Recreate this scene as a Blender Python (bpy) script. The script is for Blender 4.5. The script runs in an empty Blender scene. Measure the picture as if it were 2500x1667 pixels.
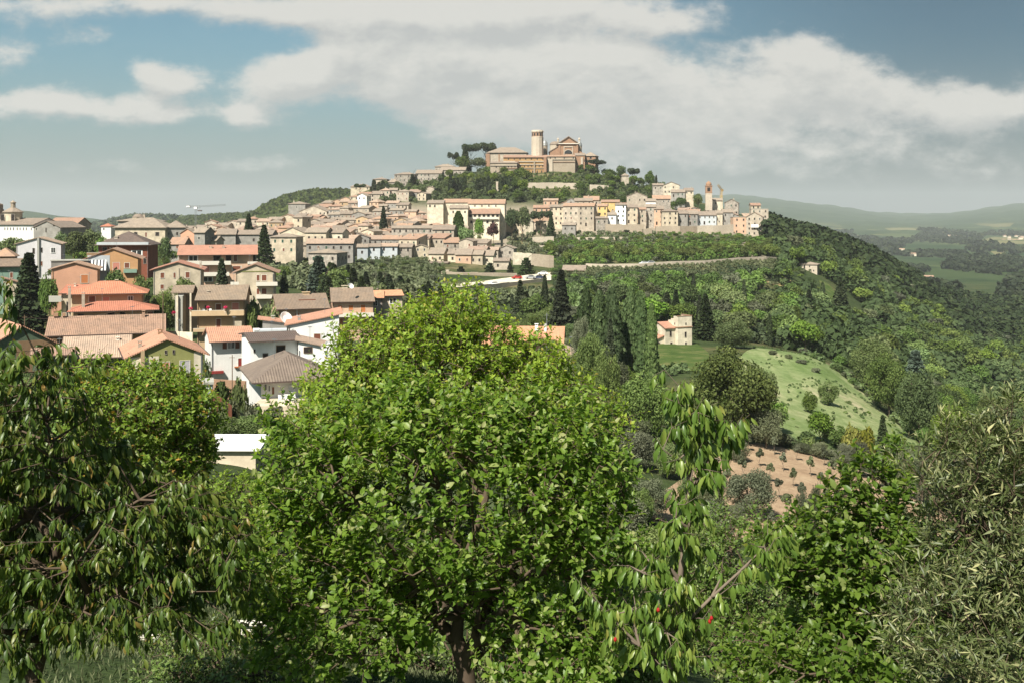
import bpy, math, random
import numpy as np
from mathutils import Vector, Matrix
R=math.radians; PI=math.pi
sc=bpy.context.scene; col=sc.collection
F=2500.0; HX=1250.0; HY=545.0      # focal length, centre and horizon in photo pixels
# ---------------------------------------------------------------- camera
cd=bpy.data.cameras.new('camera'); cam=bpy.data.objects.new('camera',cd); col.objects.link(cam)
cam.location=(0,0,0); cam.rotation_euler=(R(90),0,0)
cd.sensor_width=36; cd.lens=36; cd.shift_y=-(833.5-HY)/2500; cd.clip_start=0.1; cd.clip_end=60000
sc.camera=cam
# ---------------------------------------------------------------- view
sc.view_settings.view_transform='Standard'; sc.view_settings.look='None'
sc.view_settings.exposure=1.1; sc.view_settings.gamma=1
sc.render.engine='CYCLES'
sc.cycles.max_bounces=6; sc.cycles.diffuse_bounces=3; sc.cycles.glossy_bounces=2
sc.cycles.transmission_bounces=4; sc.cycles.volume_bounces=1; sc.cycles.transparent_max_bounces=8
# ---------------------------------------------------------------- sun
AZ=math.atan2(-0.48,-0.88); EL=R(50)
ts=Vector((math.sin(AZ)*math.cos(EL),math.cos(AZ)*math.cos(EL),math.sin(EL)))
sl=bpy.data.lights.new('sun','SUN'); sl.energy=4.6; sl.angle=R(0.6); sl.color=(1.0,0.94,0.83)
so=bpy.data.objects.new('sun',sl); col.objects.link(so); so.rotation_euler=(-ts).to_track_quat('-Z','Y').to_euler()
# ---------------------------------------------------------------- sky with clouds
wd=bpy.data.worlds.new('World'); sc.world=wd; wd.use_nodes=True
nt=wd.node_tree; N=nt.nodes; L=nt.links
for n in list(N): N.remove(n)
def nd(T,t,**k):
    n=T.nodes.new(t)
    for a,b in k.items(): setattr(n,a,b)
    return n
def mth(T,op,a,b=None,c=None,clamp=False):
    n=T.nodes.new('ShaderNodeMath'); n.operation=op; n.use_clamp=clamp
    for i,v in enumerate((a,b,c)):
        if v is None: continue
        if isinstance(v,(int,float)): n.inputs[i].default_value=v
        else: T.links.new(v,n.inputs[i])
    return n.outputs[0]
CL=[(30,125,75,55,.75),(215,88,70,30,.55),(420,190,95,42,1.1),(345,160,45,28,.6),(690,195,125,65,1.2),(760,190,50,40,.6),
(605,290,80,38,1.1),(60,255,150,40,1.0),(300,262,170,38,1.0),(440,285,70,24,.7),(950,215,110,55,.8),(840,110,110,60,.75),
(1020,120,200,80,.9),(1260,170,330,110,1.0),(1180,300,200,50,.6),(1560,250,420,110,.9),(1500,130,200,60,.6),(1960,140,150,60,.85),
(2040,225,230,70,.85),(2330,275,210,60,.75),(2480,240,180,60,.6),(1750,350,520,100,.55),(2350,400,420,80,.35),(1250,400,600,60,.2),
(300,5,560,45,.8),(900,25,380,45,.8),(1350,20,420,55,.85),(1650,45,150,30,.5),(640,400,160,22,.5),(270,400,150,26,.4),
(-400,150,300,80,.8),(-300,330,300,60,.6),(2900,180,300,90,.8)]
g=bpy.data.node_groups.new('cloud_density','ShaderNodeTree')
g.interface.new_socket('Vector',in_out='INPUT',socket_type='NodeSocketVector')
g.interface.new_socket('Value',in_out='OUTPUT',socket_type='NodeSocketFloat')
gi=nd(g,'NodeGroupInput'); go=nd(g,'NodeGroupOutput')
n1=nd(g,'ShaderNodeTexNoise'); n1.inputs['Scale'].default_value=9; n1.inputs['Detail'].default_value=7; n1.inputs['Roughness'].default_value=.6
mp=nd(g,'ShaderNodeMapping'); mp.inputs['Scale'].default_value=(1,1.7,1); g.links.new(gi.outputs[0],mp.inputs[0]); g.links.new(mp.outputs[0],n1.inputs['Vector'])
sb=nd(g,'ShaderNodeVectorMath',operation='SUBTRACT'); g.links.new(n1.outputs['Color'],sb.inputs[0]); sb.inputs[1].default_value=(.5,.5,.5)
ml=nd(g,'ShaderNodeVectorMath',operation='MULTIPLY'); g.links.new(sb.outputs[0],ml.inputs[0]); ml.inputs[1].default_value=(.06,.035,0)
ad=nd(g,'ShaderNodeVectorMath',operation='ADD'); g.links.new(gi.outputs[0],ad.inputs[0]); g.links.new(ml.outputs[0],ad.inputs[1])
acc=None
for (px,py,rx,ry,wt) in CL:
    u=(px-HX)/F; v=(HY-py)/F; su=F/(rx*1.2); sv=F/(ry*1.25)
    m=nd(g,'ShaderNodeMapping'); m.inputs['Scale'].default_value=(su,sv,0); m.inputs['Location'].default_value=(-u*su,-v*sv,0)
    g.links.new(ad.outputs[0],m.inputs[0])
    ln=nd(g,'ShaderNodeVectorMath',operation='DOT_PRODUCT'); g.links.new(m.outputs[0],ln.inputs[0]); g.links.new(m.outputs[0],ln.inputs[1])
    e=mth(g,'POWER',2.718,mth(g,'MULTIPLY',ln.outputs['Value'],-1.6))
    if acc is None: acc=mth(g,'MULTIPLY',e,wt)
    else: acc=mth(g,'MULTIPLY_ADD',e,wt,acc)
n2=nd(g,'ShaderNodeTexNoise'); n2.inputs['Scale'].default_value=19; n2.inputs['Detail'].default_value=10; n2.inputs['Roughness'].default_value=.62
g.links.new(mp.outputs[0],n2.inputs['Vector'])
acc=mth(g,'ADD',acc,mth(g,'MULTIPLY',mth(g,'SUBTRACT',n2.outputs[0],.5),1.25))
n3=nd(g,'ShaderNodeTexNoise'); n3.inputs['Scale'].default_value=55; n3.inputs['Detail'].default_value=6; n3.inputs['Roughness'].default_value=.65
g.links.new(mp.outputs[0],n3.inputs['Vector']); acc=mth(g,'ADD',acc,mth(g,'MULTIPLY',mth(g,'SUBTRACT',n3.outputs[0],.5),.60))
g.links.new(acc,go.inputs[0])
tc=nd(nt,'ShaderNodeTexCoord'); sx=nd(nt,'ShaderNodeSeparateXYZ'); L.new(tc.outputs['Generated'],sx.inputs[0])
ya=mth(nt,'MAXIMUM',mth(nt,'ABSOLUTE',sx.outputs[1]),.25)
uu=mth(nt,'DIVIDE',sx.outputs[0],ya); vv=mth(nt,'DIVIDE',sx.outputs[2],ya)
cb=nd(nt,'ShaderNodeCombineXYZ'); L.new(uu,cb.inputs[0]); L.new(vv,cb.inputs[1])
g0=nd(nt,'ShaderNodeGroup'); g0.node_tree=g; L.new(cb.outputs[0],g0.inputs[0])
sh=nd(nt,'ShaderNodeVectorMath',operation='ADD'); L.new(cb.outputs[0],sh.inputs[0]); sh.inputs[1].default_value=(-.008,.018,0)
g1=nd(nt,'ShaderNodeGroup'); g1.node_tree=g; L.new(sh.outputs[0],g1.inputs[0])
mr=nd(nt,'ShaderNodeMapRange',interpolation_type='SMOOTHSTEP'); L.new(g0.outputs[0],mr.inputs[0])
mr.inputs[1].default_value=.26; mr.inputs[2].default_value=.95
mask=mth(nt,'MULTIPLY',mr.outputs[0],.95)
lit=mth(nt,'MULTIPLY_ADD',mth(nt,'SUBTRACT',g0.outputs[0],g1.outputs[0]),1.6,.5,clamp=True)
cr=nd(nt,'ShaderNodeMix',data_type='RGBA'); L.new(lit,cr.inputs[0])
cr.inputs[6].default_value=(3.35,3.4,3.3,1); cr.inputs[7].default_value=(4.55,4.45,4.15,1)
sky=nd(nt,'ShaderNodeTexSky',sky_type='NISHITA'); sky.sun_disc=False; sky.sun_elevation=EL; sky.sun_rotation=AZ
sky.altitude=300; sky.air_density=1.0; sky.dust_density=2.0; sky.ozone_density=2.0
# thin high veil towards the horizon and deeper blue higher up
tint=nd(nt,'ShaderNodeMix',data_type='RGBA',blend_type='MULTIPLY'); tint.inputs[0].default_value=1
L.new(sky.outputs[0],tint.inputs[6]); ug=nd(nt,'ShaderNodeMapRange',interpolation_type='SMOOTHSTEP'); L.new(uu,ug.inputs[0]); ug.inputs[1].default_value=-.1; ug.inputs[2].default_value=.45
tm=nd(nt,'ShaderNodeMix',data_type='RGBA'); L.new(ug.outputs[0],tm.inputs[0]); tm.inputs[6].default_value=(.47,.66,.60,1); tm.inputs[7].default_value=(.15,.26,.27,1); L.new(tm.outputs[2],tint.inputs[7])
vl=nd(nt,'ShaderNodeMapRange',interpolation_type='SMOOTHSTEP'); L.new(vv,vl.inputs[0]); vl.inputs[1].default_value=-.02; vl.inputs[2].default_value=.20; vl.inputs[3].default_value=.9; vl.inputs[4].default_value=0.06
ve=nd(nt,'ShaderNodeMix',data_type='RGBA'); L.new(vl.outputs[0],ve.inputs[0]); L.new(tint.outputs[2],ve.inputs[6]); ve.inputs[7].default_value=(1.75,1.85,1.9,1)
mx=nd(nt,'ShaderNodeMix',data_type='RGBA'); L.new(mask,mx.inputs[0]); L.new(ve.outputs[2],mx.inputs[6]); L.new(cr.outputs[2],mx.inputs[7])
bg=nd(nt,'ShaderNodeBackground'); bg.inputs[1].default_value=.074; L.new(mx.outputs[2],bg.inputs[0])
wo=nd(nt,'ShaderNodeOutputWorld'); L.new(bg.outputs[0],wo.inputs[0])
# ---------------------------------------------------------------- helpers
def tag(o,label=None,cat=None,group=None,kind=None):
    if label: o['label']=label
    if cat: o['category']=cat
    if group: o['group']=group
    if kind: o['kind']=kind
    return o
def empty(name,loc,rz=0,label=None,cat=None,group=None):
    o=bpy.data.objects.new(name,None); col.objects.link(o); o.location=loc; o.rotation_euler=(0,0,rz); o.empty_display_size=.5
    return tag(o,label,cat,group)
def mkobj(name,me,parent=None,loc=None):
    o=bpy.data.objects.new(name,me); col.objects.link(o)
    if parent: o.parent=parent
    if loc is not None: o.location=loc
    return o
def mesh_np(name,V,Fc,mats,attr=None,smooth=False,mi=None):
    """V (n,3), Fc (m,k) all the same face size, attr per-vertex floats"""
    me=bpy.data.meshes.new(name); V=np.asarray(V,np.float32); Fc=np.asarray(Fc,np.int32); m,k=Fc.shape
    me.vertices.add(len(V)); me.vertices.foreach_set('co',V.ravel())
    me.loops.add(m*k); me.loops.foreach_set('vertex_index',Fc.ravel())
    me.polygons.add(m); me.polygons.foreach_set('loop_start',np.arange(0,m*k,k,dtype=np.int32))
    if mi is not None: me.polygons.foreach_set('material_index',np.asarray(mi,np.int32))
    me.update(calc_edges=True)
    if smooth: me.polygons.foreach_set('use_smooth',np.ones(m,bool))
    if attr is not None:
        for an,av in attr.items():
            a=me.attributes.new(an,'FLOAT','POINT'); a.data.foreach_set('value',np.asarray(av,np.float32))
    for mm in (mats if isinstance(mats,(list,tuple)) else [mats]): me.materials.append(mm)
    me.validate(); return me
class MB:
    def __init__(s): s.v=[]; s.f=[]; s.m=[]
    def poly(s,pts,mi=0):
        b=len(s.v); s.v+= [tuple(p) for p in pts]; s.f.append(tuple(range(b,b+len(pts)))); s.m.append(mi)
    def box(s,x0,x1,y0,y1,z0,z1,mi=0):
        b=len(s.v); s.v+=[(x0,y0,z0),(x1,y0,z0),(x1,y1,z0),(x0,y1,z0),(x0,y0,z1),(x1,y0,z1),(x1,y1,z1),(x0,y1,z1)]
        for q in ((0,3,2,1),(4,5,6,7),(0,1,5,4),(1,2,6,5),(2,3,7,6),(3,0,4,7)): s.f.append(tuple(b+i for i in q)); s.m.append(mi)
        return s
    def prism(s,prof,a,b2,axis='x',mi=0):
        n=len(prof); b=len(s.v)
        for t in (a,b2):
            for (p,q) in prof: s.v.append((t,p,q) if axis=='x' else (p,t,q))
        s.f.append(tuple(b+i for i in range(n))); s.f.append(tuple(b+n+i for i in reversed(range(n)))); s.m+= [mi,mi]
        for i in range(n):
            j=(i+1)%n; s.f.append((b+i,b+n+i,b+n+j,b+j)); s.m.append(mi)
        return s
    def lathe(s,prof,n=12,cx=0,cy=0,mi=0,ph=0):
        b=len(s.v)
        for (r,z) in prof:
            for i in range(n):
                a=2*PI*i/n+ph; s.v.append((cx+r*math.cos(a),cy+r*math.sin(a),z))
        for k in range(len(prof)-1):
            for i in range(n):
                j=(i+1)%n; s.f.append((b+k*n+i,b+k*n+j,b+(k+1)*n+j,b+(k+1)*n+i)); s.m.append(mi)
        s.f.append(tuple(b+i for i in reversed(range(n)))); s.m.append(mi)
        e=b+(len(prof)-1)*n; s.f.append(tuple(e+i for i in range(n))); s.m.append(mi)
        return s
    def tube(s,p,q,r0,r1,n=6,mi=0):
        p=Vector(p); q=Vector(q); d=(q-p).normalized(); a=d.orthogonal().normalized(); c=d.cross(a); b=len(s.v)
        for (o,r) in ((p,r0),(q,r1)):
            for i in range(n):
                t=2*PI*i/n; s.v.append(tuple(o+a*(r*math.cos(t))+c*(r*math.sin(t))))
        for i in range(n):
            j=(i+1)%n; s.f.append((b+i,b+j,b+n+j,b+n+i)); s.m.append(mi)
        s.f.append(tuple(b+i for i in reversed(range(n)))); s.f.append(tuple(b+n+i for i in range(n))); s.m+=[mi,mi]
        return s
    def mesh(s,name,mats):
        me=bpy.data.meshes.new(name); me.from_pydata(s.v,[],s.f); me.polygons.foreach_set('material_index',s.m)
        for mm in (mats if isinstance(mats,(list,tuple)) else [mats]): me.materials.append(mm)
        me.update(); 
        import bmesh
        bm=bmesh.new(); bm.from_mesh(me); bmesh.ops.recalc_face_normals(bm,faces=bm.faces); bm.to_mesh(me); bm.free()
        return me
    def build(s,name,mats,parent=None,loc=None): return mkobj(name,s.mesh(name,mats),parent,loc)
def W(px,py,D): return Vector(((px-HX)/F*D,D,(HY-py)/F*D))
# ---------------------------------------------------------------- materials
def mat(name):
    m=bpy.data.materials.new(name); m.use_nodes=True; T=m.node_tree
    for n in list(T.nodes): T.nodes.remove(n)
    o=nd(T,'ShaderNodeOutputMaterial'); return m,T,o
def ramp(T,fac,stops):
    r=nd(T,'ShaderNodeValToRGB'); T.links.new(fac,r.inputs[0]); e=r.color_ramp.elements
    while len(e)<len(stops): e.new(.5)
    for i,(p,c) in enumerate(stops): e[i].position=p; e[i].color=(*c,1)
    return r.outputs[0]
def noise(T,vec,scale,detail=4,rough=.55):
    n=nd(T,'ShaderNodeTexNoise'); n.inputs['Scale'].default_value=scale; n.inputs['Detail'].default_value=detail; n.inputs['Roughness'].default_value=rough
    if vec is not None: T.links.new(vec,n.inputs['Vector'])
    return n.outputs[0]
def mixc(T,f,a,b,bt='MIX'):
    m=nd(T,'ShaderNodeMix',data_type='RGBA',blend_type=bt)
    for i,v in ((0,f),(6,a),(7,b)):
        if isinstance(v,(int,float)): m.inputs[i].default_value=v
        elif isinstance(v,tuple): m.inputs[i].default_value=(*v,1)
        else: T.links.new(v,m.inputs[i])
    return m.outputs[2]
def bump(T,h,st,dist):
    b=nd(T,'ShaderNodeBump'); b.inputs['Strength'].default_value=st; b.inputs['Distance'].default_value=dist; T.links.new(h,b.inputs['Height']); return b.outputs[0]
def princ(T,o,c,rough=.8,nrm=None,spec=.3,metal=0):
    p=nd(T,'ShaderNodeBsdfPrincipled')
    if isinstance(c,tuple): p.inputs['Base Color'].default_value=(*c,1)
    else: T.links.new(c,p.inputs['Base Color'])
    p.inputs['Roughness'].default_value=rough; p.inputs['Specular IOR Level'].default_value=spec; p.inputs['Metallic'].default_value=metal
    if nrm: T.links.new(nrm,p.inputs['Normal'])
    if o: T.links.new(p.outputs[0],o.inputs[0])
    return p
def sc3(c,k): return tuple(min(1,x*k) for x in c)
def plaster(name,c,stain=.35,scale=.5,rough=.9):
    m,T,o=mat(name); t=nd(T,'ShaderNodeTexCoord'); oi=nd(T,'ShaderNodeObjectInfo')
    a=nd(T,'ShaderNodeVectorMath',operation='ADD'); T.links.new(t.outputs['Object'],a.inputs[0])
    k=nd(T,'ShaderNodeVectorMath',operation='SCALE'); T.links.new(oi.outputs['Random'],k.inputs['Scale']); k.inputs[0].default_value=(90,70,50); T.links.new(k.outputs[0],a.inputs[1])
    n=noise(T,a.outputs[0],scale,6,.65); n2=noise(T,a.outputs[0],scale*6,4)
    st=nd(T,'ShaderNodeMapping'); T.links.new(a.outputs[0],st.inputs[0]); st.inputs['Scale'].default_value=(3,3,.35); n3=noise(T,st.outputs[0],1,3)
    c1=mixc(T,ramp_f(T,n,.35,.7),sc3(c,1-stain),c); c1=mixc(T,ramp_f(T,n3,.55,.8,.25),c1,sc3(c,.55)); c1=mixc(T,mth(T,'MULTIPLY',n2,.22),c1,sc3(c,.7))
    hv=nd(T,'ShaderNodeHueSaturation'); T.links.new(c1,hv.inputs['Color']); T.links.new(mth(T,'MULTIPLY_ADD',oi.outputs['Random'],.26,.86),hv.inputs['Value'])
    princ(T,o,hv.outputs[0],rough,bump(T,n2,.3,.02),.2); return m
def ramp_f(T,f,a,b,top=1.0):
    r=nd(T,'ShaderNodeMapRange',interpolation_type='SMOOTHSTEP'); T.links.new(f,r.inputs[0]); r.inputs[1].default_value=a; r.inputs[2].default_value=b; r.inputs[4].default_value=top; return r.outputs[0]
def stone(name,c,c2,s=2.0,patch=.12):
    m,T,o=mat(name); t=nd(T,'ShaderNodeTexCoord')
    v=nd(T,'ShaderNodeTexBrick'); 
    mp=nd(T,'ShaderNodeMapping'); T.links.new(t.outputs['Object'],mp.inputs[0]); mp.inputs['Rotation'].default_value=(R(90),0,0)
    v.inputs['Scale'].default_value=s; v.inputs['Color1'].default_value=(*c,1); v.inputs['Color2'].default_value=(*c2,1); v.inputs['Mortar'].default_value=(*sc3(c,.6),1); v.inputs['Mortar Size'].default_value=.03
    T.links.new(mp.outputs[0],v.inputs['Vector'])
    n=noise(T,t.outputs['Object'],patch,6,.6); n2=noise(T,t.outputs['Object'],1.3,5,.7)
    cc=mixc(T,ramp_f(T,n,.4,.65,.6),v.outputs[0],sc3(c2,.75)); cc=mixc(T,ramp_f(T,n2,.45,.7,.6),cc,sc3(c,.55))
    princ(T,o,cc,.95,bump(T,n2,.6,.1),.1); return m
def tiles(name,c,c2,pitch=.28,moss=0.0):
    m,T,o=mat(name); t=nd(T,'ShaderNodeTexCoord'); oi=nd(T,'ShaderNodeObjectInfo')
    uv=nd(T,'ShaderNodeUVMap') if False else None
    at=nd(T,'ShaderNodeAttribute',attribute_name='rt'); sx=nd(T,'ShaderNodeSeparateXYZ'); T.links.new(at.outputs['Vector'],sx.inputs[0])
    # rt.x along the eave, rt.y up the slope (metres)
    w=mth(T,'SINE',mth(T,'MULTIPLY',sx.outputs[0],2*PI/pitch)); w2=mth(T,'FRACT',mth(T,'MULTIPLY',sx.outputs[1],1/.38))
    a=nd(T,'ShaderNodeVectorMath',operation='ADD'); T.links.new(t.outputs['Object'],a.inputs[0])
    k=nd(T,'ShaderNodeVectorMath',operation='SCALE'); T.links.new(oi.outputs['Random'],k.inputs['Scale']); k.inputs[0].default_value=(90,70,50); T.links.new(k.outputs[0],a.inputs[1])
    n=noise(T,a.outputs[0],.6,5,.6); n2=noise(T,a.outputs[0],5,3,.7)
    vo=nd(T,'ShaderNodeTexWhiteNoise',noise_dimensions='2D'); cbx=nd(T,'ShaderNodeCombineXYZ')
    T.links.new(mth(T,'FLOOR',mth(T,'MULTIPLY',sx.outputs[0],1/pitch)),cbx.inputs[0]); T.links.new(mth(T,'FLOOR',mth(T,'MULTIPLY',sx.outputs[1],1/.38)),cbx.inputs[1]); T.links.new(cbx.outputs[0],vo.inputs['Vector'])
    cc=mixc(T,ramp_f(T,n,.35,.65),c,c2); cc=mixc(T,ramp_f(T,n2,.5,.75,.5),cc,sc3(c2,.6)); cc=mixc(T,mth(T,'MULTIPLY',vo.outputs[0],.35),cc,sc3(c,.62))
    cc=mixc(T,ramp_f(T,noise(T,a.outputs[0],1.1,7,.78),.50,.70,max(moss,.42)),cc,(.10,.085,.06)); cc=mixc(T,ramp_f(T,noise(T,a.outputs[0],.35,4,.6),.5,.72,.35),cc,sc3(c2,.62))
    hv=nd(T,'ShaderNodeHueSaturation'); T.links.new(cc,hv.inputs['Color']); T.links.new(mth(T,'MULTIPLY_ADD',oi.outputs['Random'],.22,.88),hv.inputs['Value']); T.links.new(mth(T,'MULTIPLY_ADD',oi.outputs['Random'],.010,.495),hv.inputs['Hue'])
    h=mth(T,'ADD',mth(T,'MULTIPLY',w,.5),mth(T,'MULTIPLY',w2,-.35))
    princ(T,o,hv.outputs[0],.85,bump(T,h,.9,.06),.2); return m
def flat(name,c,rough=.7,spec=.3,metal=0,var=.15,scale=3):
    m,T,o=mat(name); t=nd(T,'ShaderNodeTexCoord'); n=noise(T,t.outputs['Object'],scale,4,.6)
    princ(T,o,mixc(T,mth(T,'MULTIPLY',n,var*2),c,sc3(c,.6)),rough,None,spec,metal); return m
def leafm(name,stops,trans=.3,rough=.45,spec=.4,rndhue=0.0,tcol=(1.25,1.2,.6)):
    m,T,o=mat(name); a=nd(T,'ShaderNodeAttribute',attribute_name='v'); c=ramp(T,a.outputs['Fac'],stops)
    if rndhue:
        oi=nd(T,'ShaderNodeObjectInfo'); hv=nd(T,'ShaderNodeHueSaturation'); T.links.new(c,hv.inputs['Color'])
        T.links.new(mth(T,'MULTIPLY_ADD',oi.outputs['Random'],rndhue,.5-rndhue*.5),hv.inputs['Hue'])
        rr=mth(T,'FRACT',mth(T,'MULTIPLY',oi.outputs['Random'],7.31)); T.links.new(mth(T,'MULTIPLY_ADD',rr,.75,.62),hv.inputs['Value'])
        rs=mth(T,'FRACT',mth(T,'MULTIPLY',oi.outputs['Random'],13.7)); T.links.new(mth(T,'MULTIPLY_ADD',rs,.35,.72),hv.inputs['Saturation']); c=hv.outputs[0]
    p=princ(T,None,c,rough,None,spec)
    if trans>0:
        tr=nd(T,'ShaderNodeBsdfTranslucent'); T.links.new(mixc(T,1.0,c,tcol,'MULTIPLY'),tr.inputs[0])
        ms=nd(T,'ShaderNodeMixShader'); ms.inputs[0].default_value=trans; T.links.new(p.outputs[0],ms.inputs[1]); T.links.new(tr.outputs[0],ms.inputs[2]); T.links.new(ms.outputs[0],o.inputs[0])
    else: T.links.new(p.outputs[0],o.inputs[0])
    return m
M={}
M['w_cream']=plaster('cream_plaster',(.60,.51,.38)); M['w_ivory']=plaster('ivory_plaster',(.70,.62,.48)); M['w_tan']=plaster('tan_plaster',(.48,.41,.325),.35)
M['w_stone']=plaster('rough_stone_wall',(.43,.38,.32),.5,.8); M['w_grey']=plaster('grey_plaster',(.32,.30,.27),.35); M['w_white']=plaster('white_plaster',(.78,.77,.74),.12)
M['w_lilac']=plaster('lilac_grey_plaster',(.60,.575,.585),.12); M['w_pink']=plaster('pink_plaster',(.60,.33,.22),.15); M['w_orange']=plaster('orange_plaster',(.52,.30,.15),.15)
M['w_yellow']=plaster('yellow_plaster',(.66,.47,.20),.2); M['w_green']=plaster('olive_green_plaster',(.27,.27,.10),.12); M['w_dgreen']=plaster('dark_green_plaster',(.10,.14,.09),.2)
M['w_brown']=plaster('brown_plaster',(.30,.19,.11),.2); M['w_red']=plaster('dark_red_brick',(.22,.075,.045),.25); M['w_sand']=plaster('sand_plaster',(.50,.36,.22),.15)
M['w_peach']=plaster('peach_plaster',(.55,.37,.26),.2); M['w_teal']=plaster('green_grey_plaster',(.22,.33,.26),.2); M['w_blue']=plaster('blue_grey_plaster',(.47,.50,.52),.15)
M['r_tan']=tiles('weathered_tan_tiles',(.315,.25,.195),(.25,.205,.165)); M['r_pale']=tiles('pale_pinkish_tiles',(.42,.30,.225),(.33,.245,.19)); M['r_terra']=tiles('terracotta_tiles',(.40,.25,.17),(.33,.22,.165)); M['r_salmon']=tiles('salmon_tiles',(.47,.24,.165),(.41,.215,.15))
M['r_red']=tiles('fresh_red_tiles',(.45,.18,.115),(.40,.165,.105),.33); M['r_brown']=tiles('grey_brown_tiles',(.27,.20,.145),(.22,.17,.13)); M['r_moss']=tiles('mossy_pink_tiles',(.35,.22,.155),(.29,.19,.14),.28,.8)
M['r_dark']=tiles('dark_brown_tiles',(.14,.10,.085),(.11,.085,.075)); M['r_shing']=tiles('brown_shingles',(.20,.155,.125),(.155,.12,.10),.3,.3); M['r_orange']=tiles('orange_tiles',(.55,.26,.155),(.49,.24,.15))
M['st_wall']=stone('old_stone_masonry',(.42,.35,.27),(.34,.28,.21),.8); M['st_pale']=stone('pale_limestone_masonry',(.58,.50,.40),(.48,.41,.32),.9)
M['brick']=stone('pink_brick_masonry',(.38,.23,.15),(.32,.20,.13),1.2); M['st_gold']=stone('ochre_tufa_masonry',(.44,.28,.13),(.36,.22,.11),1.)
M['glass']=flat('dark_window_glass',(.03,.033,.035),.15,.6); M['dark']=flat('dark_opening_shade',(.025,.02,.018),.9); M['sh_brown']=flat('brown_shutter',(.16,.055,.03),.6); M['sh_orange']=flat('orange_wood_shutter',(.42,.15,.055),.6)  # near-black opening colour stands in for shade in recesses; tyres share it
M['sh_red']=flat('red_shutter',(.23,.035,.03),.5); M['sh_grey']=flat('grey_roller_shutter',(.42,.40,.42),.5); M['sh_pink']=flat('pink_roller_shutter',(.48,.20,.15),.5); M['sh_green']=flat('dark_green_shutter',(.03,.07,.045),.5)
M['white']=flat('white_paint',(.80,.79,.76),.5,.3,0,.05); M['concrete']=flat('concrete',(.36,.35,.31),.9); M['trim']=flat('pale_trim',(.62,.58,.50),.8); M['metal']=flat('grey_metal',(.30,.31,.32),.45,.5,.6)
M['awn']=flat('white_awning_cloth',(.72,.72,.70),.8); M['awnd']=flat('dark_awning_stripe',(.05,.05,.06),.8); M['wood']=flat('weathered_wood',(.15,.10,.065),.9); M['bark']=flat('grey_brown_bark',(.115,.085,.06),.95,.1,0,.5,6)
M['bark2']=flat('pale_bark',(.19,.15,.115),.95,.1,0,.5,8); M['flower']=flat('magenta_flower_petals',(.60,.02,.10),.6); M['yel']=flat('yellow_crane_paint',(.62,.42,.16),.5); M['lead']=flat('grey_lead_sheet',(.27,.28,.27),.5,.5,.3)
M['cherry']=flat('red_cherry_skin',(.30,.014,.012),.25,.5); M['shadewhite']=flat('white_roof_sheet',(.82,.81,.78),.6,.3,0,.06)
M['darkmetal']=flat('dark_rusty_metal',(.09,.06,.05),.7)
HAZE=7e-5
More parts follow.
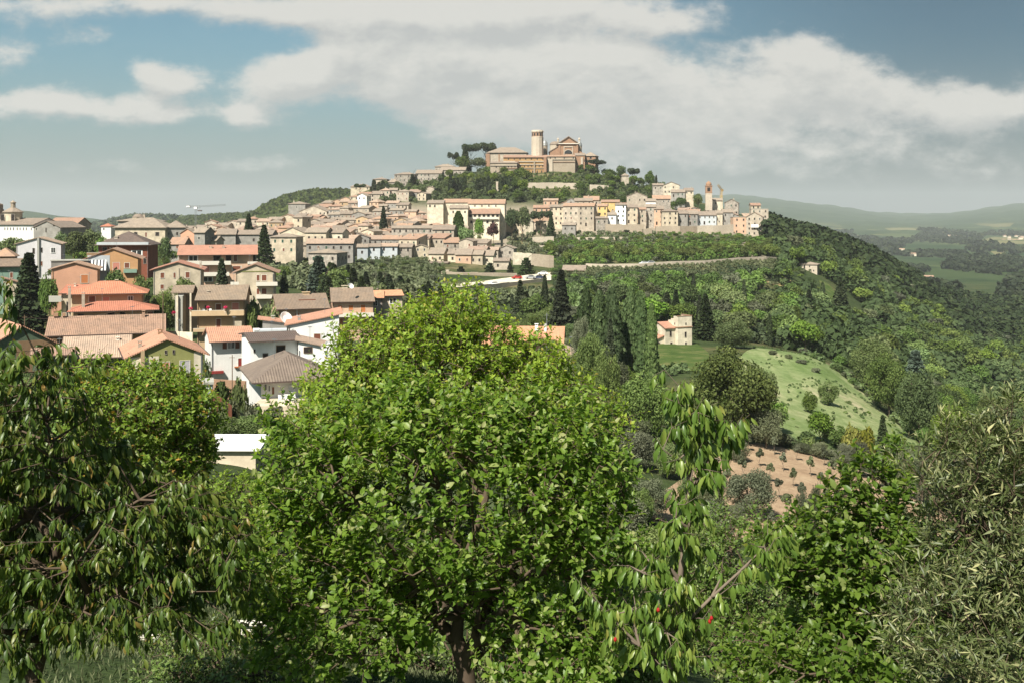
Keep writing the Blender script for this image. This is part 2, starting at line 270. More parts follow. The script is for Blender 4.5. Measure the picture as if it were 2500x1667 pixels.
# ---------------------------------------------------------------- terrain
TZ={3:{0:-4.2},10:{0:-4.2,800:-4.3,1600:-4.8,3100:-5},20:{0:-6.5,800:-7,1600:-9},40:{0:-10,600:-11,1200:-14,1800:-17},
65:{0:-14,600:-15,1000:-19,1600:-24,2000:-26},100:{-600:-15,0:-18,600:-21,1200:-26,1600:-29,2000:-32,3100:-35},
150:{-600:-18,0:-22,600:-25.5,1200:-28,1600:-31,1800:-32,2000:-34,2200:-36,2500:-39,3100:-42},
200:{-600:-18,0:-22,300:-22.5,600:-25,1000:-28,1600:-31.5,1800:-31.5,2000:-34.5,2200:-40,2500:-48,3100:-52},
250:{-600:-17,0:-20,300:-20,600:-22,800:-24.5,1000:-27,1400:-30.5,1600:-31.5,1800:-30.5,2000:-33,2200:-44,2500:-56,3100:-60},
300:{-600:-14,0:-16,300:-17,600:-20,800:-23.5,1000:-26,1400:-30,1600:-31.5,1800:-34,2000:-38,2200:-49,2500:-62,3100:-66},
400:{-600:-11,0:-12,300:-13,600:-18,800:-22,1200:-22.5,1400:-24,1600:-26,1800:-28,2000:-36,2200:-53,2500:-68,3100:-72},
450:{0:-11,300:-12,600:-16,800:-18.5,1000:-18,1200:-20,1400:-20.5,1600:-19.5,1800:-20.5,1900:-22,2000:-31,2200:-52,2500:-69,3100:-74},
500:{0:-11,300:-11,600:-13.5,800:-14,1000:-14,1200:-17,1400:-18,1600:-16,1800:-16,1900:-17.5,2000:-26,2200:-50,2500:-74,3100:-76,2300:-60,2400:-69},
560:{0:-10.5,450:-10.5,600:-11,800:-9.5,1000:-9,1200:-14,1400:-14,1600:-11,1800:-10,2000:-21,2200:-46,2500:-76,2300:-60,2400:-72},
620:{0:-10,450:-9,600:-7,800:-5,1000:-3,1200:-6,1400:-7,1600:-6,1800:-7,1900:-12,2000:-19,2200:-47,2500:-76,2300:-60,2400:-72},
680:{0:-10,450:-8,600:-3,800:1,1000:4,1200:4,1400:1,1600:0,1800:-1,1900:-8,2000:-14,2200:-43,2500:-76,2300:-65,2400:-78,1850:-1,2100:-25},
720:{0:-10,450:-8,600:-1,800:6,900:13,1000:14,1200:13,1400:12,1600:6,1800:2,1900:-8,2000:-14,2200:-43,2500:-80,2300:-65,2400:-78,1850:-1,2100:-25},
760:{0:-10,450:-8,600:1,800:9,900:20,1000:21,1200:24,1400:22,1600:16,1800:5,1900:-8,2000:-14,2200:-43,2500:-80,2300:-65,2400:-78,1850:-1,2100:-25},
800:{0:-10,450:-8,600:3,800:12,850:20,900:25,1000:27,1200:34,1400:34,1500:31,1600:22,1800:9,1900:-8,2000:-14,2200:-43,2500:-80,2300:-65,2400:-78,1850:-1,2100:-25},
850:{0:-10,450:-8,600:4,800:14,850:22,900:29,1000:36,1200:44,1400:46,1500:38,1600:26,1800:10,1900:-8,2000:-14,2200:-43,2500:-80,2300:-65,2400:-78,1850:-1,2100:-25},
900:{0:-12,450:-9,600:4,800:14,850:23,900:30,1000:40,1200:47,1400:48,1500:38,1600:26,1800:9,1900:-10,2000:-18,2200:-50,2500:-81,2300:-70,2400:-78,1850:-4,2100:-30},
1000:{0:-20,600:-5,800:5,1000:28,1400:36,1600:18,1800:-12,2000:-36,2200:-62,2500:-82,2300:-70,2400:-80,1900:-24},
1200:{0:-50,600:-30,800:-5,1000:-5,1400:0,1600:-10,1800:-35,2000:-62,2200:-76,2500:-80},
1600:{0:-50,450:-40,560:-30,600:3,700:42,770:50,850:47,1000:40,1200:0,1400:-50,2000:-84,2500:-82,650:28},
2200:{0:-40,300:-30,400:-5,450:8,530:14,600:12,700:20,800:30,1000:30,1200:0,1400:-60,1800:-82,2500:-78},
3000:{0:-30,250:-10,290:14,340:22,390:12,450:0,600:-20,1400:-60,1800:-74},
4000:{0:-10,300:-20,600:-20,1400:-50,1800:-64},
5000:{-600:90,0:62,60:62,110:50,200:14,300:-2,500:-10,1400:-30,1800:-38},
6500:{-600:60,300:-20,1400:-10,1700:40,1800:42,2000:5,2200:-12,2350:0,2500:20,3100:90},
8500:{-600:0,300:-40,1400:80,1600:180,1800:195,2000:118,2200:40,2350:70,2500:125,3100:250},
10000:{-600:0,300:-40,1400:200,1600:285,1800:275,1900:248,2000:185,2080:135,2150:90,2300:98,2400:140,2500:195,3100:320},
13000:{0:-120,3100:-120}}
gp=np.arange(-600,3101,20.0); gl=np.arange(math.log(3),math.log(13000)+.02,.016)
rows=sorted(TZ); tab=np.array([np.interp(gp,sorted(TZ[d]),[TZ[d][k] for k in sorted(TZ[d])]) for d in rows])
lr=np.log(np.array(rows,float)); Z0=np.array([np.interp(gl,lr,tab[:,i]) for i in range(len(gp))]).T
def blur(A,ax,n):
    for _ in range(n):
        B=np.pad(A,[(1,1) if a==ax else (0,0) for a in (0,1)],mode='edge')
        A=(B.take(range(0,A.shape[ax]),ax)+2*A+B.take(range(2,A.shape[ax]+2),ax))/4
    return A
Z0=blur(blur(Z0,0,3),1,4)
def gz(x,y):
    x=np.asarray(x,float); y=np.asarray(y,float); yy=np.clip(y,3,12900); px=np.clip(HX+F*x/yy,-600,3099.9)
    a=(np.log(yy)-gl[0])/.016; b=(px+600)/20; i=np.clip(a.astype(int),0,Z0.shape[0]-2); j=np.clip(b.astype(int),0,Z0.shape[1]-2); fa=a-i; fb=b-j
    z=(Z0[i,j]*(1-fa)*(1-fb)+Z0[i+1,j]*fa*(1-fb)+Z0[i,j+1]*(1-fa)*fb+Z0[i+1,j+1]*fa*fb)
    amp=np.clip((yy-1100)/6000,0,1)*14
    z=z+amp*(np.sin(x*.0061+1.3*np.sin(yy*.0034))*np.cos(yy*.0052+x*.0021)+.5*np.sin(x*.017+yy*.011))*np.clip((13000-yy)/2500,0,1)
    z=z+.25*np.sin(x*.21+.7*np.sin(y*.13))*np.clip((yy-15)/60,0,1)
    return z
def g1_(x,y): return float(gz(x,y))
def G(px,D): x=(px-HX)/F*D; return Vector((x,D,g1_(x,D)))
def Dof(px,py,a,b,n=200):
    """depth at which the ground is seen at photo position px,py, searched from a to b"""
    D=np.linspace(a,b,n); x=(px-HX)/F*D; q=HY-gz(x,D)/D*F-py
    s=np.where(q<=0)[0]
    return float(D[s[0]]) if len(s) else float(D[np.argmin(np.abs(q))])
ys=np.concatenate([np.linspace(-60,2.5,12),np.exp(np.arange(math.log(3),math.log(12900),.021))])
pp=np.concatenate([np.linspace(-3200,-650,18),np.arange(-620,3130,16),np.linspace(3160,5700,18)])
Y,P=np.meshgrid(ys,pp,indexing='ij'); X=(P-HX)/F*np.maximum(Y,45); Zt=gz(X,Y)
V=np.stack([X,Y,Zt],-1).reshape(-1,3); nr,nc=X.shape; ii,jj=np.meshgrid(range(nr-1),range(nc-1),indexing='ij'); q=(ii*nc+jj).ravel()
Fq=np.stack([q,q+1,q+nc+1,q+nc],-1)
px_=HX+F*X/np.maximum(Y,3)
def sstep(a,b,v): t=np.clip((v-a)/(b-a),0,1); return t*t*(3-2*t)
town=sstep(380,450,px_)*(1-sstep(1850,1890,px_))*sstep(470,500,Y+.0*X)*(1-sstep(700,735,Y))
town*=np.where((px_>1250)&(px_<1800),sstep(590,625,Y),1)
farm=sstep(1150,1400,Y)*(1-sstep(5200,6500,Y))*sstep(1700,1900,px_)
m,T,o=mat('hillside_ground'); geo=nd(T,'ShaderNodeNewGeometry'); pos=geo.outputs['Position']
n_a=noise(T,pos,.035,6,.6); n_b=noise(T,pos,.35,6,.7); n_c=noise(T,pos,.006,5,.6)
c=ramp(T,n_a,[(.3,(.026,.042,.014)),(.48,(.050,.070,.024)),(.58,(.095,.095,.038)),(.7,(.21,.17,.095))])
c=mixc(T,ramp_f(T,n_b,.35,.65,.7),c,(.022,.034,.012))
# far wooded hills and farmland
sy=nd(T,'ShaderNodeSeparateXYZ'); T.links.new(pos,sy.inputs[0])
fw=ramp_f(T,sy.outputs[1],1050,1500)
cw=ramp(T,n_c,[(.3,(.016,.036,.012)),(.5,(.028,.052,.016)),(.68,(.055,.075,.024)),(.8,(.11,.12,.05))])
cw=mixc(T,ramp_f(T,noise(T,pos,.03,6,.7),.35,.65,.7),cw,(.012,.026,.010))
c=mixc(T,fw,c,cw)
at=nd(T,'ShaderNodeAttribute',attribute_name='farm'); mp=nd(T,'ShaderNodeMapping'); T.links.new(pos,mp.inputs[0]); mp.inputs['Scale'].default_value=(.005,.0022,0); mp.inputs['Rotation'].default_value=(0,0,.4)
vo=nd(T,'ShaderNodeTexVoronoi'); T.links.new(mp.outputs[0],vo.inputs['Vector']); vo.inputs['Scale'].default_value=1.6
sv=nd(T,'ShaderNodeSeparateColor'); T.links.new(vo.outputs['Color'],sv.inputs[0])
cf=ramp(T,sv.outputs[0],[(0,(.040,.062,.020)),(.45,(.028,.046,.016)),(.6,(.085,.105,.036)),(.78,(.19,.165,.08)),(.9,(.06,.08,.028))])
c=mixc(T,mth(T,'MULTIPLY',at.outputs['Fac'],ramp_f(T,sv.outputs[1],.35,.45,.85)),c,cf)
at2=nd(T,'ShaderNodeAttribute',attribute_name='town'); c=mixc(T,at2.outputs['Fac'],c,mixc(T,n_b,(.30,.25,.19),(.17,.15,.11)))
princ(T,o,c,.95,bump(T,n_b,.8,.5),.1)
ground=mkobj('ground',mesh_np('ground',V,Fq,m,{'town':town.ravel(),'farm':farm.ravel()},True)); ground['kind']='structure'
def drape(name,left,right,m,lift=.05,nu=40,nv=60,thick=0,wob=0):
    """sheet laid on the ground between two edge lines of (px,D)"""
    t=np.linspace(0,1,nv); def_=lambda E,k:np.interp(t,np.linspace(0,1,len(E)),[e[k] for e in E])
    lx,ld,rx,rd=def_(left,0),def_(left,1),def_(right,0),def_(right,1)
    u=np.linspace(0,1,nu)[None,:]; ww=wob*np.sin(t*41)*np.cos(t*17+1)
    PX=lx[:,None]*(1-u)+rx[:,None]*u; DD=ld[:,None]*(1-u)+rd[:,None]*u+ww[:,None]
    Xx=(PX-HX)/F*DD; Zz=gz(Xx,DD)+lift
    V=np.stack([Xx,DD,Zz],-1).reshape(-1,3); i,j=np.meshgrid(range(nv-1),range(nu-1),indexing='ij'); q=(i*nu+j).ravel()
    o=mkobj(name,mesh_np(name,V,np.stack([q,q+1,q+nu+1,q+nu],-1),m,None,True)); o['kind']='structure'; return o
# ---------------------------------------------------------------- foliage tools
def nrm(a): return a/np.maximum(np.linalg.norm(a,axis=-1,keepdims=True),1e-9)
TPL={
'apple':(np.array([(0,0,0),(.32,.27,.10),(.32,0,0),(.32,-.27,.10),(.70,.22,.05),(.70,0,-.03),(.70,-.22,.05),(1,0,-.14)]),
   np.array([(0,2,1,1),(0,3,2,2),(1,2,5,4),(2,3,6,5),(4,5,7,7),(5,6,7,7)])),
'cherry':(np.array([(0,0,0),(.25,.13,.06),(.30,0,0),(.25,-.13,.06),(.62,.16,.0),(.64,0,-.09),(.62,-.16,.0),(1,0,-.30)]),
   np.array([(0,2,1,1),(0,3,2,2),(1,2,5,4),(2,3,6,5),(4,5,7,7),(5,6,7,7)])),
'olive':(np.array([(0,0,0),(.5,.09,.02),(1,0,-.03),(.5,-.09,.02)]),np.array([(0,3,2,1)])),
'oval':(np.array([(0,0,0),(.5,.27,.08),(1,0,-.10),(.5,-.27,.08),(.5,0,0)]),np.array([(0,4,1,1),(4,2,1,1),(0,3,4,4),(4,3,2,2)])),
'clump':(np.array([(-.5,-.15,0),(0,-.5,.12),(.5,.1,0),(.05,.5,-.1)]),np.array([(0,1,2,3)])),
}
def leaves(tpl,pos,axis,up,size,val):
    tv,tf=TPL[tpl]; axis=nrm(axis); side=nrm(np.cross(up,axis)); n=np.cross(axis,side); k=len(tv); m_=len(pos)
    V=pos[:,None,:]+size[:,None,None]*(tv[None,:,0:1]*axis[:,None,:]+tv[None,:,1:2]*side[:,None,:]+tv[None,:,2:3]*n[:,None,:])
    Fc=(tf[None]+(np.arange(m_)*k)[:,None,None]).reshape(-1,4)
    return V.reshape(-1,3),Fc,np.repeat(val,k)
def mesh_leaf(name,parts,m,smooth=True):
    """parts: list of (V,F,v); triangles are stored as quads with a doubled corner, split here"""
    V=np.concatenate([p[0] for p in parts]); off=0; FF=[]
    for p in parts: FF.append(p[1]+off); off+=len(p[0])
    Fc=np.concatenate(FF); v=np.concatenate([p[2] for p in parts]); tri=Fc[:,2]==Fc[:,3]
    # all as triangles
    T3=np.concatenate([Fc[tri][:,:3],Fc[~tri][:,:3],Fc[~tri][:,[0,2,3]]])
    return mesh_np(name,V,T3,m,{'v':v},smooth)
def tubes_np(P,Q,r0,r1,n=5):
    d=nrm(Q-P); ref=np.where(np.abs(d[:,2:3])>.9,np.array([[1.,0,0]]),np.array([[0,0,1.]])); a=nrm(np.cross(d,ref)); c=np.cross(d,a)
    t=np.arange(n)*2*PI/n; ca=np.cos(t)[None,:,None]; sa=np.sin(t)[None,:,None]
    ring=ca*a[:,None,:]+sa*c[:,None,:]
    V=np.concatenate([P[:,None,:]+ring*r0[:,None,None],Q[:,None,:]+ring*r1[:,None,None]],1).reshape(-1,3)
    i=np.arange(n); j=(i+1)%n; base=np.stack([i,j,j+n,i+n],-1)
    return V,(base[None]+(np.arange(len(P))*2*n)[:,None,None]).reshape(-1,4)
def skeleton(trunks,att,rng,step=.25,tip=.003,pw=.42,up=.0):
    """branches that reach every attractor from the trunk polylines; returns positions, parents, radii, tip ids"""
    pos=[];par=[];dep=[]
    for tr in trunks:
        last=-1 if not pos or tr[1] is None else int(np.argmin(np.linalg.norm(np.array(pos)-np.array(tr[0][0]),axis=1)))
        pts=[np.array(p,float) for p in tr[0]]
        if last<0: pos.append(pts[0]); par.append(-1); dep.append(0); last=len(pos)-1
        for a,b in zip(pts[:-1],pts[1:]):
            n=max(1,int(np.linalg.norm(b-a)/step))
            for k in range(1,n+1):
                p=a+(b-a)*k/n+rng.normal(0,step*.06,3); pos.append(p); par.append(last); dep.append(dep[last]+np.linalg.norm(p-pos[last])); last=len(pos)-1
    root=pos[0]; n0=len(pos); A=np.array(pos+[np.zeros(3)]*60000)[:60000]; Dp=np.zeros(60000); Dp[:n0]=dep; n=n0
    lim0=max(1,n0//6)
    order=np.argsort(np.linalg.norm(att-A[n0-1],axis=1)+rng.uniform(0,.3,len(att)))
    tips=[]
    for ai in order:
        a=att[ai]; d=np.linalg.norm(A[lim0:n]-a,axis=1); cost=d+.32*Dp[lim0:n]; k=int(np.argmin(cost))+lim0
        b=A[k]; dist=np.linalg.norm(a-b)
        if dist<step*.5: tips.append(k); continue
        ns=max(1,int(dist/step)); last=k; perp=rng.normal(0,dist*.06,3)+np.array([0,0,up*dist])
        for s in range(1,ns+1):
            t=s/ns; p=b+(a-b)*t+perp*math.sin(PI*t)
            if n>=59999: break
            A[n]=p; Dp[n]=Dp[last]+np.linalg.norm(p-A[last]); par.append(last); last=n; n+=1
        tips.append(last)
    P=A[:n]; par=np.array(par); cnt=np.zeros(n)
    for t in tips: cnt[t]+=1
    for i in range(n-1,0,-1):
        if par[i]>=0: cnt[par[i]]+=cnt[i]
    rad=tip*np.maximum(cnt,1)**pw
    return P,par,rad,np.array(tips)
def wood_mesh(name,P,par,rad,m,rmin=0):
    i=np.where((par>=0))[0]; 
    if rmin: i=i[rad[i]>rmin]
    V,Fc=tubes_np(P[par[i]],P[i],rad[par[i]],rad[i],5); return mesh_np(name,V,Fc,m,None,True)
def blobs(bl,n,rng,shell=.5,keep=None):
    """points in ellipsoids given as (px,py,D,rx px,ry px,depth m)"""
    w=np.array([b[3]*b[4]*(b[2]**2)*b[5]**.5 for b in bl],float)
    if any(len(b)>6 for b in bl): w*=np.array([b[6] if len(b)>6 else 1 for b in bl])
    idx=rng.choice(len(bl),n,p=w/w.sum()); out=[]
    d=nrm(rng.normal(0,1,(n,3))); r=rng.uniform(0,1,n)**(1/3*shell+.0)
    for q in range(n):
        b=bl[idx[q]]; c=np.array(W(b[0],b[1],b[2])); s=b[2]/F
        out.append(c+d[q]*r[q]*np.array([b[3]*s,b[5],b[4]*s]))
    return np.array(out)
# ---------------------------------------------------------------- leaf materials
M['l_walnut']=leafm('walnut_leaves',[(0,(0.112,0.177,0.019)),(.5,(0.195,0.301,0.031)),(.85,(0.307,0.401,0.050)),(1,(0.401,0.342,0.083))],.45,.5,.3)
M['l_apple']=leafm('apple_leaves',[(0,(0.071,0.131,0.019)),(.5,(0.125,0.219,0.028)),(.8,(0.219,0.327,0.053)),(1,(0.427,0.430,0.202))],.55,.42,.35)
M['l_pear']=leafm('pear_leaves',[(0,(0.055,0.100,0.015)),(.5,(0.096,0.168,0.022)),(.8,(0.168,0.251,0.041)),(1,(0.328,0.330,0.155))],.55,.42,.35)
M['l_cherry']=leafm('cherry_leaves',[(0,(.045,.080,.016)),(.6,(.085,.140,.022)),(.9,(.15,.18,.035)),(1,(.25,.15,.045))],.38,.40,.4)
M['l_cherry2']=leafm('cherry_sapling_leaves',[(0,(0.058,0.104,0.021)),(.6,(0.111,0.189,0.031)),(.9,(0.195,0.260,0.052)),(1,(0.338,0.208,0.065))],.38,.38,.45)
M['l_plum']=leafm('plum_leaves',[(0,(0.092,0.157,0.019)),(.6,(0.162,0.254,0.030)),(.95,(0.248,0.324,0.049)),(1,(0.389,0.238,0.054))],.42,.5,.3)
M['l_shrub']=leafm('shrub_leaves',[(0,(0.060,0.102,0.022)),(.6,(0.114,0.180,0.036)),(1,(0.216,0.264,0.084))],.32,.45,.4)
M['l_olive']=leafm('olive_leaves',[(0,(.050,.070,.022)),(.55,(.095,.120,.038)),(.8,(.17,.19,.085)),(1,(.34,.33,.16))],.22,.45,.4)
def cm(n,a,b,c,h=.035,tr=.25): M[n]=leafm(n,[(0,a),(.55,b),(1,c)],tr,.7,.15,h)
cm('c_oak',(0.050,0.078,0.019),(0.088,0.130,0.031),(0.142,0.183,0.047),.04); cm('c_bright',(0.073,0.118,0.021),(0.124,0.189,0.035),(0.195,0.254,0.057),.04)
cm('c_dark',(.018,.030,.011),(.033,.050,.017),(.062,.080,.028),.02,.1); cm('c_olive',(.060,.072,.034),(.100,.115,.058),(.16,.17,.095),.02,.15)
cm('c_poplar',(.036,.066,.015),(.066,.110,.026),(.12,.17,.045),.02); cm('c_yellow',(.12,.14,.025),(.20,.20,.035),(.30,.26,.05),.01)
cm('c_blue',(.035,.052,.038),(.058,.085,.060),(.095,.125,.088),.02,.1); cm('c_purple',(.05,.012,.014),(.08,.02,.02),(.12,.03,.03),.01)
# ---------------------------------------------------------------- prototype trees (height 1)
PR={}
def crown_round(rng,n,size,R0=.42,zc=.60,rz=.36,lobes=26,lr=(.12,.2),cut=.35):
    P=[];Nn=[]
    c=nrm(rng.normal(0,1,(lobes,3))); c[:,2]=np.where(c[:,2]<-cut,-c[:,2]*.5,c[:,2]); rr=rng.uniform(.45,.82,lobes)[:,None]
    c=c*rr*np.array([R0,R0,rz])+np.array([0,0,zc]); lrad=rng.uniform(lr[0],lr[1],lobes); lv=rng.uniform(-.15,.15,lobes)
    w=lrad**2; idx=rng.choice(lobes,n,p=w/w.sum()); d=nrm(rng.normal(0,1,(n,3))+np.array([0,0,.25])); r=lrad[idx]*rng.uniform(.72,1.08,n)
    pos=c[idx]+d*r[:,None]; nn=nrm(d+rng.normal(0,.55,(n,3))); ax=nrm(np.cross(nn,rng.normal(0,1,(n,3))))
    v=np.clip(rng.normal(.5,.2,n)+lv[idx],0,1); return leaves('clump',pos,ax,nn,size*rng.uniform(.6,1.35,n),v)
def crown_conifer(rng,n,size,R0=.2,z0=.08,tiers=14,flatn=.6,top=1.0,power=1.0):
    z=rng.uniform(0,1,n)**.8; tz=np.floor(z*tiers)/tiers; a0=tz*37.7; na=9; arm=rng.integers(0,na,n); th=a0+arm*2*PI/na+rng.normal(0,.16,n)
    rmax=R0*(1-tz)**power*(.78+.35*np.sin(arm*2.3+tz*50)**2)+.012; r=rmax*rng.uniform(.15,1,n)**.6
    zz=z0+(top-z0)*tz+(.6/tiers)*rng.uniform(-.4,.6,n)-r*.22
    pos=np.stack([r*np.cos(th),r*np.sin(th),zz],-1); out=np.stack([np.cos(th),np.sin(th),-.25+0*th],-1)
    nn=nrm(np.array([0,0,flatn])+rng.normal(0,.35,(n,3))+out*.3); return leaves('clump',pos,nrm(out+rng.normal(0,.4,(n,3))),nn,size*rng.uniform(.6,1.3,n),np.clip(rng.normal(.5,.2,n),0,1))
def crown_spindle(rng,n,size,R0=.09,tuft=0,z0=.03,tilt=0):
    z=rng.uniform(0,1,n)**.85; prof=np.sin(PI*np.clip(z*.86+.1,0,1))**.6*(1-.35*z); th=rng.uniform(0,2*PI,n)
    lump=1+.22*np.sin(th*3+z*19)*np.sin(z*31+th)
    r=R0*prof*lump*rng.uniform(.7,1.05,n); pos=np.stack([r*np.cos(th)+tilt*z**2,r*np.sin(th),z0+z*(1-z0)],-1)
    out=np.stack([np.cos(th),np.sin(th),.3+0*th],-1); nn=nrm(out+rng.normal(0,.45,(n,3))); ax=nrm(np.array([.25*tuft,0,1])+rng.normal(0,.35,(n,3)))
    return leaves('clump',pos,ax,nn,size*rng.uniform(.6,1.4,n),np.clip(rng.normal(.5,.2,n),0,1))
def crown_umbrella(rng,n,size):
    L=14; c=np.stack([rng.uniform(-.34,.34,L),rng.uniform(-.34,.34,L),rng.uniform(.76,.9,L)],-1); idx=rng.integers(0,L,n); d=nrm(rng.normal(0,1,(n,3))+np.array([0,0,.5]))
    pos=c[idx]+d*np.array([.16,.16,.11])*rng.uniform(.75,1.05,(n,1)); nn=nrm(d+rng.normal(0,.5,(n,3)))
    return leaves('clump',pos,nrm(np.cross(nn,rng.normal(0,1,(n,3)))),nn,size*rng.uniform(.6,1.3,n),np.clip(rng.normal(.5,.2,n),0,1))
def mk_trunk(rng,h0,r,limbs=6,top=.55,spread=.25):
    P=[];Q=[];a=[];b=[]
    pts=[np.array([0,0,-.03])]; 
    for k in range(1,6): pts.append(np.array([rng.normal(0,.012),rng.normal(0,.012),top*k/5]))
    for k in range(5): P.append(pts[k]);Q.append(pts[k+1]);a.append(r*(1-.13*k));b.append(r*(1-.13*(k+1)))
    for k in range(limbs):
        s=pts[2+k%4]; th=k*2.4+rng.uniform(-.3,.3); e=s+np.array([math.cos(th)*spread*.5,math.sin(th)*spread*.5,rng.uniform(.1,.2)]); e2=e+np.array([math.cos(th)*spread*.5,math.sin(th)*spread*.5,rng.uniform(.05,.15)])
        P+=[s,e];Q+=[e,e2];a+=[r*.5,r*.3];b+=[r*.3,r*.12]
    return tubes_np(np.array(P),np.array(Q),np.array(a),np.array(b),5)
def proto(kind,nvar,mat_,crown,trunk,barkm='bark'):
    PR[kind]=[]
    for v in range(nvar):
        rng=np.random.default_rng(hash(kind)%1000 if False else sum(map(ord,kind))*7+v)
        cv=crown(rng); tv=trunk(rng) if trunk else None
        cme=mesh_leaf(kind+'_crown',[cv],M[mat_],False)
        if tv:
            tme=mesh_np(kind+'_trunk',tv[0],tv[1],M[barkm],None,True)
            V=np.concatenate([cv[0],tv[0]]); Fa=np.concatenate([cv[1],tv[1]+len(cv[0])]); mi=np.concatenate([np.zeros(len(cv[1]),int),np.ones(len(tv[1]),int)])
            both=mesh_np(kind,V,Fa,[M[mat_],M[barkm]],{'v':np.concatenate([cv[2],np.zeros(len(tv[0]))])},False,mi)
        else: tme=None; both=cme
        PR[kind].append((tme,cme,both))
proto('oak',4,'c_oak',lambda r:crown_round(r,2600,.055),lambda r:mk_trunk(r,0,.022))
proto('bright_tree',4,'c_bright',lambda r:crown_round(r,2600,.055,.40,.58,.38),lambda r:mk_trunk(r,0,.02))
proto('big_oak',2,'c_oak',lambda r:crown_round(r,15000,.026,.48,.52,.46,70,(.09,.16),.9),lambda r:mk_trunk(r,0,.022,10))
proto('big_bright',3,'c_bright',lambda r:crown_round(r,15000,.026,.47,.51,.46,70,(.09,.16),.9),lambda r:mk_trunk(r,0,.022,10))
proto('olive_tree',3,'c_olive',lambda r:crown_round(r,2000,.06,.42,.60,.34,22,(.10,.17)),lambda r:mk_trunk(r,0,.03,7,.45),'bark2')
proto('big_olive',2,'c_olive',lambda r:crown_round(r,13000,.024,.50,.50,.44,60,(.09,.16),.9),lambda r:mk_trunk(r,0,.03,9,.45),'bark2')
proto('young_olive',3,'c_olive',lambda r:crown_round(r,520,.075,.20,.66,.30,10,(.06,.11)),lambda r:mk_trunk(r,0,.018,4,.6,.15),'bark2')
proto('conifer',3,'c_dark',lambda r:crown_conifer(r,3600,.060,.25),lambda r:mk_trunk(r,0,.016,0,.95))
proto('blue_fir',1,'c_blue',lambda r:crown_conifer(r,4200,.055,.27,.05,16,.5,1,.8),lambda r:mk_trunk(r,0,.016,0,.95))
proto('cedar',2,'c_dark',lambda r:crown_conifer(r,2600,.065,.36,.22,8,1.6,1,.75),lambda r:mk_trunk(r,0,.022,6,.9,.3))
proto('cypress',3,'c_dark',lambda r:crown_spindle(r,1800,.045,.085),lambda r:mk_trunk(r,0,.012,0,.5))
proto('poplar',3,'c_poplar',lambda r:crown_spindle(r,4200,.038,.17,1.2,.08,.05),lambda r:mk_trunk(r,0,.014,0,.7))
proto('umbrella_pine',2,'c_dark',lambda r:crown_umbrella(r,2400,.055),lambda r:mk_trunk(r,0,.02,8,.72,.34))
proto('shrub',3,'c_oak',lambda r:crown_round(r,900,.12,.62,.45,.42,14,(.2,.32)),None)
proto('grey_shrub',2,'c_olive',lambda r:crown_round(r,900,.12,.62,.45,.42,14,(.2,.32)),None)
proto('bright_shrub',2,'c_bright',lambda r:crown_round(r,900,.12,.62,.45,.42,14,(.2,.32)),None)
proto('yellow_shrub',1,'c_yellow',lambda r:crown_round(r,900,.12,.62,.45,.42,14,(.2,.32)),None)
proto('bushy_tree',2,'c_bright',lambda r:crown_round(r,3000,.055,.46,.5,.46,30,(.12,.2),.95),lambda r:mk_trunk(r,0,.02))
proto('purple_tree',1,'c_purple',lambda r:crown_round(r,900,.09),lambda r:mk_trunk(r,0,.02))
rt=random.Random(5)
CAT={'bushy_tree':'tree','oak':'tree','bright_tree':'tree','big_oak':'tree','big_bright':'tree','olive_tree':'olive tree','big_olive':'olive tree','young_olive':'olive tree','conifer':'conifer','blue_fir':'fir tree','cedar':'cedar','cypress':'cypress','poplar':'poplar','umbrella_pine':'pine tree','shrub':'shrub','grey_shrub':'shrub','bright_shrub':'shrub','yellow_shrub':'shrub','purple_tree':'tree'}
NAME={'bushy_tree':'broadleaf_tree','oak':'broadleaf_tree','bright_tree':'broadleaf_tree','big_oak':'broadleaf_tree','big_bright':'broadleaf_tree','big_olive':'olive_tree','conifer':'conifer_tree','blue_fir':'fir_tree','cedar':'cedar_tree','cypress':'cypress_tree','poplar':'poplar_tree','umbrella_pine':'umbrella_pine_tree','grey_shrub':'shrub','bright_shrub':'shrub','yellow_shrub':'flowering_shrub','purple_tree':'purple_leaf_tree','young_olive':'young_olive_tree'}
occ=[]
def tree(kind,x,y,h,label,group=None,wf=1.0,z=None,parts=None):
    z=g1_(x,y)-.02*h if z is None else z; k=rt.randrange(len(PR[kind])); tme,cme,both=PR[kind][k]; rz=rt.uniform(0,6.28)
    if parts is None: parts=h/y*F>60
    nm=NAME.get(kind,kind)
    if parts and tme:
        o=empty(nm,(x,y,z),rz,label,CAT[kind],group); 
        a=mkobj('trunk',tme,o); b=mkobj('crown',cme,o); a.scale=b.scale=(h*wf,h*wf,h)
    else:
        o=mkobj(nm,both,None,(x,y,z)); o.rotation_euler=(0,0,rz); o.scale=(h*wf,h*wf,h); tag(o,label,CAT[kind],group)
    return o
def treep(kind,px,pyt,pyb,D,label,group=None,wpx=None):
    """tree by its place in the photo: top and foot rows at depth D; its crown width in photo pixels"""
    if D<0: D=Dof(px,pyb,40 if D<-1 else 150,290)
    x=(px-HX)/F*D; zt=(HY-pyt)/F*D; zb=min((HY-pyb)/F*D,g1_(x,D)+30) ; z=min(zb,max(g1_(x,D),zb-6)); h=zt-z
    base={'bushy_tree':1.05,'oak':.95,'bright_tree':.92,'big_oak':1.1,'big_bright':1.08,'olive_tree':.95,'big_olive':1.12,'conifer':.44,'blue_fir':.55,'cedar':.72,'cypress':.16,'poplar':.32,'umbrella_pine':.95,'shrub':1.5,'grey_shrub':1.5,'bright_shrub':1.5,'yellow_shrub':1.5,'purple_tree':.9,'young_olive':.6}[kind]
    wf=1.0 if wpx is None else (wpx*D/F)/(h*base)
    occ.append((x,D,max(2,h*base*wf*.35)))
    return tree(kind,x,D,h,label,group,wf,z)
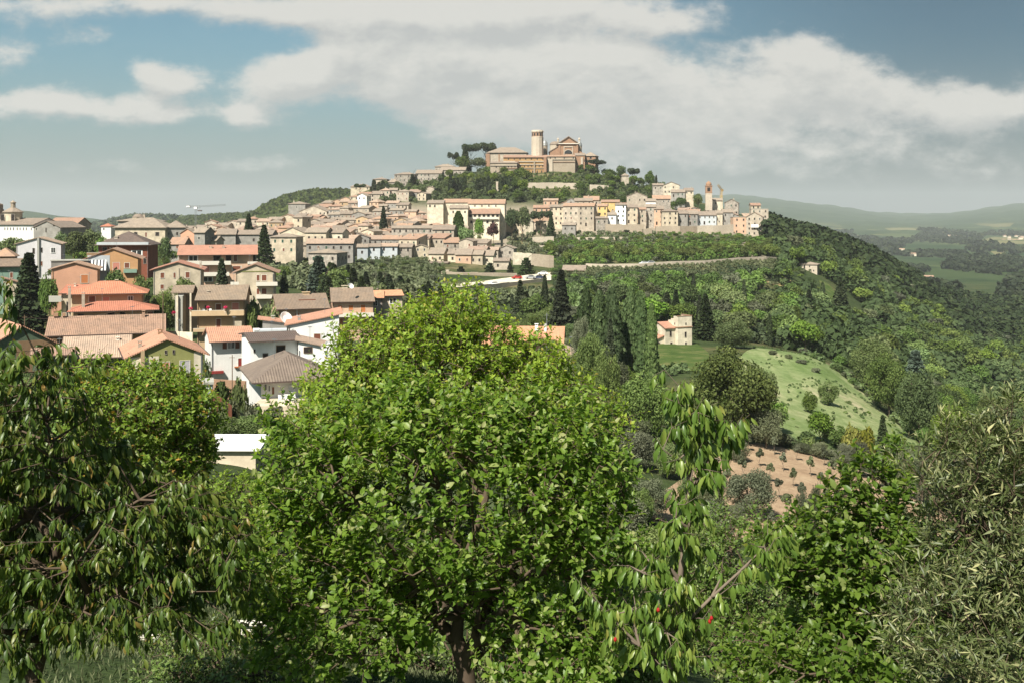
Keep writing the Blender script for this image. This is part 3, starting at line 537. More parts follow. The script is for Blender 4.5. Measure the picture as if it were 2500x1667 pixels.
def free(x,y,r=0): return all((x-a)**2+(y-b)**2>(c+r)**2 for a,b,c in occ)
DEF=[]
def scatter(n,pr,Dr,kinds,hr,mind,label,group,test=None,seed=1,maxtry=40):
    rr=random.Random(seed); pts=[]; t=0; ks=[k for k,w in kinds for _ in range(w)]
    while len(pts)<n and t<n*maxtry:
        t+=1; px=rr.uniform(*pr); D=math.sqrt(rr.uniform(Dr[0]**2,Dr[1]**2)); x=(px-HX)/F*D
        if test and not test(px,D): continue
        if not free(x,D): continue
        if any((x-a)**2+(D-b)**2<mind*mind for a,b in pts): continue
        pts.append((x,D)); k=rr.choice(ks); h=rr.uniform(*hr)
        if k in('cypress','poplar','conifer'): h*=1.35
        if 'shrub' in k: h*=.4
        DEF.append((k,x,D,h,rr.uniform(.85,1.2),group))
LM=[(70,700,'the large dark spruce'),(225,590,'the church grove'),(400,700,'the red-terraced cream house'),(280,700,'the orange gabled house'),(330,590,'the dark red four-storey house'),(355,560,'the cream convent'),(540,750,'the tan balcony house'),(570,860,'the white red-shuttered house'),(560,1100,'the white-roofed shed'),
(700,950,'the shingle-roofed house'),(745,760,'the twin tan houses'),(640,690,'the cream balcony house'),(530,620,'the long red-roofed house'),(785,625,'the pyramid-roofed stone house'),(930,620,'the blue-grey terrace'),(1060,630,'the pair-windowed tan house'),(1110,700,'the square stone pier'),(1250,690,'the white car park'),(1370,730,'the tallest spruce'),(1400,665,'the peach house'),
(1500,655,'the left half of the slope road'),(1650,650,'the middle of the slope road'),(1820,640,'the right end of the slope road'),(1320,840,'the orange-roofed house'),(1500,800,'the poplar group'),(1670,800,'the white farmhouse'),(1800,800,'the big round tree behind the farmhouse'),(1975,660,'the square stone house'),(2040,740,'the bright vineyard slope'),(2050,860,'the top of the meadow'),(1790,960,'the huge round oak'),
(2240,950,'the lower right of the meadow'),(1920,1120,'the ploughed field'),(2200,780,'the dark ridge wood'),(2400,900,'the right-hand valley'),(1388,400,'the cathedral'),(1220,440,'the hilltop stone pillar'),(1350,455,'the long retaining wall'),(1310,350,'the round hilltop tower'),(1040,440,'the hilltop stone mansion'),(930,460,'the left cypress clump'),(1150,460,'the long cypress row'),(1180,520,'the terracotta-roofed school'),
(1330,540,'the umbrella pine'),(1515,520,'the tall white house'),(1650,570,'the ivy-topped bastion'),(1585,575,'the square wall tower'),(1750,575,'the pale bastion'),(1850,560,'the gabled end house'),(1730,460,'the campanile'),(1640,460,'the skyline cream villa'),(1470,570,'the terrace walls'),(1560,1090,'the bright round tree by the apple'),(1100,900,'the walnut tree'),(850,560,'the roofs of the old town')]
LOOK={'oak':'dark green round tree','bright_tree':'light green round tree','big_oak':'dark leafy tree','big_bright':'light leafy tree','olive_tree':'silver-grey tree','big_olive':'grey-green bushy tree','conifer':'dark conifer','cypress':'slim cypress','cedar':'layered cedar','shrub':'green shrub','grey_shrub':'grey-green shrub'}
NTH=['nearest','second nearest','third nearest','fourth nearest','fifth nearest','sixth nearest','seventh nearest','eighth nearest','ninth nearest','tenth nearest','eleventh nearest','twelfth nearest']+['%dth nearest'%k for k in range(13,60)]
def limit(px,D):
    if 1925<px<2010 and 300<D<503: return 684
    if 2010<=px<2105 and 300<D<432: return 748
    if 1860<px<=1925 and 300<D<432: return 700
    if D<116 and px>1540: return float(np.interp(px,[1540,1700,1760,2110,2140,2400],[1150,1160,1215,1215,1150,1130]))
    if D<505 and (px<1380 or D<float(np.interp(px,[1380,1560,1640,1800,1905],[470,460,466,486,508]))): return float(np.interp(px,[0,640,740,880,1080,1100,1345,1400,1480,1700,1910,1960],[0,640,628,642,690,706,706,684,660,652,641,0]))
    if D<625: return float(np.interp(px,[1250,1340,1600,1640,1800,1920],[570,585,592,594,588,560]))
    return 0
def clampw():
    out=[]
    for (k,x,D,h,wf,g) in DEF:
        px=HX+F*x/D; lm=limit(px,D)+rt.uniform(2,22)
        if lm>40:
            hm=(HY-lm)/F*D-g1_(x,D)
            if hm<h:
                if hm<2.4 and ((1370<px<1915 and 425<D<505) or (1085<px<1350 and 340<D<505)): continue
                hm=max(hm,rt.uniform(1.8,3.2)); wf=min(1.6,wf*(h/hm)**.5); h=min(h,hm)
        out.append((k,x,D,h,wf,g))
    DEF[:]=out
def flush(maxb):
    """the largest-looking scattered trees become things of their own, the rest one mass per region"""
    clampw(); bl=[t for t in DEF if NAME.get(t[0],t[0])=='broadleaf_tree']; bl.sort(key=lambda t:-t[3]*t[4]/t[2]); solo=bl[:maxb]+[t for t in DEF if NAME.get(t[0],t[0])!='broadleaf_tree']; mass=bl[maxb:]
    by={}
    for t in solo:
        k,x,D,h,wf,grp=t; px=HX+F*x/D; py=HY-(g1_(x,D)+h*.5)/D*F
        dx,dy,l=min(((px-a,py-b,nm) for a,b,nm in LM),key=lambda q:math.hypot(q[0],q[1]*1.3))
        rel=('right of' if dx>0 else 'left of') if abs(dx)>abs(dy)*1.2 else ('below' if dy>0 else 'above'); by.setdefault((LOOK[k],rel,l),[]).append((math.hypot(dx,dy),t))
    for (lk,rel,l),L_ in by.items():
        L_.sort(key=lambda q:q[0])
        for i,(_,t) in enumerate(L_):
            lb='%s, %s %s %s'%(lk,NTH[i],rel,l) if len(L_)>1 else '%s %s %s'%(lk,rel,l)
            tree(t[0],t[1],t[2],t[3],lb,t[5],t[4])
    gr={}
    for t in mass: gr.setdefault(t[5],[]).append(t)
    for grp,L_ in gr.items():
        Vs=[];Fs=[];vs=[];off=0;mi=[]; ms=['c_oak','c_bright','c_olive']
        for (k,x,D,h,wf,_) in L_:
            me=PR[k][rt.randrange(len(PR[k]))][1]; n=len(me.vertices)//4; co=np.empty(n*12,np.float32); me.vertices.foreach_get('co',co); co=co.reshape(n,4,3); va=np.empty(n*4,np.float32); me.attributes['v'].data.foreach_get('value',va)
            s=slice(None,None,3 if n<5000 else 7); q=co[s]; c=q.mean(1,keepdims=True); q=c+(q-c)*(1.5 if n<5000 else 2.1); a=rt.uniform(0,6.28); ca,sa=math.cos(a),math.sin(a)
            q=q*np.array([h*wf,h*wf,h]); q=np.stack([q[...,0]*ca-q[...,1]*sa+x,q[...,0]*sa+q[...,1]*ca+D,q[...,2]+g1_(x,D)-.02*h],-1)
            m_=len(q); Vs.append(q.reshape(-1,3)); vs.append(np.clip(va.reshape(n,4)[s].ravel()+rt.uniform(-.2,.2),0,1)); Fs.append(np.arange(m_*4).reshape(-1,4)+off); off+=m_*4; mi+=[0 if 'oak' in k else 1 if 'bright' in k else 2]*m_
        o=mkobj('woodland',mesh_np('woodland',np.concatenate(Vs),np.concatenate(Fs),[M[a] for a in ms],{'v':np.concatenate(vs)},False,mi)); tag(o,'smaller indistinct trees: '+grp,'woodland',None,'stuff')
    print('solo',len(solo),'mass',len(mass))
# ---------------------------------------------------------------- foreground trees
def spray(P,par,ids,rng,tpl,n_per,length,size,updir,upw,spread=1.0,vr=(.25,.75),tipv=.9,droop=0,rnd=.35,tipfrac=.25):
    """shoots with leaves at the nodes ids"""
    S=len(ids); d0=nrm(P[ids]-P[par[ids]]); ds=nrm(d0*.6+np.array(updir)*upw+rng.normal(0,rnd,(S,3))); ln=rng.uniform(.6,1.3,S)*length
    n=n_per; t=np.tile(np.linspace(0.05,1,n),(S,1))+rng.uniform(-.06,.06,(S,n)); ang=np.arange(n)[None,:]*2.4+rng.uniform(0,6.28,(S,1))
    a=nrm(np.cross(ds,np.array([.31,.52,.8]))); b=np.cross(ds,a)
    rad=np.cos(ang)[...,None]*a[:,None,:]+np.sin(ang)[...,None]*b[:,None,:]
    pos=P[ids][:,None,:]+ds[:,None,:]*(ln[:,None]*t)[...,None]
    pos[...,2]-=droop*(ln[:,None]*t)**2*1.5
    steep=(.25+.9*t)[...,None]*.8
    ax=rad*spread+ds[:,None,:]*steep+np.array([0,0,-1.])*droop*1.4+rng.normal(0,.22,(S,n,3))
    up=ds[:,None,:]*.9+np.array([0,0,.5])+rng.normal(0,.35,(S,n,3))
    if droop: up=rad*1.0+np.array([0,-.25,.5])+rng.normal(0,.3,(S,n,3))
    sz=size*rng.uniform(.45,1.25,(S,n))*np.where(t>1-tipfrac*.6,.72,1)
    v=np.clip(rng.uniform(vr[0],vr[1],(S,n))+rng.normal(0,.13,(S,1)),0,.9); v=np.where((t>1-tipfrac)&(rng.uniform(0,1,(S,n))<.6),np.maximum(v,tipv*rng.uniform(.75,1.1,(S,n))),v)
    sh=(P[ids],P[ids]+ds*ln[:,None])
    return leaves(tpl,pos.reshape(-1,3),ax.reshape(-1,3),up.reshape(-1,3),sz.ravel(),np.clip(v.ravel(),0,1)),sh
def fg_tree(name,label,cat,trunks,bl,natt,seed,tpl,lm,n_per,length,size,upw,bm='bark',step=.2,tip=.0025,pw=.45,inner=1.5,updir=(0,0,1),extra=None,**kw):
    rng=np.random.default_rng(seed); A=blobs(bl,natt,rng)
    if extra is not None: A=np.concatenate([A,extra])
    P,par,rad,tips=skeleton(trunks,A,rng,step,tip,pw)
    thin=np.where((rad<tip*2.6)&(par>=0))[0]; k=int(len(tips)*inner); ids=np.concatenate([tips,rng.choice(thin,min(k,len(thin)),replace=False)])
    ids=ids[par[ids]>=0]
    (lv,sh)=spray(P,par,ids,rng,tpl,n_per,length,size,updir,upw,**kw)
    base=P[0]; o=empty(name,tuple(base),0,label,cat)
    V1,F1=tubes_np(P[par[1:]],P[1:],rad[par[1:]],rad[1:],6) if (par[1:]>=0).all() else tubes_np(P[par[par>=0]],P[par>=0],rad[par[par>=0]],rad[par>=0],6)
    V2,F2=tubes_np(sh[0],sh[1],np.full(len(ids),tip*.9),np.full(len(ids),tip*.4),4)
    wm=mesh_np('trunk',np.concatenate([V1,V2])-base,np.concatenate([F1,F2+len(V1)]),M[bm],None,True); mkobj('trunk',wm,o)
    lv=(lv[0]-base,lv[1],lv[2]); mkobj('crown',mesh_leaf('crown',[lv],M[lm],True),o)
    print(name,'leaves',len(lv[0])//len(TPL[tpl][0]),'nodes',len(P)); return o,P,par,rad
def g3(px,D,dz=0): v=G(px,D); return np.array([v.x,v.y,v.z+dz])
def w3(px,py,D): return np.array(W(px,py,D))
# apple tree in the middle
D=8.6
fg_tree('apple_tree','large apple tree with glossy green leaves and bare forked trunk, front centre','tree',
 [([g3(1150,D,-.2),w3(1145,1760,D),w3(1135,1620,D),w3(1120,1560,D),w3(1118,1440,D),w3(1160,1300,D),w3(1200,1150,D)],None),
  ([w3(1140,1640,D),w3(1165,1560,D-.1),w3(1230,1470,D-.15),w3(1330,1390,D-.1),w3(1420,1280,D)],1),
  ([w3(1120,1560,D),w3(1010,1480,D+.2),w3(900,1400,D+.2),w3(840,1260,D+.1)],1),
  ([w3(1160,1560,D),w3(1190,1480,D+.3),w3(1260,1330,D+.3),w3(1290,1200,D+.3)],1)],
 [(1090,1230,8.6,400,230,.95,1.0),(1060,1040,8.9,270,80,.7,1),(760,1160,8.5,120,120,.7,1),(1400,1180,8.5,140,150,.8,1),(860,1490,8.4,230,140,.9,1),(1330,1500,8.6,200,130,.9,1),(1100,1420,9.2,200,60,.4,.6),(860,1080,8.7,140,70,.6,1),
  (1330,1060,8.6,170,90,.6,1),(700,1380,8.4,90,160,.6,1),(1480,1320,8.3,90,130,.6,1),(760,1560,8.3,150,110,.6,1),(1350,1600,8.2,180,90,.6,1),(1010,960,8.8,60,40,.3,1.5),(1280,1000,8.7,50,45,.3,1.5),(1500,1140,8.6,60,60,.4,1),(690,1040,8.6,40,50,.3,1.3)],
 2450,3,'apple','l_apple',9,.19,.074,.75,inner=.55,spread=1.0)
# walnut behind it
D=24
fg_tree('walnut_tree','broad pale green walnut tree rising behind the apple tree, hiding houses','tree',
 [([g3(1080,D,-.3),w3(1085,1250,D),w3(1080,1080,D),w3(1060,960,D),w3(1090,850,D)],None),([w3(1080,1080,D),w3(1180,980,D),w3(1260,900,D)],1),([w3(1080,1060,D),w3(960,980,D),w3(880,900,D)],1)],
 [(1125,765,24,75,62,1.3,1.3),(1040,830,24,130,80,1.6,1.1),(1180,850,24,90,75,1.5,1.1),(925,880,24,120,90,1.6,1.1),(1295,905,24,95,80,1.4,1.1),(845,965,23.5,110,85,1.6,1),(1390,985,24,110,60,1.5,.9),
  (1120,950,23.5,250,100,1.8,1),(1000,1060,23,320,100,1.8,.8),(790,1020,23,80,60,1.2,.8),(1230,1060,23,250,90,1.6,.8),(1340,885,24,40,30,.6,1),(1010,770,24,50,30,.7,1.2),(870,830,24,60,35,.8,1.2),(1500,1040,24,60,30,1,.8)],
 2600,11,'oval','l_walnut',9,.38,.135,.35,inner=.5,step=.35,tip=.006,spread=1.15,rnd=.5,tipfrac=.16,tipv=.95)
# big cherry on the left
D=7
fg_tree('cherry_tree','dark drooping-leaved cherry tree with reddish twigs filling the left front','tree',
 [([g3(60,D,-.2),w3(70,1750,D),w3(110,1560,D),w3(130,1400,D),w3(150,1250,D),w3(120,1080,D)],None),([w3(110,1560,D),w3(230,1470,D-.2),w3(380,1430,D-.3),w3(540,1380,D-.2)],1),
  ([w3(130,1400,D),w3(260,1260,D),w3(420,1170,D)],1),([w3(140,1300,D),w3(-60,1150,D),w3(20,1000,D-.3),w3(110,900,D-.4),w3(60,800,D-.5),w3(20,720,D-.5)],1)],
 [(90,1050,7,130,100,.6,1),(200,1310,7.1,250,170,.8,1),(440,1300,7,130,110,.6,1),(60,950,6.6,80,60,.35,1),(500,1460,6.9,110,90,.5,1),(90,1460,7,110,130,.6,1),(300,1430,6.8,190,100,.6,1),
  (-80,1200,7,120,350,.7,1),(380,1235,6.9,110,50,.5,1),(210,1140,6.9,90,60,.4,.8),(150,905,6.7,60,22,.3,1.4),(70,880,6.6,60,30,.3,1.4),(560,1350,6.8,50,60,.3,1)],
 1350,21,'cherry','l_cherry',9,.15,.088,.15,bm='bark',inner=.6,tip=.0019,spread=.75,droop=1.0,vr=(.1,.8),tipv=.90,tipfrac=.2,
 extra=np.array([w3(15,705,6.5),w3(30,760,6.5),w3(5,740,6.5),w3(45,730,6.5),w3(0,690,6.6)]))
# plum behind it
fg_tree('plum_tree','mid green plum tree with scattered orange leaves behind the drooping cherry tree','tree',
 [([g3(330,18,-.3),w3(330,1300,18),w3(320,1150,18),w3(330,1020,18)],None)],
 [(340,1000,18,170,95,1.4,1.3),(250,935,18,80,50,.8,1),(440,1020,18,100,75,1,1),(330,1120,18,190,110,1.3,1),(445,1170,18,60,70,.8,1),(350,915,18,40,20,.5,1.0)],
 1700,31,'oval','l_plum',9,.26,.10,.5,inner=.6,step=.3,tip=.004,rnd=.5,tipfrac=.2,tipv=1.0)
# cherry sapling with big hanging leaves
D=4.9
def along(pts,D,n,rng,sp):
    pts=np.array(pts,float); t=rng.uniform(0,len(pts)-1.001,n); i=t.astype(int); f=(t-i)[:,None]; q=pts[i]*(1-f)+pts[i+1]*f+rng.normal(0,1,(n,2))*sp
    return np.array([w3(a,b,D+rng.normal(0,.05)) for a,b in q])
rng=np.random.default_rng(8)
LA=[(1640,1600),(1655,1480),(1665,1350),(1680,1220),(1690,1100),(1685,1030),(1670,950)]; LB=[(1700,1190),(1740,1120),(1780,1070),(1790,1040)]; LC=[(1660,1540),(1740,1460),(1810,1400),(1870,1340),(1905,1300)]; LD=[(1640,1610),(1560,1580),(1480,1500),(1425,1430)]
ex=np.concatenate([along(LA,D,135,rng,20),along(LB,D,24,rng,10),along(LC,D,42,rng,14),along(LD,D,34,rng,12),along([(1600,1330),(1580,1400),(1560,1540),(1590,1620)],D,40,rng,18),along([(1700,1000),(1650,1050),(1620,1080)],D,10,rng,10)])
fg_tree('cherry_sapling','young cherry with large hanging leaves and red cherries, right of the apple tree','tree',
 [([g3(1620,D,-.2),w3(1625,1800,D)]+[w3(a,b,D) for a,b in LA],None),([w3(1685,1180,D)]+[w3(a,b,D) for a,b in LB],1),([w3(1650,1550,D)]+[w3(a,b,D) for a,b in LC],1),([w3(1640,1610,D)]+[w3(a,b,D) for a,b in LD],1)],
 [(1650,1500,D,60,120,.15,1)],24,8,'cherry','l_cherry2',8,.08,.076,.1,bm='bark2',step=.12,inner=.2,tip=.0016,spread=.6,droop=1.15,vr=(.35,.85),tipv=.86,tipfrac=.2,extra=ex)
# cherries hanging among the leaves
for i,(a,b,dd) in enumerate([(1607,1488,4.75),(1737,1508,4.75),(1733,1516,4.76),(1502,1560,4.75)]):
    mb=MB(); mb.lathe([(.001,-.012),(.0065,-.007),(.0088,0),(.0065,.007),(.003,.011)],10); mb.tube((0,0,.01),(.004,0,.05),.001,.001,4,1)
    o=mb.build('cherry',[M['cherry'],M['bark2']],None,W(a,b,dd)); tag(o,'small ripe red cherry hanging on the young cherry tree','cherry','red cherries on the young cherry tree')
# shrubs with small leaves on the right
fg_tree('hazel_shrub','dense small-leaved green shrub behind the drooping right-hand cherry branch','shrub',
 [([g3(1850,13,-.2),w3(1850,1700,13),w3(1850,1500,13)],None),([w3(1850,1700,13),w3(1960,1600,13)],1)],
 [(1830,1400,13,130,140,1.0,1),(1760,1300,13.5,80,50,.6,1),(1900,1560,12.5,160,110,.9,1),(1760,1530,13,120,130,.9,1),(2020,1600,12.3,120,100,.8,1),(1650,1450,13.5,90,120,.8,.8)],
 1300,41,'oval','l_shrub',9,.16,.068,.5,inner=.6,step=.25,tip=.003,rnd=.5,tipfrac=.12)
fg_tree('pear_tree','upright pear tree with bright shoot tips between the small-leaved shrub and grey olive','tree',
 [([g3(2090,8,-.2),w3(2090,1700,8),w3(2080,1500,8),w3(2070,1300,8)],None),([w3(2085,1550,8),w3(2200,1400,8),w3(2180,1200,8)],1)],
 [(2060,1255,8,30,100,.25,1.4),(2110,1210,8,28,95,.25,1.3),(2180,1190,8,35,90,.25,1.3),(2100,1350,8,140,110,.6,1),(1970,1340,8,70,50,.4,1),(2000,1390,8,110,80,.5,1),(2170,1500,7.8,170,130,.6,1.2),(2230,1330,8,80,80,.5,1),(2060,1620,7.6,180,80,.6,1),(1880,1620,7.6,120,60,.5,.8),(1890,1380,8,70,50,.4,.9)],
 1000,51,'apple','l_pear',8,.17,.075,.8,inner=.55,spread=.95,tipv=.85)
# olive at the right edge
D=5.6
fg_tree('olive_tree','near grey-green olive tree with narrow leaves and tiny pale blossoms, right edge','olive tree',
 [([g3(2420,D,-.2),w3(2420,1750,D),w3(2400,1500,D),w3(2410,1300,D),w3(2440,1100,D)],None),([w3(2410,1550,D),w3(2280,1480,D),w3(2200,1400,D)],1),([w3(2405,1350,D),w3(2300,1240,D),w3(2200,1110,D)],1)],
 [(2400,1150,5.7,120,120,.35,1),(2400,1330,5.6,130,150,.45,1),(2350,1550,5.4,170,130,.5,1),(2465,1060,5.7,45,65,.25,1.2),(2460,1460,5.6,110,200,.5,1),(2270,1165,5.6,55,30,.3,1.0),(2455,985,5.6,22,30,.12,1.3),(2600,1300,5.7,130,280,.5,.8),(2350,1085,5.7,65,35,.3,1)],
 1500,61,'olive','l_olive',12,.14,.068,.5,bm='bark',inner=.6,step=.14,tip=.0011,pw=.42,spread=.9,vr=(.0,.85),tipv=1.0,tipfrac=.15,rnd=.55)
fg_tree('currant_bush','low green bushes in shade behind the forked apple trunk','shrub',
 [([g3(1100,13,-.1),w3(1100,1700,13),w3(1100,1600,13)],None)],
 [(1100,1570,13,300,90,.9,1),(860,1600,12,200,80,.8,1),(1330,1600,12.5,220,90,.8,1)],800,74,'oval','l_shrub',8,.16,.07,.5,inner=.6,step=.2,tip=.003,rnd=.6)
fg_tree('nettle_bush','dark low bushes along the bottom edge under the drooping cherry tree','shrub',
 [([g3(330,11,-.1),w3(330,1740,11),w3(330,1660,11)],None)],
 [(420,1610,11,170,60,.8,1),(230,1640,11,90,40,.6,.6),(680,1600,10.5,120,70,.7,1)],480,75,'oval','l_cherry',7,.14,.06,.6,inner=.6,step=.18,tip=.002,rnd=.6)
# undergrowth at the foot of the garden
fg_tree('bramble_bush','low scrubby bramble bush below the cherry and apple trees, bottom left','shrub',
 [([g3(560,9.4,-.1),w3(560,1700,9.4),w3(540,1640,9.4)],None)],
 [(520,1630,9.5,130,55,.6,1),(640,1650,9.2,90,60,.6,1),(400,1640,9.6,70,40,.4,.8)],420,71,'oval','l_shrub',7,.13,.05,.6,inner=.6,step=.15,tip=.002,rnd=.6)
fg_tree('garden_shrub','dark leafy garden shrub under the right side of the apple tree','shrub',
 [([g3(1480,10,-.1),w3(1480,1700,10),w3(1480,1600,10)],None)],
 [(1470,1480,10.5,170,120,.8,1),(1420,1620,10,200,70,.8,1),(1560,1580,10,120,100,.7,1)],800,72,'oval','l_shrub',8,.16,.07,.5,inner=.6,step=.2,tip=.003,rnd=.6)
fg_tree('laurel_bush','rounded leafy bush between the white-roofed shed and the apple tree','shrub',
 [([g3(600,17,-.1),w3(600,1400,17),w3(600,1300,17)],None)],
 [(590,1260,17,120,90,1.2,1),(560,1340,16.5,110,100,1.1,1),(680,1330,17,110,110,1.1,.8),(670,1210,17.5,60,45,.8,1)],900,73,'oval','l_plum',8,.24,.095,.5,inner=.6,step=.3,tip=.004,rnd=.6,tipv=.8)
# ---------------------------------------------------------------- buildings
def setrt(me):
    a=me.attributes.new('rt','FLOAT_VECTOR','CORNER'); out=[]
    for p in me.polygons:
        n=p.normal; z=Vector((0,0,1)); al=z.cross(n); al=al.normalized() if al.length>.05 else Vector((1,0,0)); up=n.cross(al)
        for li in p.loop_indices:
            c=me.vertices[me.loops[li].vertex_index].co; out+= [c.dot(al),c.dot(up),0]
    a.data.foreach_set('vector',out); return me
def roof_mb(k,w,d,h,rh,e,th=.16,eg=.35):
    m=MB()
    if k in('gx','gy'):
        sp=d if k=='gx' else w; s=rh/(sp/2); a0=0 if k=='gx' else -w/2
        pr=[(a0-e,h-e*s),(a0+sp/2,h+rh),(a0+sp+e,h-e*s),(a0+sp+e,h-e*s+th),(a0+sp/2,h+rh+th),(a0-e,h-e*s+th)]
        # split into two convex slabs
        L=[pr[0],pr[1],pr[4],pr[5]]; Rr=[pr[1],pr[2],pr[3],pr[4]]
        r=(-w/2-eg,w/2+eg) if k=='gx' else (-eg,d+eg)
        m.prism(L,r[0],r[1],'x' if k=='gx' else 'y'); m.prism(Rr,r[0],r[1],'x' if k=='gx' else 'y')
    elif k=='hip' or k=='pyr':
        x0,x1,y0,y1=-w/2-e,w/2+e,-e,d+e; sh_=min(x1-x0,y1-y0)/2; 
        if (x1-x0)>=(y1-y0): A=(x0+sh_,(y0+y1)/2); B=(x1-sh_,(y0+y1)/2)
        else: A=((x0+x1)/2,y0+sh_); B=((x0+x1)/2,y1-sh_)
        z0=h+.01; z1=h+.01+th; zt=h+rh+th; c=[(x0,y0),(x1,y0),(x1,y1),(x0,y1)]
        for i in range(4):
            j=(i+1)%4; m.poly([(*c[i],z0),(*c[j],z0),(*c[j],z1),(*c[i],z1)])
        m.poly([(*c[3],z0),(*c[2],z0),(*c[1],z0),(*c[0],z0)])
        if (x1-x0)>=(y1-y0):
            m.poly([(*c[0],z1),(*c[1],z1),(*B,zt),(*A,zt)]); m.poly([(*c[1],z1),(*c[2],z1),(*B,zt)]); m.poly([(*c[2],z1),(*c[3],z1),(*A,zt),(*B,zt)]); m.poly([(*c[3],z1),(*c[0],z1),(*A,zt)])
        else:
            m.poly([(*c[0],z1),(*c[1],z1),(*A,zt)]); m.poly([(*c[1],z1),(*c[2],z1),(*B,zt),(*A,zt)]); m.poly([(*c[2],z1),(*c[3],z1),(*B,zt)]); m.poly([(*c[3],z1),(*c[0],z1),(*A,zt),(*B,zt)])
    elif k=='flat': m.box(-w/2-e*.3,w/2+e*.3,-e*.3,d+e*.3,h+.005,h+.25)
    elif k in('sf','sb','sl','sr'):
        # single slope falling to the front, back, left, right
        if k in('sf','sb'):
            za,zb=(h,h+rh) if k=='sf' else (h+rh,h); s=(zb-za)/d
            m.prism([(-e,za-e*s+.01),(d+e,zb+e*s+.01),(d+e,zb+e*s+th),(-e,za-e*s+th)],-w/2-eg,w/2+eg,'x')
        else:
            za,zb=(h,h+rh) if k=='sl' else (h+rh,h); s=(zb-za)/w
            m.prism([(-w/2-e,za-e*s+.01),(w/2+e,zb+e*s+.01),(w/2+e,zb+e*s+th),(-w/2-e,za-e*s+th)],-eg,d+eg,'y')
    return m
def wall_mb(k,w,d,h,rh,sink):
    m=MB(); q=.02
    if k=='gx': m.prism([(0,-sink),(0,h-q),(d/2,h+rh-q),(d,h-q),(d,-sink)],-w/2,w/2,'x')
    elif k=='gy': m.prism([(-w/2,-sink),(-w/2,h-q),(0,h+rh-q),(w/2,h-q),(w/2,-sink)],0,d,'y')
    elif k=='sf': m.prism([(0,-sink),(0,h),(d,h+rh),(d,-sink)],-w/2,w/2,'x')
    elif k=='sb': m.prism([(0,-sink),(0,h+rh),(d,h),(d,-sink)],-w/2,w/2,'x')
    elif k=='sl': m.prism([(-w/2,-sink),(-w/2,h),(w/2,h+rh),(w/2,-sink)],0,d,'y')
    elif k=='sr': m.prism([(-w/2,-sink),(-w/2,h+rh),(w/2,h),(w/2,-sink)],0,d,'y')
    else: m.box(-w/2,w/2,0,d,-sink,h)
    return m
def wm(name,f,g,fr=.09):
    m=MB()
    m.box(-.5,-.5+fr,-.06,-.001,-.5,.5,0); m.box(.5-fr,.5,-.06,-.001,-.5,.5,0); m.box(-.5+fr,.5-fr,-.06,-.001,.5-fr*.7,.5,0); m.box(-.5+fr,.5-fr,-.10,-.001,-.5,-.5+fr*.7,0); m.box(-.5+fr,.5-fr,-.025,-.001,-.5+fr*.7,.5-fr*.7,1)
    return m.mesh(name,[M[f],M[g]])
WM={'g':wm('window','trim','glass',.12),'dk':wm('window','w_stone','dark',.07),'sb':wm('shuttered_window','trim','sh_brown'),'so':wm('shuttered_window','trim','sh_orange',.05),'sp':wm('shuttered_window','trim','sh_pink',.05),
 'sg':wm('shuttered_window','trim','sh_grey',.05),'sr':wm('shuttered_window','trim','sh_red',.05),'sn':wm('shuttered_window','trim','sh_green',.05),'d':wm('door','w_brown','dark',.05)}
def framed():
    m=MB(); fr=.1; m.box(-.5,-.5+fr,-.07,-.001,-.5,.5); m.box(.5-fr,.5,-.07,-.001,-.5,.5); m.box(-.5+fr,.5-fr,-.07,-.001,.5-fr*.7,.5); m.box(-.5+fr,.5-fr,-.12,-.001,-.5,-.5+fr*.7); m.box(-.03,.03,-.05,-.002,-.43,.43); return m.mesh('window_frame',[M['white']])
FRM=framed(); pm=MB(); pm.box(-.4,.4,-.02,-.001,-.43,.43); PANE=pm.mesh('pane',[M['glass']])
def window(p,x,y,z,w,h,rz,style,near=False):
    nm='door' if style=='d' else 'window'
    if style=='os' or (near and style=='g'):
        o=mkobj('window',FRM,p,(x,y,z)); o.rotation_euler=(0,0,rz); o.scale=(w,1,h); mkobj('pane',PANE,o)
        if style=='os':
            for s in(-1,1):
                m=MB(); m.box(s*.77-.26,s*.77+.26,-.06,-.004,-.5,.5)
                for k in range(9): m.box(s*.77-.2,s*.77+.2,-.075,-.06,-.44+k*.1,-.40+k*.1)
                mkobj('shutter',m.mesh('shutter',[M['sh_brown']]),o)
    else:
        o=mkobj(nm,WM[style],p,(x,y,z)); o.rotation_euler=(0,0,rz); o.scale=(w,1,h)
    return o
def chimney(p,x,y,z0,z1,w=.7,d=None,m='w_tan',cap=True):
    d=d or w*.8; b=MB(); b.box(x-w/2,x+w/2,y-d/2,y+d/2,z0,z1-.35 if cap else z1)
    if cap:
        b.box(x-w*.42,x-w*.28,y-d*.4,y+d*.4,z1-.35,z1-.12); b.box(x+w*.28,x+w*.42,y-d*.4,y+d*.4,z1-.35,z1-.12); b.box(x-w*.62,x+w*.62,y-d*.62,y+d*.62,z1-.12,z1)
    return b.build('chimney',[M[m]],p)
NB=[0]
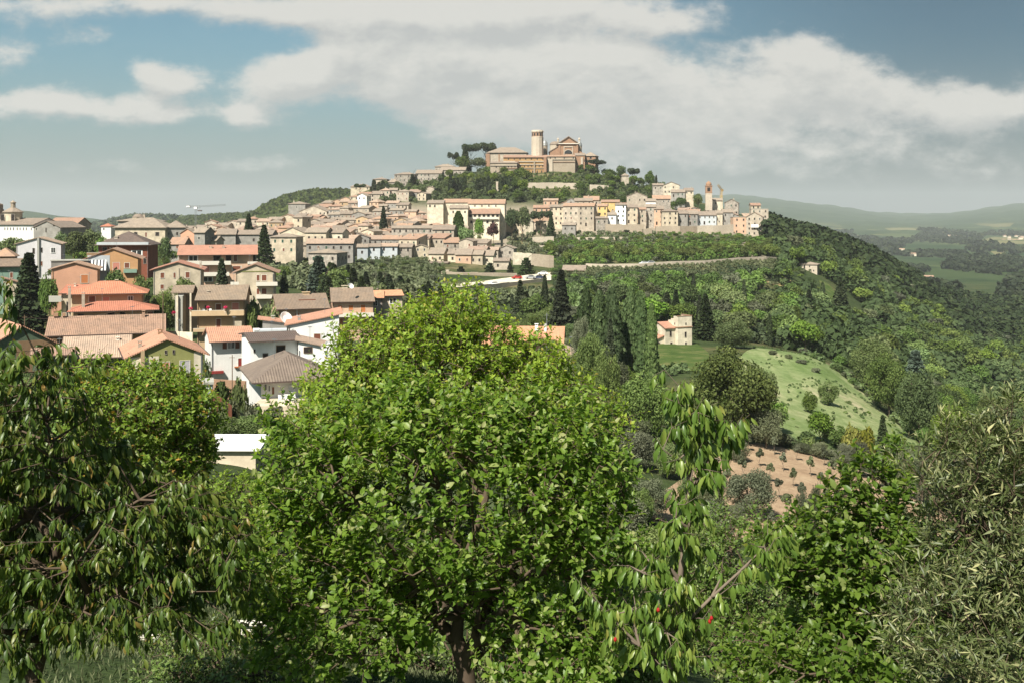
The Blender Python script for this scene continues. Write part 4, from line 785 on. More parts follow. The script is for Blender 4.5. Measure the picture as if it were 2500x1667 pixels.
def house(label,px0,px1,pyT,pyE,pyB,D,dep,rt_='gx',wall='w_tan',roof='r_tan',rot=0,eave=.5,feats=(),auto=None,side=1,group=None,cat='house',name='house',style='dk',sink=None,rr=None,eg=.35):
    rr=rr or random.Random(int(px0*7+pyT*3+D)); pm_=(px0+px1)/2; rot=R(rot)
    if D<350: rot+=math.atan((HX-pm_)/F)
    KX=math.cos(rot)-(pm_-HX)/F*math.sin(rot); w=(px1-px0)*D/F/KX; base=W(pm_,pyB,D); h=(pyB-pyE)*D/F
    if rt_ in('gx','hip'): rh=max(.5,(HY-pyT)/F*(D+dep/2*math.cos(rot))-(base.z+h))
    else: rh=max(.1,(pyE-pyT)*D/F) 
    if rt_=='flat': rh=0
    if rt_ in('sf',): rh=max(.3,(HY-pyT)/F*(D+dep*math.cos(rot))-(base.z+h))
    cx=base.x-math.sin(rot)*dep/2; cy=base.y+math.cos(rot)*dep/2
    xs=[base.x-w/2,base.x,base.x+w/2]; gmin=min(g1_(a,b) for a in xs for b in (D,D+dep)); sk=max(1.0,base.z-gmin+1) if sink is None else sink
    o=empty(name,base,rot,label,cat,group); occ.append((cx,cy,max(w,dep)*.55)); NB[0]+=1
    wall_mb(rt_,w,dep,h,rh,sk).build('wall',[M[wall]],o)
    e=eave; rm=roof_mb(rt_,w,dep,h,rh,e,.16 if D<300 else .22,eg); me=setrt(rm.mesh('roof',[M[roof] if rt_!='flat' else M['concrete']])); ro=mkobj('roof',me,o)
    if 70<D<320 and rt_!='flat':
        g_=MB()
        if rt_ in('gx','hip','sf'):
            zz=h+.02 if rt_=='hip' else h-e*rh/(dep/2 if rt_=='gx' else dep)+.02; g_.box(-w/2-(e if rt_=='hip' else eg),w/2+(e if rt_=='hip' else eg),-e-.14,-e-.003,zz,zz+.13)
        elif rt_=='gy': zz=h-e*rh/(w/2)+.02; [g_.box(q*(w/2+e+.07)-.065,q*(w/2+e+.07)+.065,-eg-.02,dep+.3,zz,zz+.13) for q in(-1,1)]
        if g_.v: g_.build('gutter',[M['darkmetal']],ro)
        for q in (-1,1):
            if rr.random()<.7: g_=MB(); g_.tube((q*(w/2-.15),-.09,-sk+.3),(q*(w/2-.15),-.09,h-.3),.05,.05,6); g_.build('downpipe',[M['wood' if rr.random()<.5 else 'metal']],o)
        if rr.random()<.8:
            ax_=rr.uniform(-w*.3,w*.3); zt=h+rh+rr.uniform(1.6,2.6); yc=dep/2; g_=MB(); g_.tube((ax_,yc,h+.2),(ax_,yc,zt),.03,.025,5)
            for k in range(6): g_.tube((ax_-.35+.03*k,yc-.5+.2*k,zt-.15),(ax_+.35-.03*k,yc-.5+.2*k,zt-.15),.012,.012,4)
            g_.tube((ax_,yc-.55,zt-.15),(ax_,yc+.55,zt-.15),.015,.015,4); g_.build('antenna',[M['metal']],ro)
    near=D<320; X=lambda px:(px-pm_)*D/F/KX; Z=lambda py:(pyB-py)*D/F
    for f in feats:
        k=f[0]
        if k=='w':
            _,a,b,c,dd,st=f; window(o,(X(a)+X(c))/2,0,(Z(b)+Z(dd))/2,X(c)-X(a),Z(b)-Z(dd),0,st,near)
        elif k=='c': # px,pyTop,width px,y depth
            _,a,b,c,yd=f[:5]; z1=(HY-b)/F*(D+yd)-base.z; yl=yd; Dg=D+yd*math.cos(rot); xx=((a-HX)/F*Dg-base.x+yd*math.sin(rot))/max(.5,math.cos(rot)); chimney(ro,xx,yd,h-.3 if len(f)<6 else f[5],z1,c*D/F,None,f[6] if len(f)>6 else 'w_tan')
        elif k=='b': # balcony px0,px1,pyRailTop,pySlabBottom,projection,material
            _,a,b,c,dd,pj,mm=f; m=MB(); m.box(X(a),X(b),-pj,-.002,Z(dd),Z(dd)+.18); m.box(X(a),X(b),-pj,-pj+.1,Z(dd)+.18,Z(c)) if mm!='rail' else None
            bo=m.build('balcony',[M['trim'] if mm=='rail' else M[mm]],o)
            if mm=='rail' or True:
                m=MB(); zt=Z(c); n_=max(3,int((X(b)-X(a))/.14)) if mm=='rail' else 0
                for q in range(n_+1): xx=X(a)+(X(b)-X(a))*q/max(1,n_); m.box(xx-.012,xx+.012,-pj+.02,-pj+.045,Z(dd)+.18,zt) if n_ else None
                m.box(X(a),X(b),-pj,-pj+.07,zt+.003,zt+.06); m.build('railing',[M['metal'] if mm=='rail' else M['trim']],bo)
        elif k=='x': # any box part: name,px0,px1,py0,py1,y0,y1,material
            _,nm,a,b,c,dd,y0,y1,mm=f; m=MB(); m.box(X(a),X(b),y0,y1,Z(dd),Z(c)); m.build(nm,[M[mm]],o)
        elif k=='dish':
            _,a,b,s=f; m=MB(); m.lathe([(.02,0),(s*.5,.05*s),(s,.28*s),(s*.97,.30*s),(s*.5,.08*s),(.02,.03*s)],14); m.tube((0,0,.02),(0,0,.5*s),.02,.02,4); q=m.build('satellite_dish',[M['white']],o,(X(a),-.25,Z(b))); q.rotation_euler=(R(62),0,R(35))
    if auto:
        nc,nr_=auto; ww,hh=(.95,1.35) if D<900 else (1.4,2)
        for r_ in range(nr_):
            fh=h/nr_; z=fh*(r_+.56)
            for c_ in range(nc):
                if rr.random()<.12: continue
                x=-w/2+w*(c_+.5)/nc+rr.uniform(-.25,.25); st=style if rr.random()<.75 else rr.choice(['dk','sb','g','sn'])
                dr=(r_==0 and rr.random()<.15); window(o,x,0,z if not dr else 1.1,ww*(1.1 if dr else 1),min(hh,fh*.55) if not dr else 2.1,0,st if not dr else 'd')
        if side:
            ns=max(1,int(dep/4)); sx_=1 if base.x<0 or rot<-.05 else -1
            if rot>.15: sx_=-1
            for r_ in range(nr_):
                for c_ in range(ns):
                    if rr.random()<.3: continue
                    window(o,sx_*w/2,dep*(c_+.5)/ns,h/nr_*(r_+.56),ww,min(hh,h/nr_*.55),R(90)*sx_,style)
        if rr.random()<.7 and rt_!='flat':
            x=rr.uniform(-w*.35,w*.35); chimney(ro,x,dep*rr.uniform(.3,.7),h,h+rh+rr.uniform(.5,1.1),.6)
    return o
ORD=['leftmost','second from left','third from left','fourth from left','fifth from left','sixth from left','seventh from left','eighth from left','ninth from left','tenth from left','eleventh from left','twelfth from left','thirteenth from left','fourteenth from left','fifteenth from left','sixteenth from left','seventeenth from left','eighteenth from left','nineteenth from left','twentieth from left']+['%dth from left'%k for k in range(21,60)]
WN={'w_cream':'cream','w_tan':'tan','w_stone':'rough stone','w_grey':'grey','w_ivory':'ivory','w_white':'white','w_peach':'peach','w_yellow':'yellow','w_sand':'sandy','w_blue':'bluish grey'}
RN={'gx':'long-ridged','gy':'front-gabled','hip':'hip-roofed','sf':'lean-to-roofed','sl':'slant-roofed','sr':'slant-roofed'}
def row(where,group,pr,Dd,walls,hs=(4.8,7.8),ws=(5.2,9),roofs=('r_tan','r_pale','r_tan','r_terra'),kinds=('gx','gx','gy','hip','sf'),rots=(-28,12),seed=1,zo=0,jit=9,skip=.08,dfun=None,drop=0):
    rr=random.Random(seed); px=pr[0]; L_=[]
    while px<pr[1]:
        D_=(dfun(px) if dfun else Dd)+rr.uniform(-jit,jit); w=rr.uniform(*ws); wp=w/D_*F; dep=rr.uniform(7,11); x=(px+wp/2-HX)/F*D_
        h=rr.uniform(*hs); rot=rr.uniform(*rots); k=rr.choice(kinds); rh={'gx':dep*.16,'gy':w*.18,'hip':dep*.17,'sf':dep*.22,'sl':w*.2,'sr':w*.2}[k]
        if rr.random()>skip and all((x-a)**2+(D_+dep/2-b)**2>(c+w*.25)**2 for a,b,c in occm):
            z=min(g1_(x-w/2,D_),g1_(x+w/2,D_),g1_(x,D_+3))+zo; pyB=HY-z/D_*F; pyE=HY-(z+h)/D_*F
            if k in('gx','hip'): pyT=HY-(z+h+rh)/(D_+dep/2)*F
            elif k=='sf': pyT=HY-(z+h+rh)/(D_+dep)*F
            else: pyT=pyE-rh/D_*F
            L_.append((px,px+wp,pyT,pyE,pyB,D_,dep,k,rr.choice(walls),rr.choice(roofs),rot,h,w))
        px+=wp*rr.uniform(.82,.98)
    for i,(a,b,t,e,bb,D_,dep,k,wl,rf,rot,h,w) in enumerate(L_):
        lb='%s %s house, %s in %s'%(WN[wl],RN[k],ORD[i],where)
        house(lb,a,b,t,e,bb,D_,dep,k,wl,rf,rot,.45,(),(max(2,int(w/2.6)),max(2,int(h/2.9))),1,group,style=rr.choice(['dk','dk','g','sb']))
    return L_
occm=[]
# ================================================================ near houses, lower left (photo pixels)
H=house
H('beige house under double fresh red hipped roofs, upper of the two storeys',176,350,688,719,800,192,9,'hip','w_sand','r_red',-4,.9,[('w',250,725,268,738,'sp'),('w',216,722,234,738,'sb'),('w',312,724,326,738,'g'),('c',283,683,7,4.5)],name='villa')
o=H('low red-roofed wing with two tall beige chimneys in front of the red hipped villa',180,376,737,760,800,184,7.6,'hip','w_sand','r_red',-2,1.0,[('w',190,764,206,785,'dk'),('w',262,763,280,774,'dk'),('w',292,763,306,774,'dk'),('w',360,763,376,785,'sb'),('c',184,697,6,2.0,-3),('c',213,712,7,1.2,-3)],name='house_wing')
H('narrow tiled annexe left of the red hipped villa, with concrete balcony',150,200,697,716,790,196,8,'gx','w_cream','r_red',-18,.5,[('w',162,735,172,790,'dk'),('b',126,156,722,736,1.5,'concrete'),('c',184,692,5,3)],name='annexe')
H('long low building under a wide mossy pink tiled roof with chimney',118,402,772,812,870,165,11,'gx','w_brown','r_moss',-3,.8,[('c',341,760,7,4.5,1,'r_terra'),('w',345,822,362,834,'g'),('x','dormer',124,136,768,776,4.8,5.4,'brick'),('x','dormer',146,154,768,776,4.8,5.4,'brick')],name='long_house')
H('brown and dark green gabled house at the left edge with clay roof',-42,152,797,850,915,146,14,'gy','w_dgreen','r_salmon',13,.8,[('x','render_panel',40,140,832,915,-.05,-.003,'w_brown'),('c',38,812,11,8,2,'w_grey')],name='gabled_house',rr=random.Random(3))
H('low dark-walled house with ridged clay roof, in front of the mossy-roofed building',155,315,822,865,930,137,9,'gx','w_dgreen','r_pale',-3,1.1,[('c',282,823,8,3.2,2,'trim'),('w',255,885,275,905,'g'),('x','wall_panel',170,205,870,930,-.04,-.003,'w_brown'),('w',120+90,880,228,905,'dk')])
H('clay-tiled porch roof between the dark gabled house and the low dark-walled house',80,178,852,868,925,133,4,'sf','w_dgreen','r_terra',0,.5,[],name='porch')
H('olive green gabled house with cream corner strips and pink shutter',318,497,829,866,935,130,13,'gy','w_green','r_salmon',5,.7,
 [('x','corner_panel',320,388,868,935,-.04,-.003,'w_ivory'),('x','corner_panel',474,496,862,935,-.04,-.003,'w_ivory'),('w',397,882,415,914,'sp'),('w',438,881,465,913,'sg'),('w',402,854,408,864,'dk'),('w',421,854,427,864,'dk'),
  ('x','flue',344,353,852,935,-.45,-.05,'w_sand'),('c',350,829,9,3,2,'w_tan'),('c',392,803,11,7,2,'w_brown'),('x','drainpipe',491,493,866,935,-.15,-.05,'metal')],name='gabled_house')
H('small blue-grey shed with white flat roof behind the orange-flecked tree',480,518,936,938,975,110,3,'flat','w_blue','r_tan',0,.6,[('w',484,954,503,970,'g')],name='garden_shed',cat='shed')
H('tan balcony house with open stairwell, grey-brown roof and red geraniums',482,598,698,728,812,190,11,'gx','w_sand','r_brown',-6,1.2,
 [('x','wall',428,446,722,815,.2,10,'concrete'),('x','pillar',431,436,720,815,-.3,.1,'w_ivory'),('x','pillar',464,468,715,812,-.3,.1,'w_ivory'),('x','stairwell_wall',446,481,724,812,4.5,5,'w_grey'),
  ('b',470,597,757,770,1.3,'w_sand'),('b',474,556,800,808,1.3,'w_sand'),('w',526,741,541,768,'sb'),('w',566,739,584,768,'sp'),('w',527,777,540,804,'sb'),('w',500,745,503,762,'dk'),('x','awning_frame',575,592,783,806,-1.6,-1.5,'w_cream'),('c',531,692,5,5.4),('c',510,709,6,2.2)],name='balcony_house')
rmx=MB(); 
# roof over the stairwell (higher, reaching left)
h_=bpy.data.objects['balcony_house']; D=190; z0=(812-728)*D/F; rh=max(.5,(HY-698)/F*(D+5.5)-((HY-812)/F*D+z0)); x0=(418-540)*D/F; x1=(482-540)*D/F-.9
m=MB(); s=rh/5.5
for pr in ([(2.2,z0+2.2*s+.02),(5.5,z0+rh+.02),(5.5,z0+rh+.2),(2.2,z0+2.2*s+.2)],[(5.5,z0+rh+.02),(12.2,z0-1.2*s),(12.2,z0-1.2*s+.18),(5.5,z0+rh+.2)]): m.prism(pr,x0,x1,'x')
mkobj('roof',setrt(m.mesh('roof',[M['r_brown']])),h_)
# white house with red shutters
H('white house with salmon roof and dark red shutters, beside the olive green house',516,618,800,830,925,150,9,'gx','w_white','r_salmon',7,.8,
 [('w',554,834,574,851,'os'),('w',581,874,592,895,'sr'),('w',602,832,612,850,'sr'),('x','flower_box',512,545,902,908,-.6,-.1,'sh_red'),('x','drainpipe',516,517,835,900,-.1,-.03,'white'),('x','flower_box',572,590,894,897,-.3,-.05,'sh_orange')],name='white_house')
H('pale grey house with dark brown slanted roof and open loggia',612,730,812,830,915,138,9,'gx','w_white','r_dark',9,1.0,
 [('w',674,843,697,880,'d'),('w',641,860,655,893,'dk'),('c',626,817,6,3,2,'w_brown'),('c',655,812,6,4,2,'w_brown'),('c',662,813,6,4,2,'w_tan'),('x','balcony_wall',606,625,893,920,-1.5,-.1,'w_ivory'),('w',619,850,624,858,'dk')],name='loggia_house')
H('grey-white annexe with low slanting roof and black opening, right of the loggia',728,800,832,848,925,136,6,'sr','w_white','r_pale',0,.4,[('w',741,846,763,861,'d'),('dish',790,848,.5),('dish',800,842,.5)],name='annexe')
H('large white house with rising salmon roof and satellite dishes, left of the walnut tree',704,828,770,793,905,160,12,'sl','w_white','r_salmon',0,.6,[('w',765,814,784,832,'sb'),('c',732,770,8,3,4,'w_grey'),('dish',718,812,.7),('dish',738,836,.6)],name='white_house')
H('low grey terrace house with thin pink roof and large white satellite dish',641,722,781,792,840,168,5,'sr','w_grey','r_salmon',0,.8,[('x','terrace_wall',622,700,801,840,-2.5,-.1,'w_blue'),('c',667,770,8,3,2,'concrete'),('dish',697,778,1.1),('x','parapet',619,634,798,812,-2.5,-1.5,'white')],name='terrace_house')
H('brown shingle hip-roofed house with white plastic chairs on its terrace',638,800,862,928,985,114,11,'hip','w_white','r_shing',9,1.1,
 [('w',646,932,652,948,'g'),('w',656,936,660,952,'g'),('w',664,940,670,960,'sb'),('c',708,900,9,3,2,'w_ivory'),('c',753,878,7,5,2,'w_tan'),('dish',710,948,.5),('x','terrace_wall',640,740,968,990,-2.5,-2.3,'w_cream')],name='shingle_house')
# skylight box on that roof
H('left one of the twin tan houses, with sunken roof terrace and wide chimney',678,802,719,752,800,200,10,'gx','w_peach','r_brown',8,.6,
 [('w',750,765,768,779,'so'),('w',778,764,795,779,'so'),('w',720,764,731,779,'so'),('c',746,713,16,5,4,'w_sand'),('x','roof_terrace',733,775,734,741,2.4,2.6,'sh_brown'),('x','drainpipe',724,726,752,800,-.12,-.04,'white')],name='twin_house')
H('right one of the twin tan houses, with orange shutters and white-edged balcony',812,911,704,735,805,203,10,'gx','w_peach','r_brown',3,.6,
 [('w',824,745,837,765,'so'),('w',850,745,863,758,'so'),('w',880,744,893,764,'so'),('b',812,912,764,773,1.2,'trim'),('w',824,777,838,798,'so'),('w',850,777,863,798,'so'),('w',882,777,893,795,'so'),('c',842,697,14,5,4,'w_cream'),('dish',856,699,.6)],name='twin_house')
H('small low house with orange tiled roof, right of the twin tan houses',905,934,711,727,750,212,6,'gx','w_grey','r_orange',0,.5,[('w',910,734,922,748,'g'),('c',921,705,4,3)])
H('tiny gabled house with orange roof at the right end of the near houses',934,982,710,722,748,214,6,'gx','w_cream','r_orange',8,.5,[('w',950,728,968,742,'g'),('c',970,706,4,3)])
H('cream three-storey house with broad gable and white-railed balconies',576,670,646,664,735,237,12,'gy','w_cream','r_terra',-3,1.1,
 [('x','gable_panel',578,668,662,664,-.1,-.003,'w_green'),('w',626,671,634,687,'sb'),('w',638,671,652,687,'sb'),('w',626,704,634,720,'sb'),('w',638,704,652,720,'sb'),('w',666,670,670,688,'dk'),('b',626,678,689,698,1.4,'trim'),('b',626,676,720,729,1.4,'trim'),('b',564,584,688,696,1.2,'trim')],name='gabled_house')
H('long apartment house with wide red roof and white balcony fronts',437,627,600,620,690,268,13,'gx','w_peach','r_salmon',-2,1.3,
 [('w',460,624,484,640,'g'),('w',520,624,540,640,'dk'),('w',551,623,565,640,'dk'),('w',570,622,580,640,'sb'),('w',618,622,627,642,'dk'),('b',440,492,637,646,1.4,'trim'),('b',490,564,638,647,1.4,'trim'),('b',605,630,640,646,1.4,'trim'),('w',496,650,512,668,'sp'),('b',490,560,665,674,1.4,'trim'),('w',566,650,590,662,'sb'),('w',495,676,520,688,'g'),('c',516,601,7,4),('c',545,600,6,4)],name='apartment_house')
H('cream two-storey gabled house with red roof terrace, left of the dark tall spruce',375,492,641,658,715,230,12,'gy','w_cream','r_salmon',-4,.8,[('w',391,665,402,680,'sb'),('w',423,665,429,680,'sb'),('w',452,664,464,680,'sb'),('w',391,694,401,706,'sb'),('c',486,640,5,3,4,'w_tan'),('x','drainpipe',436,438,655,715,-.12,-.04,'w_tan')],name='gabled_house')
H('salmon pink gabled house with a single orange shutter',126,238,642,657,712,232,11,'gy','w_pink','r_terra',-4,.6,[('w',197,671,216,693,'so'),('x','drainpipe',128,130,660,705,-.12,-.04,'w_brown')],name='gabled_house')
H('orange and blue-grey gabled house with striped black and white awning',213,337,608,630,700,250,13,'gy','w_orange','r_terra',-5,1.2,
 [('x','render_panel',214,268,624,700,-.05,-.003,'w_blue'),('w',275,641,293,660,'sp'),('w',303,642,317,656,'sb'),('x','balcony_wall',302,335,658,667,-.8,-.1,'w_teal')],name='gabled_house')
h_=bpy.data.objects['gabled_house.005'] if 'gabled_house.005' in bpy.data.objects else None
aw=MB(); x0=(219-275)*250/F; x1=(261-275)*250/F
nst=11
for k in range(nst): a=x0+(x1-x0)*k/nst; b_=x0+(x1-x0)*(k+1)/nst; aw.poly([(a,-.1,(700-635)*.1),(b_,-.1,(700-635)*.1),(b_,-1.5,(700-658)*.1),(a,-1.5,(700-658)*.1)],k%2); aw.poly([(a,-1.5,4.2),(b_,-1.5,4.2),(b_,-1.5,3.95),(a,-1.5,3.95)],k%2)
ow=[o for o in bpy.data.objects if o.get('label','').startswith('orange and blue-grey')][0]; aw.build('awning',[M['awn'],M['awnd']],ow)
H('flat grey outbuilding behind the salmon pink gabled house',125,215,637,638,700,244,6,'flat','w_grey','r_tan',0,.6,[],name='outbuilding')
H('four-storey dark red house under a wide grey hipped roof',240,362,567,600,690,298,15,'hip','w_red','r_dark',-12,1.0,
 [('x','cornice',238,364,592,600,-.9,-.02,'w_blue'),('w',250,604,262,618,'dk'),('w',268,604,290,618,'sb'),('b',215,330,617,624,1.4,'w_brown'),('w',320,612,348,624,'g'),('w',350,632,358,645,'dk'),('c',285,578,8,3),('c',262,584,8,3)],name='apartment_house')
H('tall lilac-grey gabled house with slanting shadow and few windows',40,149,581,596,672,300,14,'gy','w_lilac','r_pale',-6,.6,[('w',79,606,85,620,'dk'),('w',99,605,104,617,'dk'),('w',124,605,136,619,'g'),('w',98,638,104,650,'sb'),('x','chimney_breast',91,96,581,672,-.5,-.05,'concrete')],name='gabled_house')
H('dark green house with brown clay roof at the left edge, beside the big spruce',-20,50,633,650,700,232,8,'gx','w_teal','r_brown',-8,.6,[('w',24,665,32,680,'sb')])
H('small terracotta-roofed house at the left edge above the dark green house',-15,33,607,628,660,262,7,'hip','w_brown','r_terra',-8,.5,[])
H('beige-roofed small house in the trees left of the big spruce',8,52,680,692,730,215,5,'sr','w_cream','r_terra',0,.5,[])
# church and convent on the left skyline
H('white-walled church nave with small slit windows at the left edge',-60,82,534,549,590,420,20,'gx','w_white','r_tan',-8,.6,[('w',11,556,13,563,'dk'),('w',18,556,20,563,'dk'),('w',25,556,27,563,'dk'),('w',32,556,34,563,'dk'),('w',41,556,43,563,'dk'),('w',48,556,50,563,'dk'),('w',56,556,58,563,'dk'),('w',63,556,65,563,'dk'),('w',75,556,77,563,'dk')],cat='church',name='church')
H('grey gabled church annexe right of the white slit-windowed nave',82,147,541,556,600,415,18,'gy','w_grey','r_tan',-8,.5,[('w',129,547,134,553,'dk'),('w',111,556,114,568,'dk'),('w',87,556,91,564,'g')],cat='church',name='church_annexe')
H('long clay-roofed wing with dark openings behind the grey church annexe',118,187,533,548,575,440,12,'gx','w_stone','r_terra',-6,.6,[('w',150,548,157,556,'dk'),('w',164,550,184,556,'dk')],cat='church',name='church_wing')
def octo(name,label,cat,px,D,prof,n,m,parts,ph=PI/8):
    """round or polygonal tower; prof in (radius px, py)"""
    b=W(px,prof[0][1],D); s=D/F; mb=MB(); mb.lathe([(r*s,(prof[0][1]-y)*s) for r,y in prof],n,ph=ph); 
    if cat: o=empty(name,b,0,label,cat); mb.build('wall',[M[m]],o); occ.append((b.x,D,5))
    else: o=mb.build(name,[M[m]],None,b)
    for (nm,mm,pr) in parts:
        q=MB(); q.lathe([(r*s,(prof[0][1]-y)*s) for r,y in pr],n,ph=ph); me=q.mesh(nm,[M[mm]]); setrt(me); mkobj(nm,me,o)
    return o
o=octo('church_drum','octagonal cream church drum with tiled cone roof and lantern, left skyline','church tower',32,428,[(21,600),(21,519)],8,'w_cream',[('roof','r_tan',[(24,519.5),(24,518),(7,508)]),('lantern','st_wall',[(5.5,508.2),(5.5,497),(7,496),(7,494.5),(4,493),(1,490)])])
for px in (16,41): window(o,(px-32)*428/F,-21*428/F*math.cos(PI/8)-.02,(600-532)*428/F,1.6,3,0,'dk')
octo('bell_tower','dark stone church tower fragment cut by the left picture edge','church tower',-8,430,[(17,600),(17,512),(15,511),(15,500)],4,'st_wall',[('roof','r_brown',[(16,499.8),(1,494)])],PI/4)
H('long cream convent with two small roof vents, right part in shade',281,403,533,557,590,448,16,'hip','w_cream','r_tan',0,.9,[('w',327,567,336,574,'dk'),('w',354,567,359,580,'sb'),('w',379,567,389,577,'dk'),('c',314,545,5,4,2,'w_stone'),('c',358,546,5,4,2,'w_stone')],cat='convent',name='convent')
H('end wing of the cream convent, shade painted in grey, under the same tan roof',403,452,540,557,590,452,14,'hip','w_grey','r_tan',14,.6,[('w',411,569,413,574,'dk'),('w',430,567,435,575,'dk')],cat='convent',name='convent_wing')  # grey plaster stands in for the shade on this cream wall
H('upper tan-roofed block behind the cream convent on the skyline',288,382,533,541,565,475,12,'hip','w_stone','r_tan',0,.7,[('c',352,523,5,5)],cat='convent',name='convent_block')
octo('round_tower','low round stone turret on the roof line behind the cream convent','tower',338,480,[(14,545),(14,531)],10,'st_wall',[('roof','r_tan',[(15,530.5),(8,524),(4,523)])])
H('tiny white house with red pyramid roof between church and convent',247,271,547,554,566,500,5,'hip','w_white','r_red',0,.4,[('w',252,557,255,562,'dk')])
# middle houses behind
HL=[('low house with terracotta roof beside the grey-windowed house',414,450,581,596,612,392,7,'gx','w_grey','r_terra',-5),
('pink gabled house left of the grey-windowed house',441,474,559,570,598,398,10,'gy','w_pink','r_tan',-8),
('narrow grey house with tall white-framed windows',474,500,556,568,600,390,8,'gx','w_grey','r_tan',-10),
('small tan house with roof terrace right of the grey-windowed house',500,528,578,588,606,395,7,'gx','w_tan','r_tan',-8),
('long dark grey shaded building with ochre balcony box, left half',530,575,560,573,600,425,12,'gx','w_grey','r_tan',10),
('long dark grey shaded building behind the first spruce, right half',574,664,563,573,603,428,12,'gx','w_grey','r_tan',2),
('cream house with green shutters and clay roof behind the dark spruce',660,722,572,580,622,420,9,'hip','w_cream','r_tan',-8),
('square cream tower house with flat tiled top',717,738,527,532,562,500,8,'hip','w_cream','r_tan',-20),
('long cream gabled house in front of the square cream tower',684,745,556,570,598,468,12,'gy','w_cream','r_tan',-14),
('cream block with two chimneys, right of the long cream gabled house',745,796,557,568,598,462,11,'gx','w_cream','r_tan',-8),
('pale cream block with tan roof above the large grey terrace',795,836,560,569,596,466,11,'gx','w_ivory','r_tan',-6),
('long grey building with pale roof above the pyramid-roofed house',748,862,584,595,640,440,11,'gx','w_grey','r_pale',4),
('small brownish house at the left end of the long grey building',731,768,592,599,628,442,8,'gx','w_tan','r_tan',-6),
('low square stone house with pyramid roof at the foot of the old town',753,822,609,619,648,418,12,'hip','w_stone','r_tan',-12),
('blue-grey house at left end of the shaded terrace',872,898,597,604,632,468,8,'gx','w_blue','r_tan',6),
('blue-grey terrace house with dark tree shadow, second of the shaded terrace',898,928,596,603,634,470,8,'gx','w_blue','r_tan',4),
('wide blue-grey terrace house, third of the shaded terrace',928,970,595,602,634,472,8,'gx','w_blue','r_pale',2),
('stone house at the right end of the shaded terrace with white laundry',970,1005,596,604,636,474,9,'gx','w_stone','r_tan',-4),
('tan house with pair of small red windows at the front of the old town',1046,1083,606,620,644,468,12,'gx','w_cream','r_tan',-8),
('cream narrow house right of the pair-windowed tan house',1093,1114,609,620,646,466,11,'gx','w_cream','r_tan',-8),
('tan house with green framed doorway above the car park',1112,1150,609,622,650,462,10,'gx','w_peach','r_tan',-8),
('pale house with two clay roofs stepping down to the car park',1146,1178,612,622,652,462,9,'gx','w_cream','r_tan',-8),
('cream cube house left of the white wall by the car park',1175,1204,612,624,650,464,9,'gx','w_ivory','r_tan',-8),
('small stone house with gable near the thin stone pillar',1218,1254,600,607,630,490,9,'gy','w_stone','r_tan',-10),
('low house with brown roof beside the cedar at the car park',1205,1242,631,638,662,445,8,'gx','w_tan','r_tan',-6),
('low flat-roofed shed in front of the pair-windowed house',1046,1092,640,643,656,455,6,'sf','w_cream','r_tan',-6),
('long stone house with one dark lower door, right above the front row',956,1058,552,558,588,520,10,'gx','w_stone','r_tan',-4),
('pale stone house with three tall windows, above the front row',1056,1108,551,561,590,515,11,'gx','w_tan','r_tan',-4),
('large cream convent school with terracotta roof, upper storey',1143,1232,488,498,515,600,16,'gx','w_ivory','r_terra',-3),
('long pale convent range left of the terracotta-roofed school',1082,1146,487,495,515,606,14,'gx','w_ivory','r_terra',-3),
('low pale range at the left end of the long convent range',1043,1082,490,497,512,602,12,'gx','w_ivory','r_tan',-3),
('white house with small windows under the long pale convent range',1098,1142,502,509,530,585,9,'gx','w_ivory','r_tan',-3),
('large stone mansion with hipped roof at the left of the hilltop',1015,1078,416,424,462,815,16,'gx','w_stone','r_tan',-3),
('tall stone house left of the hilltop mansion beside a dark cypress',963,1012,422,427,465,812,12,'hip','w_stone','r_tan',-8),
('small hipped stone house above the black cypresses',910,944,435,439,456,818,10,'hip','w_tan','r_tan',-6),
('stone house with loggia between the cypresses and the tall stone house',946,972,437,446,470,808,9,'hip','w_stone','r_tan',-6),
('low house on the left end of the hilltop skyline',856,902,451,457,466,830,8,'hip','w_cream','r_tan',-4),
('wide stone house with shallow roof right of the hilltop mansion',1075,1136,409,416,430,838,14,'gx','w_stone','r_tan',-4),
('upper stone house at the far end behind the hilltop mansion',1062,1110,402,408,425,850,12,'hip','w_stone','r_tan',-4),
('pale long house with low roof at the top of the left slope',704,745,493,499,516,700,12,'hip','w_grey','r_tan',-6),
('stone gabled house with attic hole, below the pale long house on the left slope',731,798,503,517,528,690,12,'gy','w_tan','r_tan',-14),
('white gabled cottage under the left hilltop cypresses',872,895,473,479,492,720,9,'gy','w_white','r_tan',-12)]
for t in HL:
    lb,a,b,tt,e,bb,D,dp,k,wl,rf,rot=t; w=(b-a)*D/F; h=(bb-e)*D/F
    fe=()
    if 'school' in lb: fe=[('w',x,501,x+3,506,'dk') for x in (1158,1175,1192,1209)]
    house(lb,a,b,tt,e,bb,D,dp,k,wl,rf,rot,.5,fe,None if fe else (max(1,int(w/2.9)),max(1,int(h/2.9))),1,style='sn' if 'green shutters' in lb else 'g' if 'framed' in lb else 'dk')
# the school's lower wing with white loggias
H('lower school wing with terracotta roof and two rows of white loggia frames',1141,1219,511,522,548,590,12,'gx','w_ivory','r_terra',-3,.7,[('w',a,524,a+7,531,'dk') for a in range(1145,1212,11)]+[('b',1141,1216,531,536,1.2,'trim')]+[('w',a,539,a+6,546,'dk') for a in range(1148,1212,13)],cat='school',name='school')
